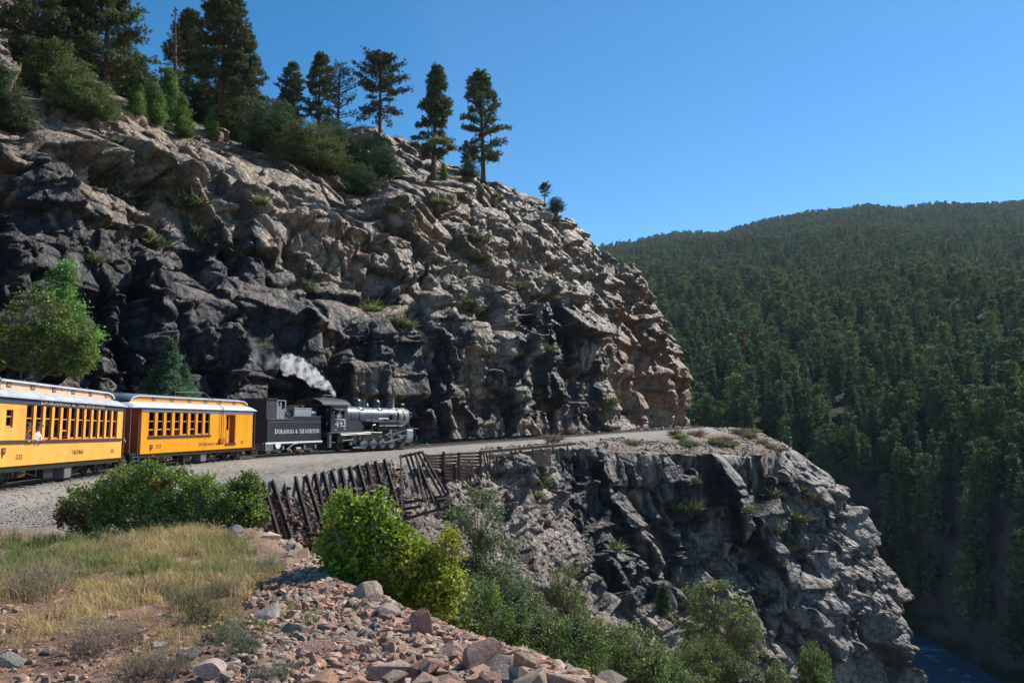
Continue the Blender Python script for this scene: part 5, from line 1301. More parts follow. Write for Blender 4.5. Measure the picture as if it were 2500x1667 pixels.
mb = MB(); mb.beam(W((1172, 1104, 62.5)) - co, W((1405, 1083, 81)) - co, .22, .22); mb.build('cap_rail', M['rust'], fr)
mb = MB(); mb.beam(W((1188, 1114, 63.5)) - co, W((1300, 1107, 72)) - co, .16, .16); mb.build('cap_rail', M['rust'], fr)
for (a, b, c_, d_, Y) in ((1212, 1112, 1215, 1150, 65), (1228, 1110, 1229, 1140, 66.5), (1245, 1097, 1270, 1165, 68), (1258, 1100, 1260, 1130, 69), (1268, 1100, 1268, 1128, 70), (1300, 1092, 1302, 1160, 72.5), (1302, 1120, 1328, 1175, 72.3), (1272, 1095, 1276, 1140, 70.5), (1350, 1090, 1351, 1108, 77), (1385, 1086, 1386, 1100, 80), (1320, 1094, 1320, 1112, 74.5)): post(a, b, c_, d_, Y, w=.17)
panel(1272, 1345, 1102, 1094, 1142, 1136, 70.4, 75, 7)
print('walls', round(time.time() - T0, 1))
# ============================================================ VEGETATION
rs = np.random.RandomState(5)
class VB:
    """numpy batch of tubes and leaf faces: one mesh with a colour per vertex"""
    def __init__(s): s.V = []; s.F3 = []; s.F4 = []; s.C = []; s.n = 0
    def _add(s, V, F, C):
        s.V.append(V); s.C.append(np.broadcast_to(C, V.shape) if np.ndim(C) == 1 else C)
        (s.F4 if F.shape[1] == 4 else s.F3).append(F + s.n); s.n += len(V)
    def tubes(s, A, B, ra, rb, col, k=4):
        A = np.asarray(A, float); B = np.asarray(B, float); n = len(A)
        ra = np.broadcast_to(ra, (n,)); rb = np.broadcast_to(rb, (n,))
        d = B - A; d /= np.linalg.norm(d, axis=1, keepdims=True) + 1e-9
        h = np.where(np.abs(d[:, 2:3]) > .9, [[1., 0, 0]], [[0, 0, 1.]])
        u = np.cross(d, h); u /= np.linalg.norm(u, axis=1, keepdims=True); v = np.cross(d, u)
        t = np.arange(k) * 2 * np.pi / k; cs = np.cos(t)[None, :, None]; sn = np.sin(t)[None, :, None]
        ring = u[:, None] * cs + v[:, None] * sn
        V = np.concatenate([A[:, None] + ring * ra[:, None, None], B[:, None] + ring * rb[:, None, None]], 1).reshape(-1, 3)
        j = np.arange(k); f = np.stack([j, (j + 1) % k, k + (j + 1) % k, k + j], 1)
        F = (np.arange(n)[:, None, None] * 2 * k + f[None]).reshape(-1, 4)
        s._add(V, F, np.asarray(col, float))
    def leaves(s, P, N, T, ln, wd, C, fold=.25):
        """diamond leaves: centre P, normal N, direction T"""
        n = len(P); N = N / (np.linalg.norm(N, axis=1, keepdims=True) + 1e-9)
        T = T - (T * N).sum(1, keepdims=True) * N; T /= np.linalg.norm(T, axis=1, keepdims=True) + 1e-9
        B = np.cross(N, T); ln = np.broadcast_to(ln, (n,))[:, None]; wd = np.broadcast_to(wd, (n,))[:, None]
        V = np.stack([P - T * ln * .5, P + B * wd * .5 + N * wd * fold, P + T * ln * .5, P - B * wd * .5 + N * wd * fold], 1).reshape(-1, 3)
        F = np.arange(n)[:, None] * 4 + np.array([[0, 1, 2, 3]])
        s._add(V, F, np.repeat(C, 4, 0))
    def build(s, name, mats, smooth=False):
        F = []
        fm = []
        if s.F4: F.append(np.concatenate(s.F4))
        if s.F3: F.append(np.concatenate(s.F3))
        return mesh_np(name, np.concatenate(s.V), F, mats, smooth, np.concatenate(s.C))

def rdir(n, r=rs):
    v = r.normal(size=(n, 3)); return v / np.linalg.norm(v, axis=1, keepdims=True)

def trunk_mesh(h, r0, r1, bend, mat_, r, k=8, seg=9, z0=-.4):
    t = np.linspace(0, 1, seg + 1); ph = r.uniform(0, 6.28, 2)
    X = bend * np.sin(t * 2.3 + ph[0]) * h - bend * math.sin(ph[0]) * h; Y = bend * np.sin(t * 3.1 + ph[1]) * h * .6 - bend * math.sin(ph[1]) * h * .6
    C = np.stack([X, Y, z0 + t * (h - z0)], 1)
    rad = r0 * (1 - t) ** .8 + r1; rad[0] *= 1.25
    a = np.arange(k) * 2 * np.pi / k
    V = (C[:, None] + np.stack([np.cos(a), np.sin(a), 0 * a], 1)[None] * rad[:, None, None]).reshape(-1, 3)
    i = np.arange(seg)[:, None]; j = np.arange(k)[None]
    F = np.stack([i * k + j, i * k + (j + 1) % k, (i + 1) * k + (j + 1) % k, (i + 1) * k + j], -1).reshape(-1, 4)
    return mesh_np('trunk', V, F, [mat_], True), (lambda z: (np.interp(z, C[:, 2], C[:, 0]), np.interp(z, C[:, 2], C[:, 1])))

def pine_parts(seed, h=14., cb=.35, wmax=2.6, shape='cone', nbr=46, dens=1.0, bend=.01, side=0.0, tone=(.09, .125, .045), tuftn=9, tl=.36):
    r = np.random.RandomState(seed)
    tr, cx = trunk_mesh(h, h * .018 + .06, .03, bend, M['pinebark'], r)
    vb = VB()
    zs = np.sort(cb * h + (h * .99 - cb * h) * r.uniform(0, 1, nbr) ** .9)
    az = (np.arange(nbr) * 2.399 + r.uniform(-.5, .5, nbr))
    A0, B0, ra, rb, tips, tdir = [], [], [], [], [], []
    for i in range(nbr):
        f = (zs[i] - cb * h) / (h * (1 - cb))
        if shape == 'cone': wid = wmax * (1 - f) ** .75 * min(1, .55 + f * 3)
        elif shape == 'col': wid = wmax * (1 - f ** 2.2) * min(1, .6 + f * 2) * .8
        else: wid = wmax * math.sqrt(max(.05, 1 - (2 * f - .85) ** 2 * .8)) * (1 if f < .75 else 1.1 - f * .5)
        Lb = wid * r.uniform(.55, 1.15) * (1 + side * math.cos(az[i] - .3))
        if f > .93: Lb *= .6
        x, y = cx(zs[i]); el = r.uniform(-.15, .35) + .5 * f
        if f < .25: el -= .35
        p = np.array([x, y, zs[i]], float); ns = 5
        for k in range(ns):
            a = az[i] + r.uniform(-.25, .25); e_ = el + (.25 * k / ns if f > .3 else -.12 * k / ns) + r.uniform(-.15, .15)
            q = p + np.array([math.cos(a) * math.cos(e_), math.sin(a) * math.cos(e_), math.sin(e_)]) * Lb / ns
            A0.append(p); B0.append(q); w0 = .022 * h / 14 * (1 + Lb * .6); ra.append(w0 * (1 - k / ns) + .01); rb.append(w0 * (1 - (k + 1) / ns) + .008)
            if k >= 1:
                nt = int((3 + k * 2.0) * dens * min(1, .45 + Lb / wmax))
                for _ in range(nt):
                    dv = np.array([math.cos(a + r.uniform(-1.5, 1.5)), math.sin(a + r.uniform(-1.5, 1.5)), r.uniform(-.15, .65)]); dv /= np.linalg.norm(dv)
                    l2 = r.uniform(.15, .75) * (.5 + .2 * wmax)
                    t_ = p + (q - p) * r.uniform(0, 1); e2 = t_ + dv * l2 * .8
                    A0.append(t_); B0.append(e2); ra.append(.012); rb.append(.008); tips.append(e2); tdir.append(dv)
            p = q
        tips.append(p); tdir.append((B0[-1] - A0[-1]))
    vb.tubes(np.array(A0), np.array(B0), np.array(ra), np.array(rb), (.07, .045, .032), 4)
    limbs = vb.build('limbs', [M['twig']])
    tips = np.array(tips); tdir = np.array(tdir); tdir /= np.linalg.norm(tdir, axis=1, keepdims=True) + 1e-9
    n = len(tips); k = tuftn
    D = rdir(n * k, r) * .9 + np.repeat(tdir, k, 0) * .7 + np.array([0, 0, .25]); D /= np.linalg.norm(D, axis=1, keepdims=True)
    P = np.repeat(tips, k, 0) + D * tl * .42
    tn = np.array(tone) * (1 + .45 * (r.uniform(size=(n, 1)) - .5)); tn[:, 0] *= 1 + .5 * r.uniform(size=n)
    Cc = np.repeat(tn, k, 0) * (1 + .3 * (r.uniform(size=(n * k, 1)) - .5))
    nb = VB(); nb.leaves(P, rdir(n * k, r), D, tl * r.uniform(.7, 1.25, n * k), tl * .22, Cc, .1)
    crown = nb.build('crown', [M['needle']])
    return tr, limbs, crown

def fir_parts(seed, h=8., w=2.2, tone=(.045, .085, .03), clumps=330, lf=22, size=.16, tiers=0.0, blunt=1.0, base=.04):
    """dense evergreen (juniper, fir): jagged cone of small sprays"""
    r = np.random.RandomState(seed)
    tr, cx = trunk_mesh(h * .96, h * .012 + .05, .02, .006, M['bark'], r)
    f = 1 - np.sqrt(r.uniform(0, 1, clumps)); f = base + (1 - base) * f
    prof = w * (1 - f) ** (.8 / blunt) * np.minimum(1, .55 + f * 4)
    if tiers: prof = prof * (1 - tiers * ((f * h * 1.3) % 1.0))
    az = r.uniform(0, 6.283, clumps)
    lob = 1 + .22 * np.sin(az * 3 + seed) + .15 * np.sin(az * 5 + f * 9 + seed * 2)
    rad = prof * lob * r.uniform(.45, 1.05, clumps)
    Cn = np.stack([np.cos(az) * rad, np.sin(az) * rad, f * h + r.uniform(-.1, .1, clumps)], 1)
    lump = vnoise((Cn * 4.5 / h).astype(np.float32) * 1.7 + seed, seed) + .5 * vnoise((Cn * 11 / h).astype(np.float32) + 3, seed + 1)
    Cn[:, :2] *= (1 + .42 * lump)[:, None]; Cn[:, 2] += .05 * h * lump
    out = np.stack([np.cos(az), np.sin(az), np.full(clumps, .35)], 1)
    cs = size * 1.7 * (1 + .3 * prof / w)
    P = np.repeat(Cn, lf, 0) + r.normal(size=(clumps * lf, 3)) * np.repeat(cs, lf)[:, None] * np.array([1, 1, .55])
    T = np.repeat(out, lf, 0) + r.normal(size=(clumps * lf, 3)) * .5
    N = np.repeat(out * .5 + np.array([0, 0, .8]), lf, 0) + r.normal(size=(clumps * lf, 3)) * .6
    tn = np.array(tone) * (1 + .55 * (r.uniform(size=(clumps, 1)) - .5) + .35 * np.clip(lump, -1, 1)[:, None])  # raised lumps lighter, hollows darker: shading painted into the foliage colour
    C = np.repeat(tn, lf, 0) * (1 + .5 * (r.uniform(size=(clumps * lf, 1)) - .5))
    vb = VB(); vb.leaves(P, N, T, size * 2.1 * r.uniform(.7, 1.3, clumps * lf), size * .85, C, .15)
    crown = vb.build('crown', [M['needle']])
    lb = VB(); A = Cn * np.array([0, 0, 1]) - np.array([0, 0, .15]); lb.tubes(A[::3], Cn[::3], .025, .008, (.06, .045, .035), 3)
    return tr, lb.build('limbs', [M['twig']]), crown

def bush_parts(seed, lobes, stems, leaf=.07, nclump=260, lf=30, cl=.22, tones=((.10, .17, .03), (.16, .22, .03)), rust=0.0, yellow=0.0, wid=.62, bare=0.0):
    """broadleaf shrub: lobes = (x,y,z,rx,ry,rz) ellipsoids"""
    r = np.random.RandomState(seed); lobes = np.array(lobes, float)
    vol = lobes[:, 3] * lobes[:, 4] * lobes[:, 5]; pick = r.choice(len(lobes), nclump, p=vol / vol.sum())
    Lb = lobes[pick]; d = rdir(nclump, r) * (r.uniform(.25, 1, nclump) ** .45)[:, None]
    Cn = Lb[:, :3] + d * Lb[:, 3:]
    vb = VB()
    A, B, ra, rb = [], [], [], []
    st = []
    for i in range(stems):
        p = np.array([r.uniform(-.5, .5) * lobes[:, 3].max() * .5, r.uniform(-.3, .3), -.15]); tgt = lobes[r.randint(len(lobes)), :3] + r.normal(size=3) * .15
        pr = p
        for k in range(4):
            q = p + (tgt - p) * (k + 1) / 4 + r.normal(size=3) * .05 * np.linalg.norm(tgt - p)
            A.append(pr); B.append(q); ra.append(.03 * (1 - k / 5)); rb.append(.03 * (1 - (k + 1) / 5)); st.append(q); pr = q
    st = np.array(st)
    j = ((Cn[:, None] - st[None]) ** 2).sum(-1).argmin(1)
    A = np.concatenate([np.array(A), st[j]]); B = np.concatenate([np.array(B), Cn]); ra = np.concatenate([ra, np.full(nclump, .010)]); rb = np.concatenate([rb, np.full(nclump, .004)])
    # short twigs within each clump
    m = 5; tw = Cn.repeat(m, 0); te = tw + rdir(nclump * m, r) * cl * r.uniform(.5, 1.1, (nclump * m, 1))
    A = np.concatenate([A, tw]); B = np.concatenate([B, te]); ra = np.concatenate([ra, np.full(nclump * m, .005)]); rb = np.concatenate([rb, np.full(nclump * m, .003)])
    sc = max(1, lobes[:, 5].max() / .7); 
    vb.tubes(A, B, ra * sc, rb * sc, (.10, .08, .065), 3)
    limbs = vb.build('branches', [M['twig']])
    keep = r.uniform(size=nclump) > bare
    Cn = Cn[keep]; nclump = len(Cn); d = d[keep]
    P = np.repeat(Cn, lf, 0) + rdir(nclump * lf, r) * (cl * r.uniform(.15, 1.1, (nclump * lf, 1)))
    tn = np.array(tones[0]) + (np.array(tones[1]) - np.array(tones[0])) * r.uniform(size=(nclump, 1)) ** 1.2
    if yellow: tn = np.where(r.uniform(size=(nclump, 1)) < yellow, np.array((.36, .30, .03)), tn)
    if rust:
        k_ = (Cn[:, 0] < lobes[:, 0].min() + .35) & (Cn[:, 2] < .55) | (r.uniform(size=nclump) < .02)
        tn = np.where(k_[:, None] & (r.uniform(size=(nclump, 1)) < .8), np.array((.24, .075, .018)), tn)
    C = np.repeat(tn, lf, 0) * (1 + .5 * (r.uniform(size=(nclump * lf, 1)) - .5))
    N = np.array([0, 0, .9]) + r.normal(size=(nclump * lf, 3)) * .75; T = r.normal(size=(nclump * lf, 3)) + np.repeat(d, lf, 0) * .7
    nb = VB(); nb.leaves(P, N, T, leaf * r.uniform(.7, 1.35, nclump * lf), leaf * wid, C, .18)
    return limbs, nb.build('foliage', [M['leaf']])

def surf_hit(P, G):
    pass
def place_tree(name, parts, loc, label, cat, group, sc=1.0, rz=0.0, tilt=(0, 0)):
    o = empty(name, loc, rot=(tilt[0], tilt[1], rz)); o.scale = (sc,) * 3 if np.isscalar(sc) else sc
    tag(o, label, cat, group)
    for me in parts: link(me.name.split('.')[0], me, o)
    return o

# --- ray against the finished rock so that trunks stand on it
from mathutils.bvhtree import BVHTree
def bvh_of(P, step=2):
    Q = P[::step, ::step]; n, m = Q.shape[:2]
    return BVHTree.FromPolygons([tuple(v) for v in Q.reshape(-1, 3).astype(float)], [tuple(f) for f in grid_faces(n, m)])
BU = bvh_of(UP, 4); BL = bvh_of(LP, 4); BF = bvh_of(FG, 3)
def stand(px, py, trees=(BU,), fallback=100, dy=0.0):
    """first rock point behind photo pixel (px,py)"""
    o = Vector((0, 0, CZ)); d = (Vector(at(px, py, 100)) - o).normalized(); best = None
    for b in trees:
        h = b.ray_cast(o, d)
        if h[0] is not None and (best is None or h[3] < best[1]): best = (h[0], h[3])
    if best is None: return Vector(at(px, py, fallback)), fallback
    return best[0], best[0].y

print('veg helpers', round(time.time() - T0, 1))
# ---- conifers on top of the cliff: (px base, py base, py top, px top, width px, kind, seed, distance or None, label)
PV = {}
def variant(kind, seed):
    k = (kind, seed)
    if k not in PV:
        if kind == 'slim': PV[k] = pine_parts(seed, 14, .24, 2.7, 'col', 70, 1.2, .008, tl=.42)
        elif kind == 'open': PV[k] = pine_parts(seed, 14, .20, 3.9, 'col', 70, 1.3, .010, side=.25, tl=.40)
        elif kind == 'round': PV[k] = pine_parts(seed, 14, .28, 5.2, 'round', 72, 1.5, .012, side=.2, tl=.42)
        elif kind == 'cone': PV[k] = pine_parts(seed, 14, .12, 4.4, 'cone', 100, 1.5, .006, tuftn=9, tl=.42)
        elif kind == 'tall': PV[k] = pine_parts(seed, 14, .24, 4.8, 'cone', 92, 1.4, .006, tl=.42)
        elif kind == 'fir': PV[k] = fir_parts(seed, 14, 4.2, (.07, .115, .045), 620, 20, .24, blunt=1.3)
        elif kind == 'limefir': PV[k] = fir_parts(seed, 14, 3.6, (.15, .25, .06), 560, 20, .24, blunt=1.2)
        elif kind == 'mass': PV[k] = fir_parts(seed, 14, 7.6, (.135, .165, .05), 900, 20, .27, blunt=2.2)
        elif kind == 'massd': PV[k] = fir_parts(seed, 14, 7.6, (.075, .115, .045), 900, 20, .27, blunt=2.4)
        elif kind == 'bare': PV[k] = pine_parts(seed, 14, .12, 5.6, 'round', 70, .45, .02)
        elif kind == 'snag': PV[k] = pine_parts(seed, 14, .25, 1.6, 'cone', 46, .12, .012)
    return PV[k]
TR = [
 (257, 258, -85, 250, 'tall', 1, 84, 'tall dark pine with bare lower trunk, largest on the upper left slope'),
 (160, 200, -70, 165, 'cone', 2, 92, 'full dark pine left of the largest pine, cut by the top edge'),
 (60, 215, -60, 52, 'round', 3, 80, 'spreading dark pine above the rocks in the top left corner'),
 (455, 290, 22, 448, 'cone', 4, 104, 'dense dark pine with a dead grey spire beside it on the upper slope'),
 (425, 285, 12, 420, 'snag', 5, 100, 'dead grey bare spire standing in front of the dense dark pine'),
 (540, 270, -25, 532, 'tall', 6, 108, 'tall pine whose tip is cut by the sky edge, tallest near the middle left'),
 (592, 285, 72, 590, 'cone', 7, 104, 'broad olive green pine leaning against the tall middle left pine'),
 (715, 330, 155, 718, 'open', 8, 128, 'rounded pine at the left of the ridge group'),
 (778, 330, 128, 775, 'open', 9, 130, 'upright dark pine, highest of the ridge group'),
 (825, 335, 158, 820, 'bare', 10, 129, 'pine with many bare fanning limbs in the middle of the ridge group'),
 (928, 325, 136, 918, 'round', 11, 133, 'leaning pine with a round crown drooping right at the end of the ridge group'),
 (1058, 440, 160, 1053, 'slim', 12, 122, 'slim straight pine standing alone on the cliff edge, left of two'),
 (1180, 432, 176, 1190, 'open', 13, 128, 'open crowned pine on the cliff edge, rightmost of the tall pines'),
 (1140, 425, 342, 1136, 'slim', 14, 135, 'small scraggy conifer between the two lone pines'),
 (700, 330, 215, 690, 'cone', 15, 120, 'low pine left of the ridge group rising from the green slope'),
 (330, 250, 120, 330, 'fir', 16, 92, 'dark green conifer just right of the largest pine'),
 (375, 300, 180, 380, 'limefir', 17, 88, 'bright green juniper cone left of the broad lime juniper'),
 (405, 300, 150, 400, 'limefir', 18, 90, 'tall lime green juniper with a pointed tip on the rim'),
 (450, 335, 230, 440, 'limefir', 19, 84, 'pointed green juniper at the rim below the tall lime one'),
 (515, 335, 262, 510, 'limefir', 20, 86, 'small green juniper alone on the bare rim rock'),
 (330, 280, 190, 335, 'limefir', 21, 82, 'round green juniper beside the trunk of the largest pine'),
 (600, 350, 205, 600, 'mass', 22, 98, 'wide olive juniper mound under the broad pine'),
 (655, 375, 240, 640, 'massd', 23, 100, 'dark juniper mound right of the wide olive mound'),
 (735, 405, 290, 720, 'mass', 24, 100, 'yellow green juniper mound drooping over the rim'),
 (785, 425, 295, 770, 'mass', 25, 102, 'large yellow green juniper mound at the rim below the ridge group'),
 (850, 440, 330, 845, 'fir', 26, 106, 'narrow green juniper at the gully head'),
 (905, 440, 320, 915, 'massd', 27, 112, 'dark green juniper mound in the gully below the leaning pine'),
 (935, 430, 350, 940, 'massd', 28, 116, 'low dark juniper right of the gully mound'),
 (880, 480, 395, 880, 'massd', 29, 100, 'scrubby dark juniper low in the gully head'),
 (130, 225, 95, 120, 'mass', 30, 76, 'broad green tree mass on the upper left slope'),
 (185, 275, 150, 180, 'mass', 31, 72, 'green juniper mass just above the bare rim at left'),
 (235, 290, 195, 235, 'mass', 32, 72, 'rounded juniper leaning over the rim at left'),
 (40, 330, 225, 30, 'massd', 33, 54, 'dark juniper hanging at the left frame edge above the cliff'),
 (-20, 260, 140, -20, 'massd', 34, 70, 'dark green juniper cut by the left frame edge'),
 (90, 200, 60, 95, 'massd', 35, 88, 'grey green conifer mass behind the upper left junipers'),
 (290, 200, 60, 290, 'fir', 36, 104, 'hazy conifer behind the largest pine trunk'),
 (1082, 440, 395, 1080, 'limefir', 37, 122, 'small bright green juniper at the foot of the slim lone pine'),
 (1330, 490, 446, 1328, 'round', 38, 144, 'small round topped tree on the skyline of the cliff shoulder'),
 (1358, 518, 478, 1356, 'massd', 39, 144, 'dark bush below the round topped skyline tree'),
 (555, 320, 160, 560, 'massd', 40, 112, 'dark conifer mass behind the wide olive mound'),
 (495, 300, 175, 500, 'fir', 41, 112, 'dark conifer between the dense pine and the tall middle left pine'),
 (672, 345, 235, 668, 'massd', 42, 116, 'dark green bush mass left of the ridge group'),
 (1145, 432, 385, 1148, 'massd', 43, 128, 'low green shrub under the small scraggy conifer'),
 (815, 370, 285, 812, 'massd', 44, 122, 'dark shrub beneath the trunks of the ridge group'),
]
for (px, py, pt, ptx, kind, seed, Y, lab) in TR:
    p, yy = stand(px, py); Yq = yy if abs(yy - Y) < 30 else Y
    base = Vector(at(px, py, Yq)); top = Vector(at(ptx, pt, Yq))
    hgt = (top - base).length
    vs = {'fir': 16, 'limefir': (17, 18, 19)[seed % 3], 'mass': (22, 24, 25)[seed % 3], 'massd': (23, 27, 33)[seed % 3]}
    pr = variant(kind, vs.get(kind, seed))
    s_ = hgt / 14
    k = {'mass': .92, 'massd': .92}.get(kind, 1.0)
    nm = {'mass': 'juniper', 'massd': 'juniper', 'limefir': 'juniper', 'fir': 'fir_tree', 'snag': 'dead_pine', 'bare': 'pine_tree'}.get(kind, 'pine_tree')
    lean = math.atan2((ptx - px) / FPX * Yq, hgt)
    place_tree(nm, pr, base - Vector((0, 0, .3 * s_)), lab, 'tree', 'trees along the cliff top', (s_ * k, s_ * k, s_), seed * 1.3 if abs(lean) < .05 else 0, (0, lean if abs(lean) < .3 else 0))
print('pines', round(time.time() - T0, 1))

# ---- trees behind the train
oak = bush_parts(60, [(-1.6, 0, 2.2, 1.5, 1.2, 1.6), (.2, 0, 3.2, 1.5, 1.2, 1.7), (1.7, 0, 2.0, 1.3, 1.1, 1.5), (0, 0, 1.6, 2.4, 1.3, 1.2), (2.6, .2, 1.2, .8, .8, .9)], 9, .17, 330, 26, .42, ((.10, .18, .03), (.25, .36, .045)))
p = Vector(at(75, 922, 36)); place_tree('oak_tree', oak, p, 'bushy bright green oak on the bank above the left coach', 'tree', 'trees behind the coaches', (.84, .9, .84))
p = Vector(at(190, 925, 37)); place_tree('oak_tree', oak, p, 'lower rounded oak right of the bushy oak behind the left coach', 'tree', 'trees behind the coaches', (.5, .6, .6), 2.1)
p = Vector(at(140, 905, 39.5)); place_tree('fir_tree', variant('limefir', 18), p, 'pointed green juniper rising behind the oak above the left coach', 'tree', 'trees behind the coaches', .405, 1)
fp = fir_parts(61, 14, 4.3, (.08, .15, .075), 820, 24, .21, blunt=1.0)
p = Vector(at(410, 990, 50)); place_tree('fir_tree', fp, p, 'cone shaped blue green fir behind the bright yellow coach', 'tree', 'trees behind the coaches', .315, 0)
p = Vector(at(448, 990, 50.5)); place_tree('fir_tree', fp, p, 'shorter shoot of fir at the right side of the cone shaped fir', 'tree', 'trees behind the coaches', (.2, .2, .2), 2)
print('trees', round(time.time() - T0, 1))

# ---- near shrubs
def gpt(px, Y, off=0.0):
    x = float(at(px, 1300, Y)[0]); return Vector((x, Y, gz(x, Y) + off))
b1 = bush_parts(70, [(-1.2, 0, .50, .62, .5, .42), (-.5, .1, .78, .6, .5, .46), (.2, 0, .72, .6, .5, .48), (.85, 0, .62, .55, .45, .44), (1.45, 0, .42, .5, .4, .36), (-1.55, -.1, .22, .3, .3, .24), (0, -.2, .34, 1.3, .45, .3), (-.2, .1, 1.0, .35, .3, .28)], 16, .062, 620, 34, .15, ((.11, .20, .022), (.27, .40, .04)), rust=1)
p = Vector(at(383, 1285, 16.2)); p.z = gz(p.x, 16.2) - .03; place_tree('oak_shrub', b1, p, 'wide green scrub oak in front of the coaches with rusty leaves at its left foot', 'shrub', None, (1.1, 1, 1.13))
b1b = bush_parts(71, [(0, 0, .45, .26, .22, .42), (.12, 0, .2, .22, .2, .22)], 5, .062, 90, 30, .12, ((.08, .15, .018), (.18, .27, .025)))
p = Vector(at(598, 1280, 16.4)); p.z = gz(p.x, 16.4) - .05; place_tree('oak_shrub', b1b, p, 'narrow scrub oak shoot at the left end of the crib wall', 'shrub', None, 1.35)
b2 = bush_parts(72, [(-.62, 0, 1.55, .22, .25, .38), (-.30, 0, 1.35, .34, .35, .42), (-.02, 0, 1.62, .17, .2, .30), (.10, 0, 1.10, .36, .4, .36), (-.45, 0, .92, .40, .4, .40), (-.1, 0, .60, .55, .45, .40), (.48, 0, .72, .42, .4, .42), (.35, 0, .25, .55, .4, .40), (.82, 0, .42, .28, .25, .38), (.62, 0, 1.02, .15, .15, .2), (-.78, 0, 1.1, .14, .2, .24)], 12, .085, 560, 34, .19, ((.15, .27, .02), (.36, .50, .04)), yellow=.05)
p = Vector(at(925, 1500, 11.2)); place_tree('maple_shrub', b2, p, 'vivid lime green shrub in front of the crib wall', 'shrub', None, (.92, .92, .86))
b3 = bush_parts(73, [(-.4, 0, 1.0, .5, .4, .55), (.1, 0, .6, .6, .4, .5), (.3, 0, 1.2, .3, .3, .4)], 8, .08, 200, 32, .18, ((.20, .26, .02), (.34, .36, .03)), yellow=.25)
p = Vector(at(1040, 1530, 11.0)); place_tree('maple_shrub', b3, p, 'yellowing shrub at the lower right of the vivid lime shrub', 'shrub', None, (.8, .8, .82))
# gully trees
gtree = [bush_parts(80 + i, [(r_[0], r_[1], r_[2], r_[3], r_[4], r_[5]) for r_ in L_], 9, lf_, nc, 24, cl_, tn, yellow=ye, bare=ba) for i, (L_, lf_, nc, cl_, tn, ye, ba) in enumerate((
    ([(0, 0, 4.6, .8, .8, 1.3), (-.7, 0, 3.4, 1.1, .9, 1.3), (.7, 0, 2.9, 1.1, .9, 1.3), (0, 0, 1.8, 1.7, 1.2, 1.3), (1.3, 0, 1.2, .9, .9, 1.0), (-1.4, 0, 1.4, .9, .9, 1.2)], .13, 360, .36, ((.09, .14, .05), (.16, .22, .07)), 0, .12),
    ([(0, 0, 1.6, 1.6, 1.2, 1.1), (1.4, 0, 1.2, 1.1, 1.0, .9), (-1.5, 0, 1.1, 1.1, 1.0, .9), (.5, 0, 2.3, .9, .8, .7)], .12, 330, .34, ((.09, .15, .03), (.19, .27, .045)), .02, .1),
    ([(0, 0, 3.2, 1.5, 1.1, 1.2), (.9, 0, 2.3, 1.3, 1.0, 1.1), (-1.1, 0, 2.2, 1.3, 1.0, 1.1), (0, 0, 1.2, 1.4, 1.0, .9)], .14, 260, .40, ((.11, .15, .04), (.22, .26, .05)), .08, .6),
    ([(0, 0, 1.1, .9, .8, .9), (.5, 0, .7, .7, .7, .6), (-.6, 0, .7, .7, .7, .6)], .11, 150, .30, ((.10, .16, .035), (.19, .27, .05)), 0, 0)))]
GT = [  # px, py base, Y, variant, scale, label
 (1175, 1570, 31, 0, (1.05, 1, 1.02), 'tall dark green tree in the gully right of the lime shrub'),
 (1235, 1640, 27, 0, (.9, .9, .72), 'leafy tree below the tall dark gully tree'),
 (1150, 1590, 24, 1, (.6, .7, .75), 'shaded leafy shrub at the rim of the rubble slope'),
 (1330, 1665, 26, 1, (.95, .9, .85), 'rounded green tree low in the gully beyond the last boulders'),
 (1420, 1700, 24, 1, (.8, .8, .95), 'bright green treetop at the bottom edge right of the boulders'),
 (1510, 1700, 27, 1, (.9, .8, .9), 'green treetop at the bottom edge below the pale rock slabs'),
 (1610, 1700, 30, 1, (.8, .8, .7), 'low green treetop at the bottom edge beneath the slim juniper'),
 (1560, 1710, 22, 3, (1.2, 1, 1.1), 'small leafy crown at the bottom edge between two larger treetops'),
 (1745, 1620, 46, 2, (1.35, 1, 1.25), 'thin yellowish half bare tree in front of the dark lower cliff'),
 (1820, 1640, 44, 2, (1.0, 1, .85), 'sparse olive tree right of the half bare yellowish tree'),
 (1745, 1700, 38, 1, (1.0, .9, 1.05), 'green tree beneath the half bare yellowish tree'),
 (1690, 1705, 33, 3, (1.4, 1, 1.3), 'bright shrub at the bottom edge left of the green tree under the bare one'),
 (1990, 1720, 52, 1, (1.45, 1, 1.5), 'pale green tree at the foot of the right end of the lower cliff'),
 (1900, 1715, 48, 3, (1.6, 1, 1.3), 'small pale shrub left of the tree at the right end of the lower cliff'),
 (1385, 1620, 34, 2, (.9, .8, 1.1), 'bare limbed thin tree against the pale slabs in the gully'),
 (1290, 1600, 36, 2, (.8, .8, .9), 'leafless grey shrub right of the tall dark gully tree'),
 (1060, 1560, 15, 3, (.7, .7, .7), 'dark leafy shrub in shade under the yellowing shrub'),
]
for (px, py, Y, v, s_, lab) in GT:
    place_tree('broadleaf_tree' if v != 3 else 'leafy_shrub', gtree[v], at(px, py, Y), lab, 'tree' if v != 3 else 'shrub', 'trees and shrubs growing in the gully', tuple(q * (.86 if px > 1200 else 1) for q in s_), px * .7)
JP = [(1690, 1610, 1500, 52, 'slim dark green juniper column low in the gully'), (1622, 1505, 1415, 60, 'small juniper standing on the pale slabs'), (1740, 1600, 1530, 50, 'short juniper right of the slim juniper column')]
for (px, pb, pt, Y, lab) in JP:
    base = Vector(at(px, pb, Y)); hh_ = (Vector(at(px, pt, Y)) - base).length
    place_tree('juniper', variant('limefir', 19) if px != 1622 else variant('fir', 16), base, lab, 'tree', 'junipers in the gully', (hh_ / 14 * .95, hh_ / 14 * .95, hh_ / 14), px)
print('shrubs', round(time.time() - T0, 1))

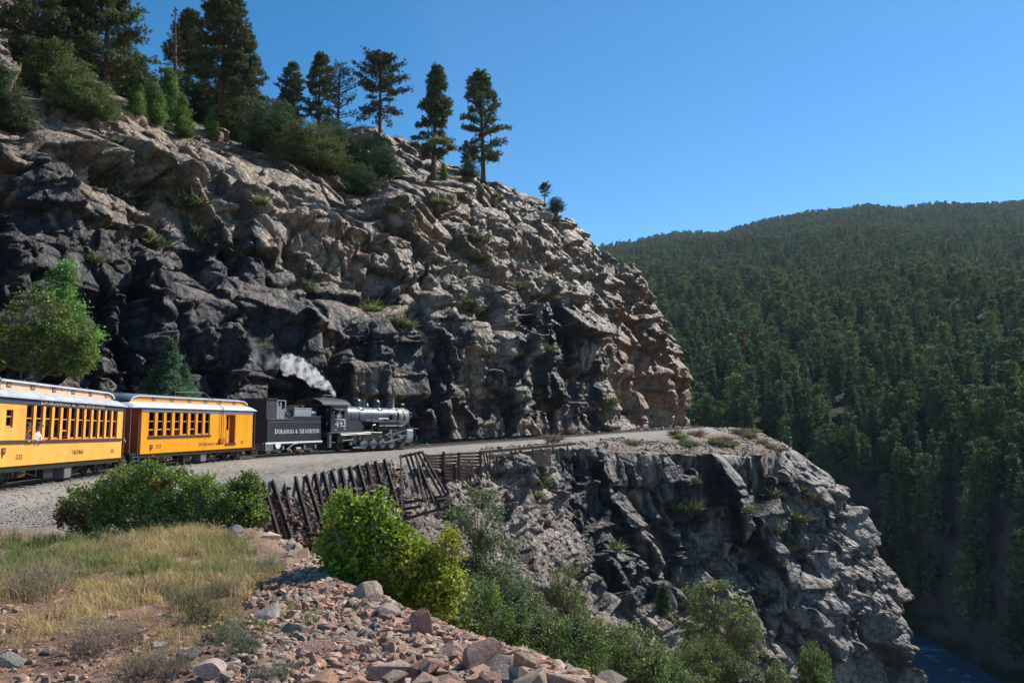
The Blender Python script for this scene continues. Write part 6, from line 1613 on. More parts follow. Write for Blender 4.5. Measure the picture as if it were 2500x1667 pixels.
# ---- small plants on ledges and beside the track
def tuft_parts(seed, n=140, h=.6, w=.5, tone=((.14, .17, .05), (.20, .20, .09)), spiky=.8):
    r = np.random.RandomState(seed); d = rdir(n, r); d[:, 2] = np.abs(d[:, 2]) * spiky + .35; d /= np.linalg.norm(d, axis=1, keepdims=True)
    L = h * r.uniform(.5, 1.1, n); P = d * L[:, None] * .5 * np.array([w / h * 1.2, w / h * 1.2, 1]) + r.normal(size=(n, 3)) * np.array([.12, .12, .03]) * w
    C = np.array(tone[0]) + (np.array(tone[1]) - np.array(tone[0])) * r.uniform(size=(n, 1)); C = C * (1 + .4 * (r.uniform(size=(n, 1)) - .5))
    vb = VB(); vb.leaves(P, rdir(n, r), d, L, h * .09, C, .1)
    return vb.build('ledge_plant', [M['grass']])
TU = [tuft_parts(90, 150), tuft_parts(91, 190, .6, .7, ((.075, .11, .035), (.14, .16, .06)), .5), tuft_parts(92, 150, .5, .7, ((.16, .125, .085), (.22, .18, .11)), .5)]
LEDGE = [(285, 350, 0), (280, 480, 1), (350, 490, 0), (350, 575, 1), (365, 600, 1), (480, 575, 0), (490, 590, 1), (470, 500, 1), (640, 500, 0), (745, 700, 1), (760, 710, 0), (965, 520, 0), (955, 515, 1), (1000, 510, 0), (1065, 500, 0), (1085, 500, 1),
         (1150, 582, 0), (1170, 590, 0), (1172, 640, 1), (1185, 630, 0), (1145, 730, 1), (1148, 745, 1), (1150, 760, 1), (1190, 700, 2), (1260, 702, 0), (1270, 705, 0), (1365, 732, 0), (975, 795, 0), (985, 800, 1), (960, 790, 0), (640, 850, 1), (900, 750, 1), (910, 760, 0),
         (1210, 480, 0), (1218, 490, 0), (1385, 600, 1), (1500, 980, 0), (1490, 985, 1), (1330, 855, 1), (230, 640, 0), (390, 455, 0), (420, 500, 1), (560, 620, 1), (1310, 960, 0), (1070, 350, 0), (1100, 365, 0), (1010, 355, 1)]
lab3 = ['spiky pale green tuft growing on a ledge of the upper cliff', 'dark green tuft growing on a ledge of the upper cliff', 'dry brown tuft growing on a ledge of the upper cliff']
for i, (px, py, k) in enumerate(LEDGE):
    p, yy = stand(px, py, (BU,)); o = link('ledge_plant', TU[k], None, p - Vector((0, 0, .1))); sc = 1.5 + (i * 37 % 10) / 8; o.scale = (sc * (1 + (i % 3) * .3), sc, sc); o.rotation_euler = (0, 0, i)
    hz = 'at the left edge' if px < 150 else 'above the pale coach' if px < 310 else 'above the bright yellow coach' if px < 630 else 'above the tender' if px < 790 else 'above the locomotive' if px < 1010 else 'right of the locomotive' if px < 1200 else 'on the middle of the buttress' if px < 1400 else 'near the nose of the cliff'
    vt = 'high up' if py < 480 else 'upper ledge' if py < 590 else 'middle ledge' if py < 720 else 'lower ledge' if py < 880 else 'just above the track'
    q_ = ('spiky pale green', 'dark green', 'dry brown')[k]
    tag(o, f'{q_} tuft, {vt}, {hz}', 'plant', q_ + ' tufts on the cliff')
SH = [(1595, 1042, 2), (1610, 1040, 0), (1580, 1040, 2), (1640, 1038, 2), (1625, 1040, 2), (1650, 1062, 0), (1660, 1072, 0), (1672, 1085, 0), (1685, 1090, 1), (1540, 1085, 2), (1545, 1088, 2), (1760, 1078, 2), (1820, 1062, 2), (1830, 1070, 0), (1805, 1055, 2), (1860, 1085, 0), (1800, 1040, 0), (1840, 1055, 0), (1780, 1092, 1), (1880, 1095, 0), (1905, 1105, 2), (1700, 1062, 2), (1748, 1088, 0), (1350, 1078, 2), (1130, 1078, 0)]
for i, (px, py, k) in enumerate(SH):
    d = (Vector(at(px, py, 100)) - Vector((0, 0, CZ)))
    # march to the ground
    Yg = None
    ys = np.linspace(60, 172, 220); pts = np.stack([at(px, py, y_) for y_ in ys]); zg = ground_z(pts[:, 0], pts[:, 1])
    hit = np.where(pts[:, 2] < zg)[0]
    if len(hit) == 0: continue
    q = pts[hit[0]]; o = link('trackside_plant', TU[k], None, (q[0], q[1], zg[hit[0]] - .05)); sc = 1.7 + (i * 29 % 10) / 9; o.scale = (sc * 1.5, sc * 1.3, sc); o.rotation_euler = (0, 0, i * 2)
    lb = ('pale green tuft on the gravel shoulder beside the far track', 'dark green tuft on the gravel shoulder beside the far track', 'dry brown brush tuft on the gravel shoulder beside the far track')[k]
    tag(o, lb, 'plant', lb.split(' on the')[0] + 's beside the track')
LL_ = [(1135, 1180, 1), (1100, 1262, 1), (1170, 1235, 1), (1120, 1245, 2), (1322, 1180, 0), (1328, 1190, 1), (1310, 1215, 0), (1150, 1205, 2), (1085, 1225, 2), (1640, 1240, 1), (1700, 1180, 0), (1890, 1300, 0), (1930, 1330, 1), (1960, 1200, 0), (1985, 1215, 2), (1880, 1210, 1), (1820, 1250, 1), (1680, 1245, 1), (1500, 1340, 1), (1850, 1460, 1), (1905, 1380, 0), (1950, 1270, 1)]
for i, (px, py, k) in enumerate(LL_):
    p, yy = stand(px, py, (BL,), 70); o = link('ledge_plant', TU[k], None, p - Vector((0, 0, .1))); sc = (1.2 + (i * 37 % 10) / 8) * yy / 80; o.scale = (sc * 1.3, sc * 1.2, sc * 1.2); o.rotation_euler = (0, 0, i)
    lb = ('spiky pale green tuft on the rocks below the track', 'dark green tuft on the rocks below the track', 'dry brown tuft on the rocks below the track')[k]
    tag(o, lb, 'plant', lb.split(' on the')[0] + 's below the track')
# ============================================================ FOREST ACROSS THE GORGE
def far_tree(seed, kind, h=17.0):
    r = np.random.RandomState(seed); vb = VB()
    vb.tubes([[0, 0, -1.5]], [[0, 0, h * .9]], h * .014, .05, (.07, .05, .04), 5)
    if kind == 'spruce': n = 150; f = 1 - np.sqrt(r.uniform(0, 1, n)); f = .10 + .90 * f; prof = h * .15 * (1 - f) ** .9 + .1; tone = (.078, .125, .055); dn = -.25
    elif kind == 'pine': n = 110; f = r.uniform(.28, 1, n); prof = h * .17 * np.sqrt(np.clip(1 - (2 * f - 1.05) ** 2 * .9, .03, 1)); tone = (.115, .15, .052); dn = .15
    elif kind == 'broad': n = 130; f = r.uniform(.18, 1, n); prof = h * .21 * np.sqrt(np.clip(1 - (1.9 * f - .95) ** 2, .03, 1)); tone = (.13, .165, .055); dn = .2
    else: n = 140; f = 1 - np.sqrt(r.uniform(0, 1, n)); f = .08 + .92 * f; prof = h * .15 * (1 - f) ** .8 + .15; tone = (.16, .06, .04); dn = -.2
    az = r.uniform(0, 6.283, n); rad = prof * r.uniform(.35, 1.1, n)
    Cn = np.stack([np.cos(az) * rad, np.sin(az) * rad, f * h + r.uniform(-.3, .3, n)], 1)
    lf = 6; cs = .38 + .12 * prof
    out = np.stack([np.cos(az), np.sin(az), np.full(n, dn)], 1)
    P = np.repeat(Cn, lf, 0) + r.normal(size=(n * lf, 3)) * np.repeat(cs, lf)[:, None] * np.array([1, 1, .45])
    T = np.repeat(out, lf, 0) + r.normal(size=(n * lf, 3)) * .45; N = np.array([0, 0, 1.]) + r.normal(size=(n * lf, 3)) * .6
    C = np.repeat(np.array(tone) * 1.12 * (1 + .8 * (r.uniform(size=(n, 1)) - .5)), lf, 0) * (1 + .4 * (r.uniform(size=(n * lf, 1)) - .5))
    vb.leaves(P, N, T, h * .085 * r.uniform(.7, 1.2, n * lf), h * .040, C, .15)
    return vb.build('conifer', [M['needle']])
FT = [far_tree(201, 'spruce'), far_tree(202, 'spruce'), far_tree(203, 'pine'), far_tree(207, 'dead'), far_tree(204, 'pine'), far_tree(205, 'broad'), far_tree(206, 'spruce')]
rf = np.random.RandomState(77)
a_ = FG[:-1, :-1]; b_ = FG[1:, :-1]; c_ = FG[:-1, 1:]
ar = np.linalg.norm(np.cross(b_ - a_, c_ - a_), axis=-1)
nz = np.abs(np.cross(b_ - a_, c_ - a_)[..., 2]) / (ar + 1e-9)
cen = (a_ + FG[1:, 1:]) / 2
ratio = np.abs(cen[..., 0]) / (cen[..., 1] + 1)
wgt = ar.copy(); 
wgt *= (cen[..., 2] > WZ + 4) * (cen[..., 1] < 2700)
wgt *= np.interp(ratio, [.66, .8, 1.1], [1, .25, 0])
wgt *= sst(.15, .45, nz) + .15
clump = fbm(cen.astype(np.float32) * .016, 3, 99); wgt *= np.clip(.9 + 1.1 * clump, .2, 1.7)
wgt *= np.interp(cen[..., 1], [150, 300, 700, 1500, 2600], [1.15, 1.0, .85, .7, .6])
# the pale aspen clearings on the far left ridge
wgt *= 1 - .85 * (sst(1550, 1900, cen[..., 1]) * sst(520, 330, cen[..., 0]))
NT = 40000
flat = (wgt / wgt.sum()).ravel(); pk = rf.choice(len(flat), NT, p=flat)
ii, jj = np.unravel_index(pk, wgt.shape); u_ = rf.uniform(size=(NT, 1)); v_ = rf.uniform(size=(NT, 1))
TPos = FG[ii, jj] * (1 - u_) * (1 - v_) + FG[ii + 1, jj] * u_ * (1 - v_) + FG[ii, jj + 1] * (1 - u_) * v_ + FG[ii + 1, jj + 1] * u_ * v_
TSc = (.5 + .85 * rf.uniform(0, 1, NT) ** 1.4) * np.interp(TPos[:, 1], [150, 500, 2000], [.82, .95, 1.05])
TVar = rf.choice([0, 1, 2, 4, 5, 6], NT, p=[.24, .2, .14, .12, .1, .2])
dd = fbm(TPos.astype(np.float32) * .008 + 3, 3, 88) ; TVar = np.where((dd > .40) & (TPos[:, 1] > 700) & (rf.uniform(size=NT) < .20), 3, TVar)
TRz = rf.uniform(0, 6.283, NT)
order = np.argsort(TPos[:, 1] / TSc)
cc, ss = math.cos(TH), math.sin(TH)
dyv, dzv = TPos[:, 1], TPos[:, 2] - CZ
dep = dyv * cc + dzv * ss; upv = -dyv * ss + dzv * cc
PX = 1250 + FPX * TPos[:, 0] / dep; PY = 833.5 - FPX * (upv + 7) / dep
inview = (PX > -20) & (PX < 2520) & (PY > 0) & (PY < 1720)
single = np.zeros(NT, bool); nsing = 0; camv = Vector((0, 0, CZ))
names = ['tall_spruce', 'tall_spruce', 'pine_tree', 'dead_conifer', 'pine_tree', 'pine_tree', 'tall_spruce']
flab = {'tall_spruce': 'pointed dark spruce among the forest across the gorge', 'pine_tree': 'round crowned pine among the forest across the gorge', 'dead_conifer': 'red brown dead conifer among the forest across the gorge'}
for k in order:
    if nsing >= 290: break
    if not inview[k]: continue
    topp = Vector(TPos[k]) + Vector((0, 0, 12 * TSc[k])); d = topp - camv; L_ = d.length; d.normalize()
    if BU.ray_cast(camv, d, L_ - 5)[0] is not None or BL.ray_cast(camv, d, L_ - 5)[0] is not None: continue
    if BF.ray_cast(camv, d, L_ - 12)[0] is not None: continue
    v = TVar[k]; o = link(names[v], FT[v], None, TPos[k]); s_ = TSc[k]; o.scale = (s_ * 1.0, s_ * 1.0, s_ * 1.15); o.rotation_euler = (0, 0, TRz[k])
    hz = 'just right of the cliff nose' if PX[k] < 1850 else 'behind the crown of the spur' if PX[k] < 2050 else 'right of the spur' if PX[k] < 2250 else 'left of the right frame edge' if PX[k] < 2400 else 'at the right frame edge'
    vt = 'low in the gorge' if PY[k] > 1350 else 'on the shaded gorge wall' if PY[k] > 1180 else 'on the gorge rim' if PY[k] > 1040 else 'above the gorge rim' if PY[k] > 900 else 'higher on the slope'
    tag(o, {'tall_spruce': 'pointed spruce ', 'pine_tree': 'round crowned pine ', 'dead_conifer': 'red brown dead conifer '}[names[v]] + vt + ', ' + hz, 'tree', 'nearest trees of the forest across the gorge'); single[k] = True; nsing += 1
# one clearly seen red dead conifer
Yd = 380
p_, _ = stand(1812, 905, (BF,), Yd); o = link('dead_conifer', FT[3], None, p_); o.scale = (1.15, 1.15, 1.3); tag(o, 'rust red dead conifer standing out from the green trees right of the cliff', 'tree')
rest = ~single
pm = bpy.data.meshes.new('forest'); n_ = int(rest.sum()); pm.vertices.add(n_); pm.vertices.foreach_set('co', TPos[rest].astype(np.float32).ravel())
for nm_, arr, ty in (('sc', TSc[rest], 'FLOAT'), ('rz', TRz[rest], 'FLOAT')):
    a = pm.attributes.new(nm_, ty, 'POINT'); a.data.foreach_set('value', arr.astype(np.float32))
a = pm.attributes.new('var', 'INT', 'POINT'); a.data.foreach_set('value', TVar[rest].astype(np.int32))
fo = link('forest', pm); tag(fo, 'dense conifer forest covering the mountainside across the gorge', 'forest', kind='stuff')
ng = bpy.data.node_groups.new('forest_instances', 'GeometryNodeTree')
ng.interface.new_socket('Geometry', in_out='INPUT', socket_type='NodeSocketGeometry'); ng.interface.new_socket('Geometry', in_out='OUTPUT', socket_type='NodeSocketGeometry')
N = ng.nodes.new; L = ng.links.new
gi = N('NodeGroupInput'); go = N('NodeGroupOutput'); ip = N('GeometryNodeInstanceOnPoints'); jn = N('GeometryNodeJoinGeometry')
tcol = bpy.data.collections.new('forest_tree_kinds')
for v in range(7):
    to = bpy.data.objects.new('conifer_kind', FT[v]); tcol.objects.link(to)
    oi = N('GeometryNodeObjectInfo'); oi.inputs['Object'].default_value = to; oi.inputs['As Instance'].default_value = True; L(oi.outputs['Geometry'], jn.inputs[0])
def named(nm_, ty):
    q = N('GeometryNodeInputNamedAttribute'); q.data_type = ty; q.inputs[0].default_value = nm_; return q.outputs['Attribute']
L(gi.outputs[0], ip.inputs['Points']); L(jn.outputs[0], ip.inputs['Instance']); ip.inputs['Pick Instance'].default_value = True
# join order is reversed by the link stack: map the index accordingly is not needed for look, kinds are mixed at random except the dead one
L(named('var', 'INT'), ip.inputs['Instance Index'])
cx_ = N('ShaderNodeCombineXYZ'); L(named('rz', 'FLOAT'), cx_.inputs[2]); 
e2r = N('FunctionNodeEulerToRotation'); L(cx_.outputs[0], e2r.inputs[0]); L(e2r.outputs[0], ip.inputs['Rotation'])
L(named('sc', 'FLOAT'), ip.inputs['Scale']); L(ip.outputs[0], go.inputs[0])
md = fo.modifiers.new('instances', 'NODES'); md.node_group = ng
print('forest', nsing, n_, round(time.time() - T0, 1))

# ============================================================ LOOSE STONES
def hull(seed, flat=.7, n=13):
    r = np.random.RandomState(seed); bm = bmesh.new()
    pts = rdir(n, r) * r.uniform(.75, 1.0, (n, 1)) * np.array([1, r.uniform(.6, .95), flat * r.uniform(.7, 1.1)]) * .5
    for p in pts: bm.verts.new(p)
    g = bmesh.ops.convex_hull(bm, input=bm.verts)
    bmesh.ops.delete(bm, geom=[v for v in bm.verts if not v.link_faces], context='VERTS')
    bmesh.ops.triangulate(bm, faces=bm.faces); bm.verts.ensure_lookup_table(); bm.verts.index_update()
    V = np.array([v.co[:] for v in bm.verts]); F = np.array([[v.index for v in f.verts] for f in bm.faces]); bm.free(); return V, F
tones = [(.46, .27, .19), (.38, .21, .15), (.49, .33, .25), (.34, .25, .185), (.40, .19, .125), (.38, .285, .21), (.43, .27, .20), (.28, .19, .145), (.50, .36, .27), (.29, .24, .18), (.45, .25, .16), (.24, .19, .155)]
HU = [hull(300 + i, .55 + .35 * (i % 3) / 2, 9 + i % 4) for i in range(12)]
RM = []
for i, (V, F) in enumerate(HU):
    RM.append(mesh_np('stone', V, F, [M['stone']], False, np.tile(np.array(tones[i]), (len(V), 1))))
def big_rock(seed, tone, dims):
    """angular boulder: ball cut by planes"""
    r = np.random.RandomState(seed); bm = bmesh.new(); bmesh.ops.create_icosphere(bm, subdivisions=4, radius=.62)
    V = np.array([v.co[:] for v in bm.verts]); F = np.array([[v.index for v in f.verts] for f in bm.faces]); bm.free()
    for k in range(17):
        n = rdir(1, r)[0]; n[2] *= .8; n /= np.linalg.norm(n); d = r.uniform(.27, .43); s = V @ n - d; V = V - np.maximum(s, 0)[:, None] * n * .97
    V = V * np.array(dims); P = V.astype(np.float32) * 4
    V = V + rdir(1, r) * 0 + (V / (np.linalg.norm(V, axis=1, keepdims=True) + 1e-6)) * (.018 * fbm(P * .6 + seed, 4, seed) * min(dims))[:, None]
    c = np.array(tone) * (1 + .35 * fbm(P * .5 + 9, 3, seed)[:, None])
    return mesh_np('boulder', V, F, [M['stone']], False, np.clip(c, .02, .8))
def ghit(px, py, y0=4.5, y1=40, n=500):
    ys = np.linspace(y0, y1, n); pts = np.stack([at(px, py, y_) for y_ in ys]); zg = ground_z(pts[:, 0], pts[:, 1]); h_ = np.where(pts[:, 2] < zg)[0]
    if len(h_) == 0: return None
    k = h_[0]; return Vector((pts[k, 0], pts[k, 1], zg[k]))
BR = [(905, 1462, 84, (1, .8, .75), (.36, .265, .21), 'rounded grey pink boulder at the top of the rubble slope beside the lime shrub'),
      (950, 1505, 60, (1, .8, .6), (.37, .27, .23), 'smaller pinkish boulder just below the rounded boulder at the top of the rubble'),
      (1283, 1632, 74, (1, .8, .8), (.42, .29, .20), 'tan block perched at the far right end of the rubble slope'),
      (1175, 1630, 120, (1.1, .8, .75), (.32, .20, .165), 'largest brown pink boulder near the lower right end of the rubble'),
      (1110, 1600, 70, (1, .9, .7), (.38, .26, .21), 'square pinkish boulder left of the largest brown boulder'),
      (1022, 1545, 56, (.8, .7, 1.1), (.42, .22, .17), 'pointed reddish stone standing upright at the crest of the rubble'),
      (776, 1592, 84, (1.1, .8, .7), (.40, .24, .19), 'rough pink boulder in the middle of the rubble'),
      (725, 1548, 72, (1.1, .7, .5), (.25, .24, .19), 'greenish grey slab in the middle of the rubble'),
      (655, 1512, 70, (1, .8, .7), (.36, .30, .28), 'grey pink boulder where the grass meets the rubble'),
      (520, 1652, 92, (1.1, .7, .6), (.48, .34, .29), 'pale pink boulder at the bottom edge left of the rubble'),
      (455, 1608, 66, (1, .7, .7), (.17, .16, .15), 'dark wedge shaped stone left of the rubble'),
      (385, 1582, 66, (1.2, .8, .35), (.29, .28, .26), 'flat blue grey stone in the dry grass'),
      (338, 1612, 80, (1.3, .8, .35), (.40, .20, .14), 'flat reddish stone near the bottom left brush'),
      (28, 1620, 70, (1.1, .8, .6), (.38, .36, .31), 'pale grey green boulder in the bottom left corner'),
      (1000, 1640, 60, (1, .8, .7), (.30, .20, .17), 'brown faceted boulder at the bottom of the rubble'),
      (1240, 1662, 110, (1.5, .8, .5), (.36, .25, .22), 'long pink slab at the bottom edge right of the rubble'),
      (575, 1300, 50, (1.2, .9, .6), (.38, .30, .27), 'grey pink stone at the grass edge below the crib wall'),
      (505, 1360, 26, (1.1, .9, .5), (.40, .24, .2), 'small pink stone lying in the middle of the dry grass'),
      (590, 1378, 30, (1, .9, .5), (.40, .27, .22), 'small tan stone at the right margin of the grass')]
for i, (px, py, w_, dm, tn, lab) in enumerate(BR):
    p = ghit(px, py + 4)
    if p is None: continue
    s_ = w_ / FPX * p.y / max(dm[0], .01) * 1.08
    o = link('boulder', big_rock(400 + i, tn, dm), None, p + Vector((0, 0, s_ * dm[2] * .22))); o.scale = (s_,) * 3; o.rotation_euler = (0, 0, i * 1.7 % .9); tag(o, lab, 'boulder')
# scree: pinkish rubble, the 260 largest as single stones
rr = np.random.RandomState(9)
def scree_pts(n):
    out = []
    while len(out) < n:
        Y = 4.6 + 8.0 * rr.uniform() ** 1.15; x = rr.uniform(-4.6, 2.6)
        out.append((x, Y))
    return np.array(out)
Q = scree_pts(26000); e_, _ = near(EE, EN, Q[:, 0], Q[:, 1])
xl = np.interp(Q[:, 1], [4.5, 5.5, 7.5, 10, 11.5, 12.6], [-1.95, -2.15, -2.6, -3.1, -3.1, -3.0])
nn_ = fbm(np.stack([Q[:, 0], Q[:, 1], 0 * Q[:, 0]], 1) * 1.3, 3, 15)
ok = (Q[:, 0] > xl + .5 * nn_) & (e_ < 2.6) & (e_ > -3.5)
Q = Q[ok]; zQ = ground_z(Q[:, 0], Q[:, 1])
S1 = .065 + .30 * rr.power(.6, len(Q))[::-1] ** 2.2
S1 = np.where(rr.uniform(size=len(Q)) < .02, rr.uniform(.2, .33, len(Q)), S1)
px_ = 1250 + FPX * Q[:, 0] / (Q[:, 1] * 1.03)
big = np.argsort(-S1 / Q[:, 1])
cnt = 0; used = np.zeros(len(Q), bool)
kinds = {0: 'pinkish', 1: 'brown pink', 2: 'pale pink', 3: 'grey brown', 4: 'rusty red', 5: 'tan', 6: 'pinkish', 7: 'dark brown', 8: 'pale pink', 9: 'olive grey', 10: 'rusty red', 11: 'dark brown'}
for k in big:
    if cnt >= 262: break
    if S1[k] > .37: continue
    m_ = rr.randint(12); o = link('stone', RM[m_], None, (Q[k, 0], Q[k, 1], zQ[k] + S1[k] * .12 + rr.uniform(0, .05))); o.scale = (S1[k] * rr.uniform(.9, 1.3), S1[k], S1[k] * rr.uniform(.8, 1.1)); o.rotation_euler = (rr.uniform(-.5, .5), rr.uniform(-.5, .5), rr.uniform(0, 6.28))
    lb = kinds[m_] + ' angular stone in the rubble slope in the foreground'; tag(o, lb, 'stone', kinds[m_] + ' stones of the rubble slope'); used[k] = True; cnt += 1
def rubble(name, X, Y, Z, Sz, r, mats, tonesel=None, label=None, cat=None):
    V, C, Fs, n0 = [], [], [], 0
    which = r.randint(12, size=len(X))
    for h_ in range(12):
        w_ = np.where(which == h_)[0]
        if len(w_) == 0: continue
        v, f = HU[h_]; a = r.uniform(0, 6.28, len(w_)); t1 = r.uniform(-.6, .6, len(w_))
        ca, sa, ct, st_ = np.cos(a), np.sin(a), np.cos(t1), np.sin(t1)
        x0_, y0_, z0_ = v[:, 0][None], v[:, 1][None], v[:, 2][None]
        y1_ = y0_ * ct[:, None] - z0_ * st_[:, None]; z1_ = y0_ * st_[:, None] + z0_ * ct[:, None]
        xx = x0_ * ca[:, None] - y1_ * sa[:, None]; yy = x0_ * sa[:, None] + y1_ * ca[:, None]
        s_ = Sz[w_][:, None]
        P_ = np.stack([xx * s_ + X[w_][:, None], yy * s_ + Y[w_][:, None], z1_ * s_ + Z[w_][:, None]], -1)
        V.append(P_.reshape(-1, 3)); tn = np.array(tones)[r.randint(12, size=len(w_))] if tonesel is None else np.array(tonesel)[r.randint(len(tonesel), size=len(w_))]
        C.append(np.repeat(tn * (1 + .3 * (r.uniform(size=(len(w_), 1)) - .5)), len(v), 0))
        Fs.append((np.arange(len(w_))[:, None, None] * len(v) + f[None]).reshape(-1, 3) + n0); n0 += len(w_) * len(v)
    me = mesh_np(name, np.concatenate(V), np.concatenate(Fs), mats, False, np.concatenate(C)); o = link(name, me); tag(o, label, cat, kind='stuff'); return o
k_ = ~used; k_ &= rr.uniform(size=len(Q)) < .8
S2 = np.minimum(S1, .17)
rubble('rubble', Q[k_, 0], Q[k_, 1], zQ[k_] + S2[k_] * .12, S2[k_], rr, [M['stone']], label='pink and brown broken stone filling the foreground slope', cat='rubble')
# pebbles over the bare soil at the lower left, gravel on the shoulder, stones among the crib wall and below it
n = 20000; Y = 4.6 + 9 * rr.uniform(size=n) ** 1.4; X = rr.uniform(-.72, .02, n) * Y * 1.0; e_, _ = near(EE, EN, X, Y); m_ = fbm(np.stack([X, Y, X * 0], 1) * .8, 3, 21)
k_ = (e_ < .3) & ((Y < 9.0) | (m_ > .05)); X, Y = X[k_], Y[k_]
rubble('pebbles', X, Y, ground_z(X, Y) + .004, .014 + .15 * rr.uniform(size=len(X)) ** 7, rr, [M['stone']], label='small pebbles scattered over the reddish soil', cat='pebbles')
n = 9000; Y = 19.5 + 26 * rr.uniform(size=n) ** 1.5; X = Y * rr.uniform(-.68, -.22, n); r_, _ = near(TT, TN, X, Y); e_, _ = near(EE, EN, X, Y); k_ = (r_ > 1.2) & (e_ < .4); X, Y = X[k_], Y[k_]
gr_t = [(.40, .36, .31), (.32, .29, .26), (.45, .41, .36), (.26, .23, .21), (.38, .31, .26)]
rubble('gravel', X, Y, ground_z(X, Y) + .01, .05 + .07 * rr.uniform(size=len(X)) ** 2, rr, [M['stone']], gr_t, label='grey gravel spread beside the track', cat='gravel')
# stones wedged behind the crib wall
n = 3200; X, Y, Z = [], [], []
for i in range(n):
    f = rr.uniform(); g = rr.uniform(-.02, 1.05); p = at(650 + 305 * f + 44 * g, 1186 - 58 * f + (140 + 22 * f) * g, 38.0 + 10.5 * f - 2.1 * g)
    X.append(p[0]); Y.append(p[1] + .75); Z.append(p[2] - .05 + rr.uniform(-.1, .1))
X, Y, Z = map(np.array, (X, Y, Z))
rubble('crib_fill', X, Y, Z, .12 + .30 * rr.uniform(size=n) ** 2, rr, [M['stone']], [(.30, .19, .14), (.24, .16, .12), (.34, .22, .16), (.19, .14, .12)], label='brown broken stone packed behind the leaning crib wall', cat='rubble')
# rubble bank behind the coaches and talus below the edges
n = 5000; Y = rr.uniform(26, 60, n); i_ = np.clip(np.searchsorted(TT[:, 1], Y), 0, len(TT) - 1); off_ = rr.uniform(3.5, 15, n); X = TT[i_, 0] - TN[i_, 0] * off_; Y2 = TT[i_, 1] - TN[i_, 1] * off_
rubble('bank_rubble', X, Y2, ground_z(X, Y2) + .05, .18 + .65 * rr.uniform(size=n) ** 3, rr, [M['stone']], [(.22, .17, .13), (.28, .21, .16), (.16, .13, .11), (.30, .25, .21)], label='brown rubble bank between the coaches and the cliff', cat='rubble')
n = 5000; i_ = rr.randint(60, 190, n); off_ = rr.uniform(.1, 7, n); X = EE[i_, 0] + EN[i_, 0] * off_; Y = EE[i_, 1] + EN[i_, 1] * off_; k_ = (Y > 11) & (Y < 37); X, Y = X[k_], Y[k_]
rubble('slope_rubble', X, Y, ground_z(X, Y), .10 + .55 * rr.uniform(size=len(X)) ** 3.5, rr, [M['stone']], label='pink rubble on the slope below the crib wall', cat='rubble')
n = 2600; i_ = rr.randint(255, 395, n); off_ = rr.uniform(.8, 9, n) ; X = EE[i_, 0] - EN[i_, 0] * off_; Y = EE[i_, 1] - EN[i_, 1] * off_; r_, _ = near(TT, TN, X, Y); k_ = r_ > 2.6; X, Y = X[k_], Y[k_]
rubble('shoulder_rubble', X, Y, ground_z(X, Y) + .05, .2 + .7 * rr.uniform(size=len(X)) ** 4, rr, [M['stone']], [(.28, .22, .18), (.23, .19, .16), (.33, .25, .20), (.3, .28, .25)], label='loose rocks on the gravel shoulder at the bend', cat='rubble')
gi_ = rr.randint(0, int(LP.shape[0] * .42), 5200); gj_ = rr.randint(int(LP.shape[1] * .10), int(LP.shape[1] * .75), 5200); q_ = LP[gi_, gj_].astype(float)
k_ = (LN[gi_, gj_, 2] > .35); q_ = q_[k_]
rubble('gully_rubble', q_[:, 0], q_[:, 1], q_[:, 2] + .03, .12 + .75 * rr.uniform(size=len(q_)) ** 4, rr, [M['stone']], [(.26, .2, .17), (.22, .18, .155), (.31, .24, .2), (.2, .16, .13)], label='loose stones on the slope under the collapsed crib', cat='rubble')
# foot of the cliff
n = 1500; i_ = rr.randint(250, 470, n); off_ = rr.uniform(2.6, 6.5, n); X = TT[i_, 0] - TN[i_, 0] * off_; Y = TT[i_, 1] - TN[i_, 1] * off_
rubble('cliff_foot_rubble', X, Y, ground_z(X, Y) + .08, .2 + 1.0 * rr.uniform(size=n) ** 3, rr, [M['stone']], [(.24, .2, .175), (.2, .17, .16), (.3, .22, .17)], label='fallen rocks along the foot of the cliff beside the track', cat='rubble')
print('stones', round(time.time() - T0, 1))

# ============================================================ GRASS
def blades(name, X, Y, Z, H, tone, r, lean=.35, w=.006, label=None, cat='grass'):
    n = len(X); az = r.uniform(0, 6.283, n); ln = H * lean * r.uniform(.2, 1.6, n); d = np.stack([np.cos(az), np.sin(az)], 1)
    B = np.stack([X, Y, Z], 1); pz = r.uniform(0, 6.283, n); s = np.stack([np.cos(pz), np.sin(pz), 0 * pz], 1)
    wv = (w * r.uniform(.7, 1.5, n))[:, None]
    M1 = B + np.stack([d[:, 0] * ln * .3, d[:, 1] * ln * .3, H * .6], 1); T = B + np.stack([d[:, 0] * ln, d[:, 1] * ln, H * np.sqrt(np.clip(1 - (ln / H) ** 2 * .4, .3, 1))], 1)
    V = np.stack([B - s * wv, B + s * wv, M1 + s * wv * .8, M1 - s * wv * .8, T], 1).reshape(-1, 3); k = np.arange(n)[:, None] * 5
    me = mesh_np(name, V, [k + np.array([[0, 1, 2, 3]]), k + np.array([[3, 2, 4]])], [M['grass']], False, np.repeat(tone, 5, 0))
    o = link(name, me); tag(o, label, cat, kind='stuff'); return o
rg = np.random.RandomState(12)
nt_ = 5200; Y = 6.8 + 10.5 * rg.uniform(size=nt_); X = Y * rg.uniform(-.70, -.10, nt_)
e_, _ = near(EE, EN, X, Y); g_ = fbm(np.stack([X * .55, Y * .45, X * 0], 1), 3, 61)
dens = sst(6.6, 9.6, Y + 2.5 * g_) * sst(-.15, -.9, e_) * sst(18, 16.2, Y) * np.clip(.55 + 1.6 * g_ + .25 * sst(9, 12, Y), 0.03, 1)
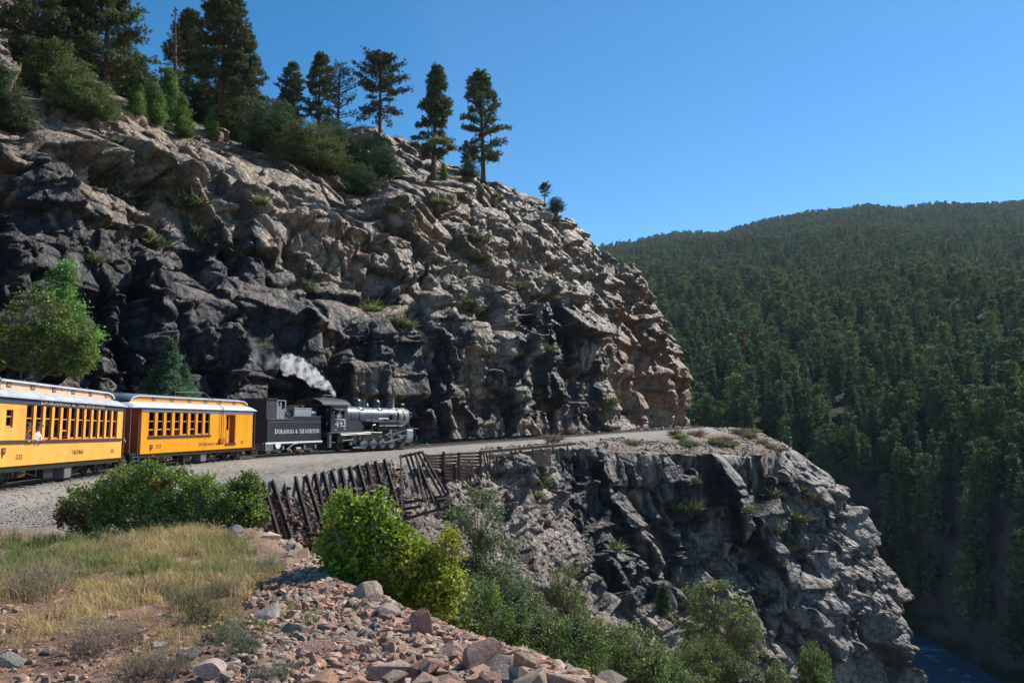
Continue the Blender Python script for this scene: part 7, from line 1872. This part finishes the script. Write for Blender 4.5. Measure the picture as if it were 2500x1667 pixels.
scr = X > np.interp(Y, [6, 8, 10, 12.5], [-2.5, -2.9, -3.2, -2.6]); dens = dens * np.where(scr, .12, 1)
dens *= np.where(X / Y < -.64 + .02 * (Y - 10) * (Y > 12), .35, 1)
k_ = rg.uniform(size=nt_) < dens; X, Y = X[k_], Y[k_]; nb_ = 30
tg = fbm(np.stack([X * .5, Y * .5, X * 0 + 4], 1), 3, 62)
hx = (.07 + .14 * rg.uniform(size=len(X))) * np.interp(Y, [7, 12, 16], [.75, 1.1, 1.25])
green = np.clip(.08 + 2.0 * tg + .45 * sst(-4.5, -2.5, X) * sst(12, 9, Y), 0, 1)[:, None]
straw = np.array((.50, .37, .17)) * (1 + .4 * (rg.uniform(size=(len(X), 1)) - .5)); grn = np.array((.17, .21, .06)); base_t = straw * (1 - green) + grn * green
XX = np.repeat(X, nb_) + rg.normal(size=len(X) * nb_) * .055; YY = np.repeat(Y, nb_) + rg.normal(size=len(X) * nb_) * .055; HH = np.repeat(hx, nb_) * rg.uniform(.5, 1.25, len(X) * nb_)
TT_ = np.repeat(base_t, nb_, 0) * (1 + .45 * (rg.uniform(size=(len(X) * nb_, 1)) - .5))
blades('grass', XX, YY, ground_z(XX, YY) - .01, HH, TT_, rg, .5, .0035, 'dry straw coloured grass mixed with green tufts on the foreground knoll')
# behind the train
n = 9000; Y = rg.uniform(24, 46, n); i_ = np.clip(np.searchsorted(TT[:, 1], Y), 0, len(TT) - 1); off_ = rg.uniform(2.2, 5.5, n); X = TT[i_, 0] - TN[i_, 0] * off_; Y2 = TT[i_, 1] - TN[i_, 1] * off_
blades('trackside_grass', X, Y2, ground_z(X, Y2), rg.uniform(.15, .45, n), np.array((.24, .24, .09)) * (1 + .5 * (rg.uniform(size=(n, 1)) - .5)), rg, .6, .02, 'dry green grass growing behind the coaches')
# dry brush
def brush(seed, h=.3, w=.5, n=420, tone=((.20, .15, .12), (.30, .23, .17)), k=1.0):
    r = np.random.RandomState(seed); st = np.concatenate([r.normal(size=(n // 4, 2)) * w * .22, np.zeros((n // 4, 1))], 1); d = rdir(n // 4, r); d[:, 2] = np.abs(d[:, 2]) * .7 + .6; d /= np.linalg.norm(d, axis=1, keepdims=True)
    m = st + d * h * r.uniform(.3, .7, (n // 4, 1)); vb = VB(); vb.tubes(st, m, .0022 * k, .0016 * k, tone[0], 3)
    m4 = np.repeat(m, 3, 0); d4 = np.repeat(d, 3, 0) + r.normal(size=(len(m4), 3)) * .55; e = m4 + d4 * h * r.uniform(.15, .5, (len(m4), 1)); vb.tubes(m4, e, .0015 * k, .0009 * k, tone[1], 3)
    P = np.repeat(e, 4, 0) + r.normal(size=(len(e) * 4, 3)) * .012; C = np.array(tone[1]) * (1 + .5 * (r.uniform(size=(len(P), 1)) - .3)); vb.leaves(P, rdir(len(P), r), rdir(len(P), r), .014, .008, C)
    return vb.build('brush', [M['grass']])
BRM = [brush(500), brush(501, .26, .6), brush(502, .25, .5, 460, ((.12, .14, .06), (.18, .21, .09))), brush(503, .22, .45, 420, ((.15, .17, .10), (.22, .25, .15)))]
BRP = [(60, 1460, 1, .95, 'dark dry brush at the left frame edge beside the grass'), (120, 1425, 0, .75, 'dry brown brush at the left margin of the grass'), (230, 1600, 0, 1.0, 'wide purple brown brush near the bottom left'), (300, 1570, 1, .9, 'small dry brush among the stones near the bottom left'),
       (345, 1655, 0, .9, 'dry twiggy brush at the bottom edge left of the pale pink boulder'), (420, 1655, 1, .9, 'low dry brush right of the bottom twiggy brush'), (505, 1520, 2, .8, 'green feathery weed in the middle of the foreground'), (560, 1560, 2, .8, 'green feathery weed at the left edge of the rubble'), (600, 1600, 3, 1.0, 'grey green weed among the rubble stones'),
       (390, 1460, 1, .7, 'greyish brush patch in the grass above the flat stones'), (300, 1345, 1, .6, 'grey dry weed in the upper grass'), (540, 1455, 0, .6, 'dry brush at the right of the green grass'), (470, 1490, 2, .8, 'low green weed left of the feathery weed'), (655, 1395, 3, .7, 'olive brush at the grass edge above the rubble'), (680, 1660, 3, .8, 'tiny grey green weed between stones at the bottom')]
for i, (px, py, v, s_, lab) in enumerate(BRP):
    p = ghit(px, py)
    if p is None: continue
    o = link('dry_brush' if v < 2 else 'green_weed', BRM[v], None, p); s2 = s_ * p.y / 8; o.scale = (s2 * 1.25, s2, s2); o.rotation_euler = (0, 0, i * 1.1); tag(o, lab, 'plant')
print('grass', round(time.time() - T0, 1))

# ============================================================ STEAM AND AIR
def volume_mat(name, dens, scale, thr, col=(1, 1, 1), aniso=.2):
    m = bpy.data.materials.new(name); m.use_nodes = True; t = m.node_tree; t.nodes.clear()
    o = t.nodes.new('ShaderNodeOutputMaterial'); v = t.nodes.new('ShaderNodeVolumePrincipled'); t.links.new(v.outputs[0], o.inputs['Volume'])
    v.inputs['Color'].default_value = (*col, 1); v.inputs['Anisotropy'].default_value = aniso
    if thr is None: v.inputs['Density'].default_value = dens
    else:
        tc = t.nodes.new('ShaderNodeTexCoord'); n = t.nodes.new('ShaderNodeTexNoise'); n.inputs['Scale'].default_value = scale; n.inputs['Detail'].default_value = 5; n.inputs['Roughness'].default_value = .6
        t.links.new(tc.outputs['Object'], n.inputs['Vector']); mr = t.nodes.new('ShaderNodeMapRange'); mr.inputs['From Min'].default_value = thr; mr.inputs['From Max'].default_value = thr + .16; mr.inputs['To Max'].default_value = dens
        t.links.new(n.outputs[0], mr.inputs[0]); t.links.new(mr.outputs[0], v.inputs['Density'])
    return m
def puff(name, pts, mat_, label):
    """lumpy closed tube following pts = (px, py, Y, radius in metres)"""
    C = crom(np.array([list(at(p[0], p[1], p[2])) + [p[3]] for p in pts]), np.linspace(0, len(pts) - 1, 40)); n = 20; a = np.arange(n) * 2 * np.pi / n
    d = np.gradient(C[:, :3], axis=0); d /= np.linalg.norm(d, axis=1, keepdims=True); u = np.cross(d, [0, 0, 1.]); u /= np.linalg.norm(u, axis=1, keepdims=True); v = np.cross(u, d)
    V = C[:, None, :3] + (u[:, None] * np.cos(a)[None, :, None] + v[:, None] * np.sin(a)[None, :, None]) * C[:, 3][:, None, None]
    k = 1 + .55 * fbm((V * 1.3).astype(np.float32), 3, 71); V = C[:, None, :3] + (V - C[:, None, :3]) * k[..., None]
    V = np.concatenate([V.reshape(-1, 3), C[:1, :3], C[-1:, :3]]); i = np.arange(39)[:, None]; j = np.arange(n)[None]
    F4 = np.stack([i * n + j, (i + 1) * n + j, (i + 1) * n + (j + 1) % n, i * n + (j + 1) % n], -1).reshape(-1, 4); jj_ = np.arange(n)
    F3 = np.concatenate([np.stack([jj_, (jj_ + 1) % n, jj_ * 0 + 40 * n], 1), np.stack([39 * n + (jj_ + 1) % n, 39 * n + jj_, jj_ * 0 + 40 * n + 1], 1)])
    me = mesh_np(name, V, [F4, F3], [mat_], True); o = link(name, me); tag(o, label, name.replace('_', ' '), kind='stuff'); return o
puff('steam', [(818, 972, 57.6, .08), (812, 955, 57.7, .2), (790, 938, 58, .42), (762, 920, 58.3, .6), (735, 900, 58.6, .7), (708, 886, 59, .8), (690, 878, 59.2, .35)], volume_mat('steam_cloud', 5.5, 1.9, .48, (1, 1, 1)), 'white puff of steam drifting back from the locomotive cab roof')
puff('smoke', [(700, 890, 59, .3), (670, 878, 59.2, .8), (640, 860, 59.4, 1.0), (610, 835, 59.6, 1.0), (580, 815, 59.8, .7), (540, 800, 60, .3)], volume_mat('thin_smoke', .5, .9, .50, (.8, .82, .86)), 'thin grey smoke trailing left of the white steam')
lo = min(float(FG[..., 2].min()), WZ - 1, float(LP[..., 2].min()), float(UP[..., 2].min()), -60) - 1.5
hi = max(float(FG[..., 2].max()), float(UP[..., 2].max())) + 40
xa, xb = float(min(FG[..., 0].min(), -120)) - 20, float(FG[..., 0].max()) + 40
ya, yb = -70.0, float(FG[..., 1].max()) + 60
print('haze', lo, hi, xa, xb, yb)

hz = MB(); hz.box(xa, xb, ya, yb, lo, hi)
ho = hz.build('haze', volume_mat('thin_air_haze', .000035, 1, None, (.62, .78, 1.0), .3)); tag(ho, 'thin blue air over the whole valley', 'haze', kind='stuff')
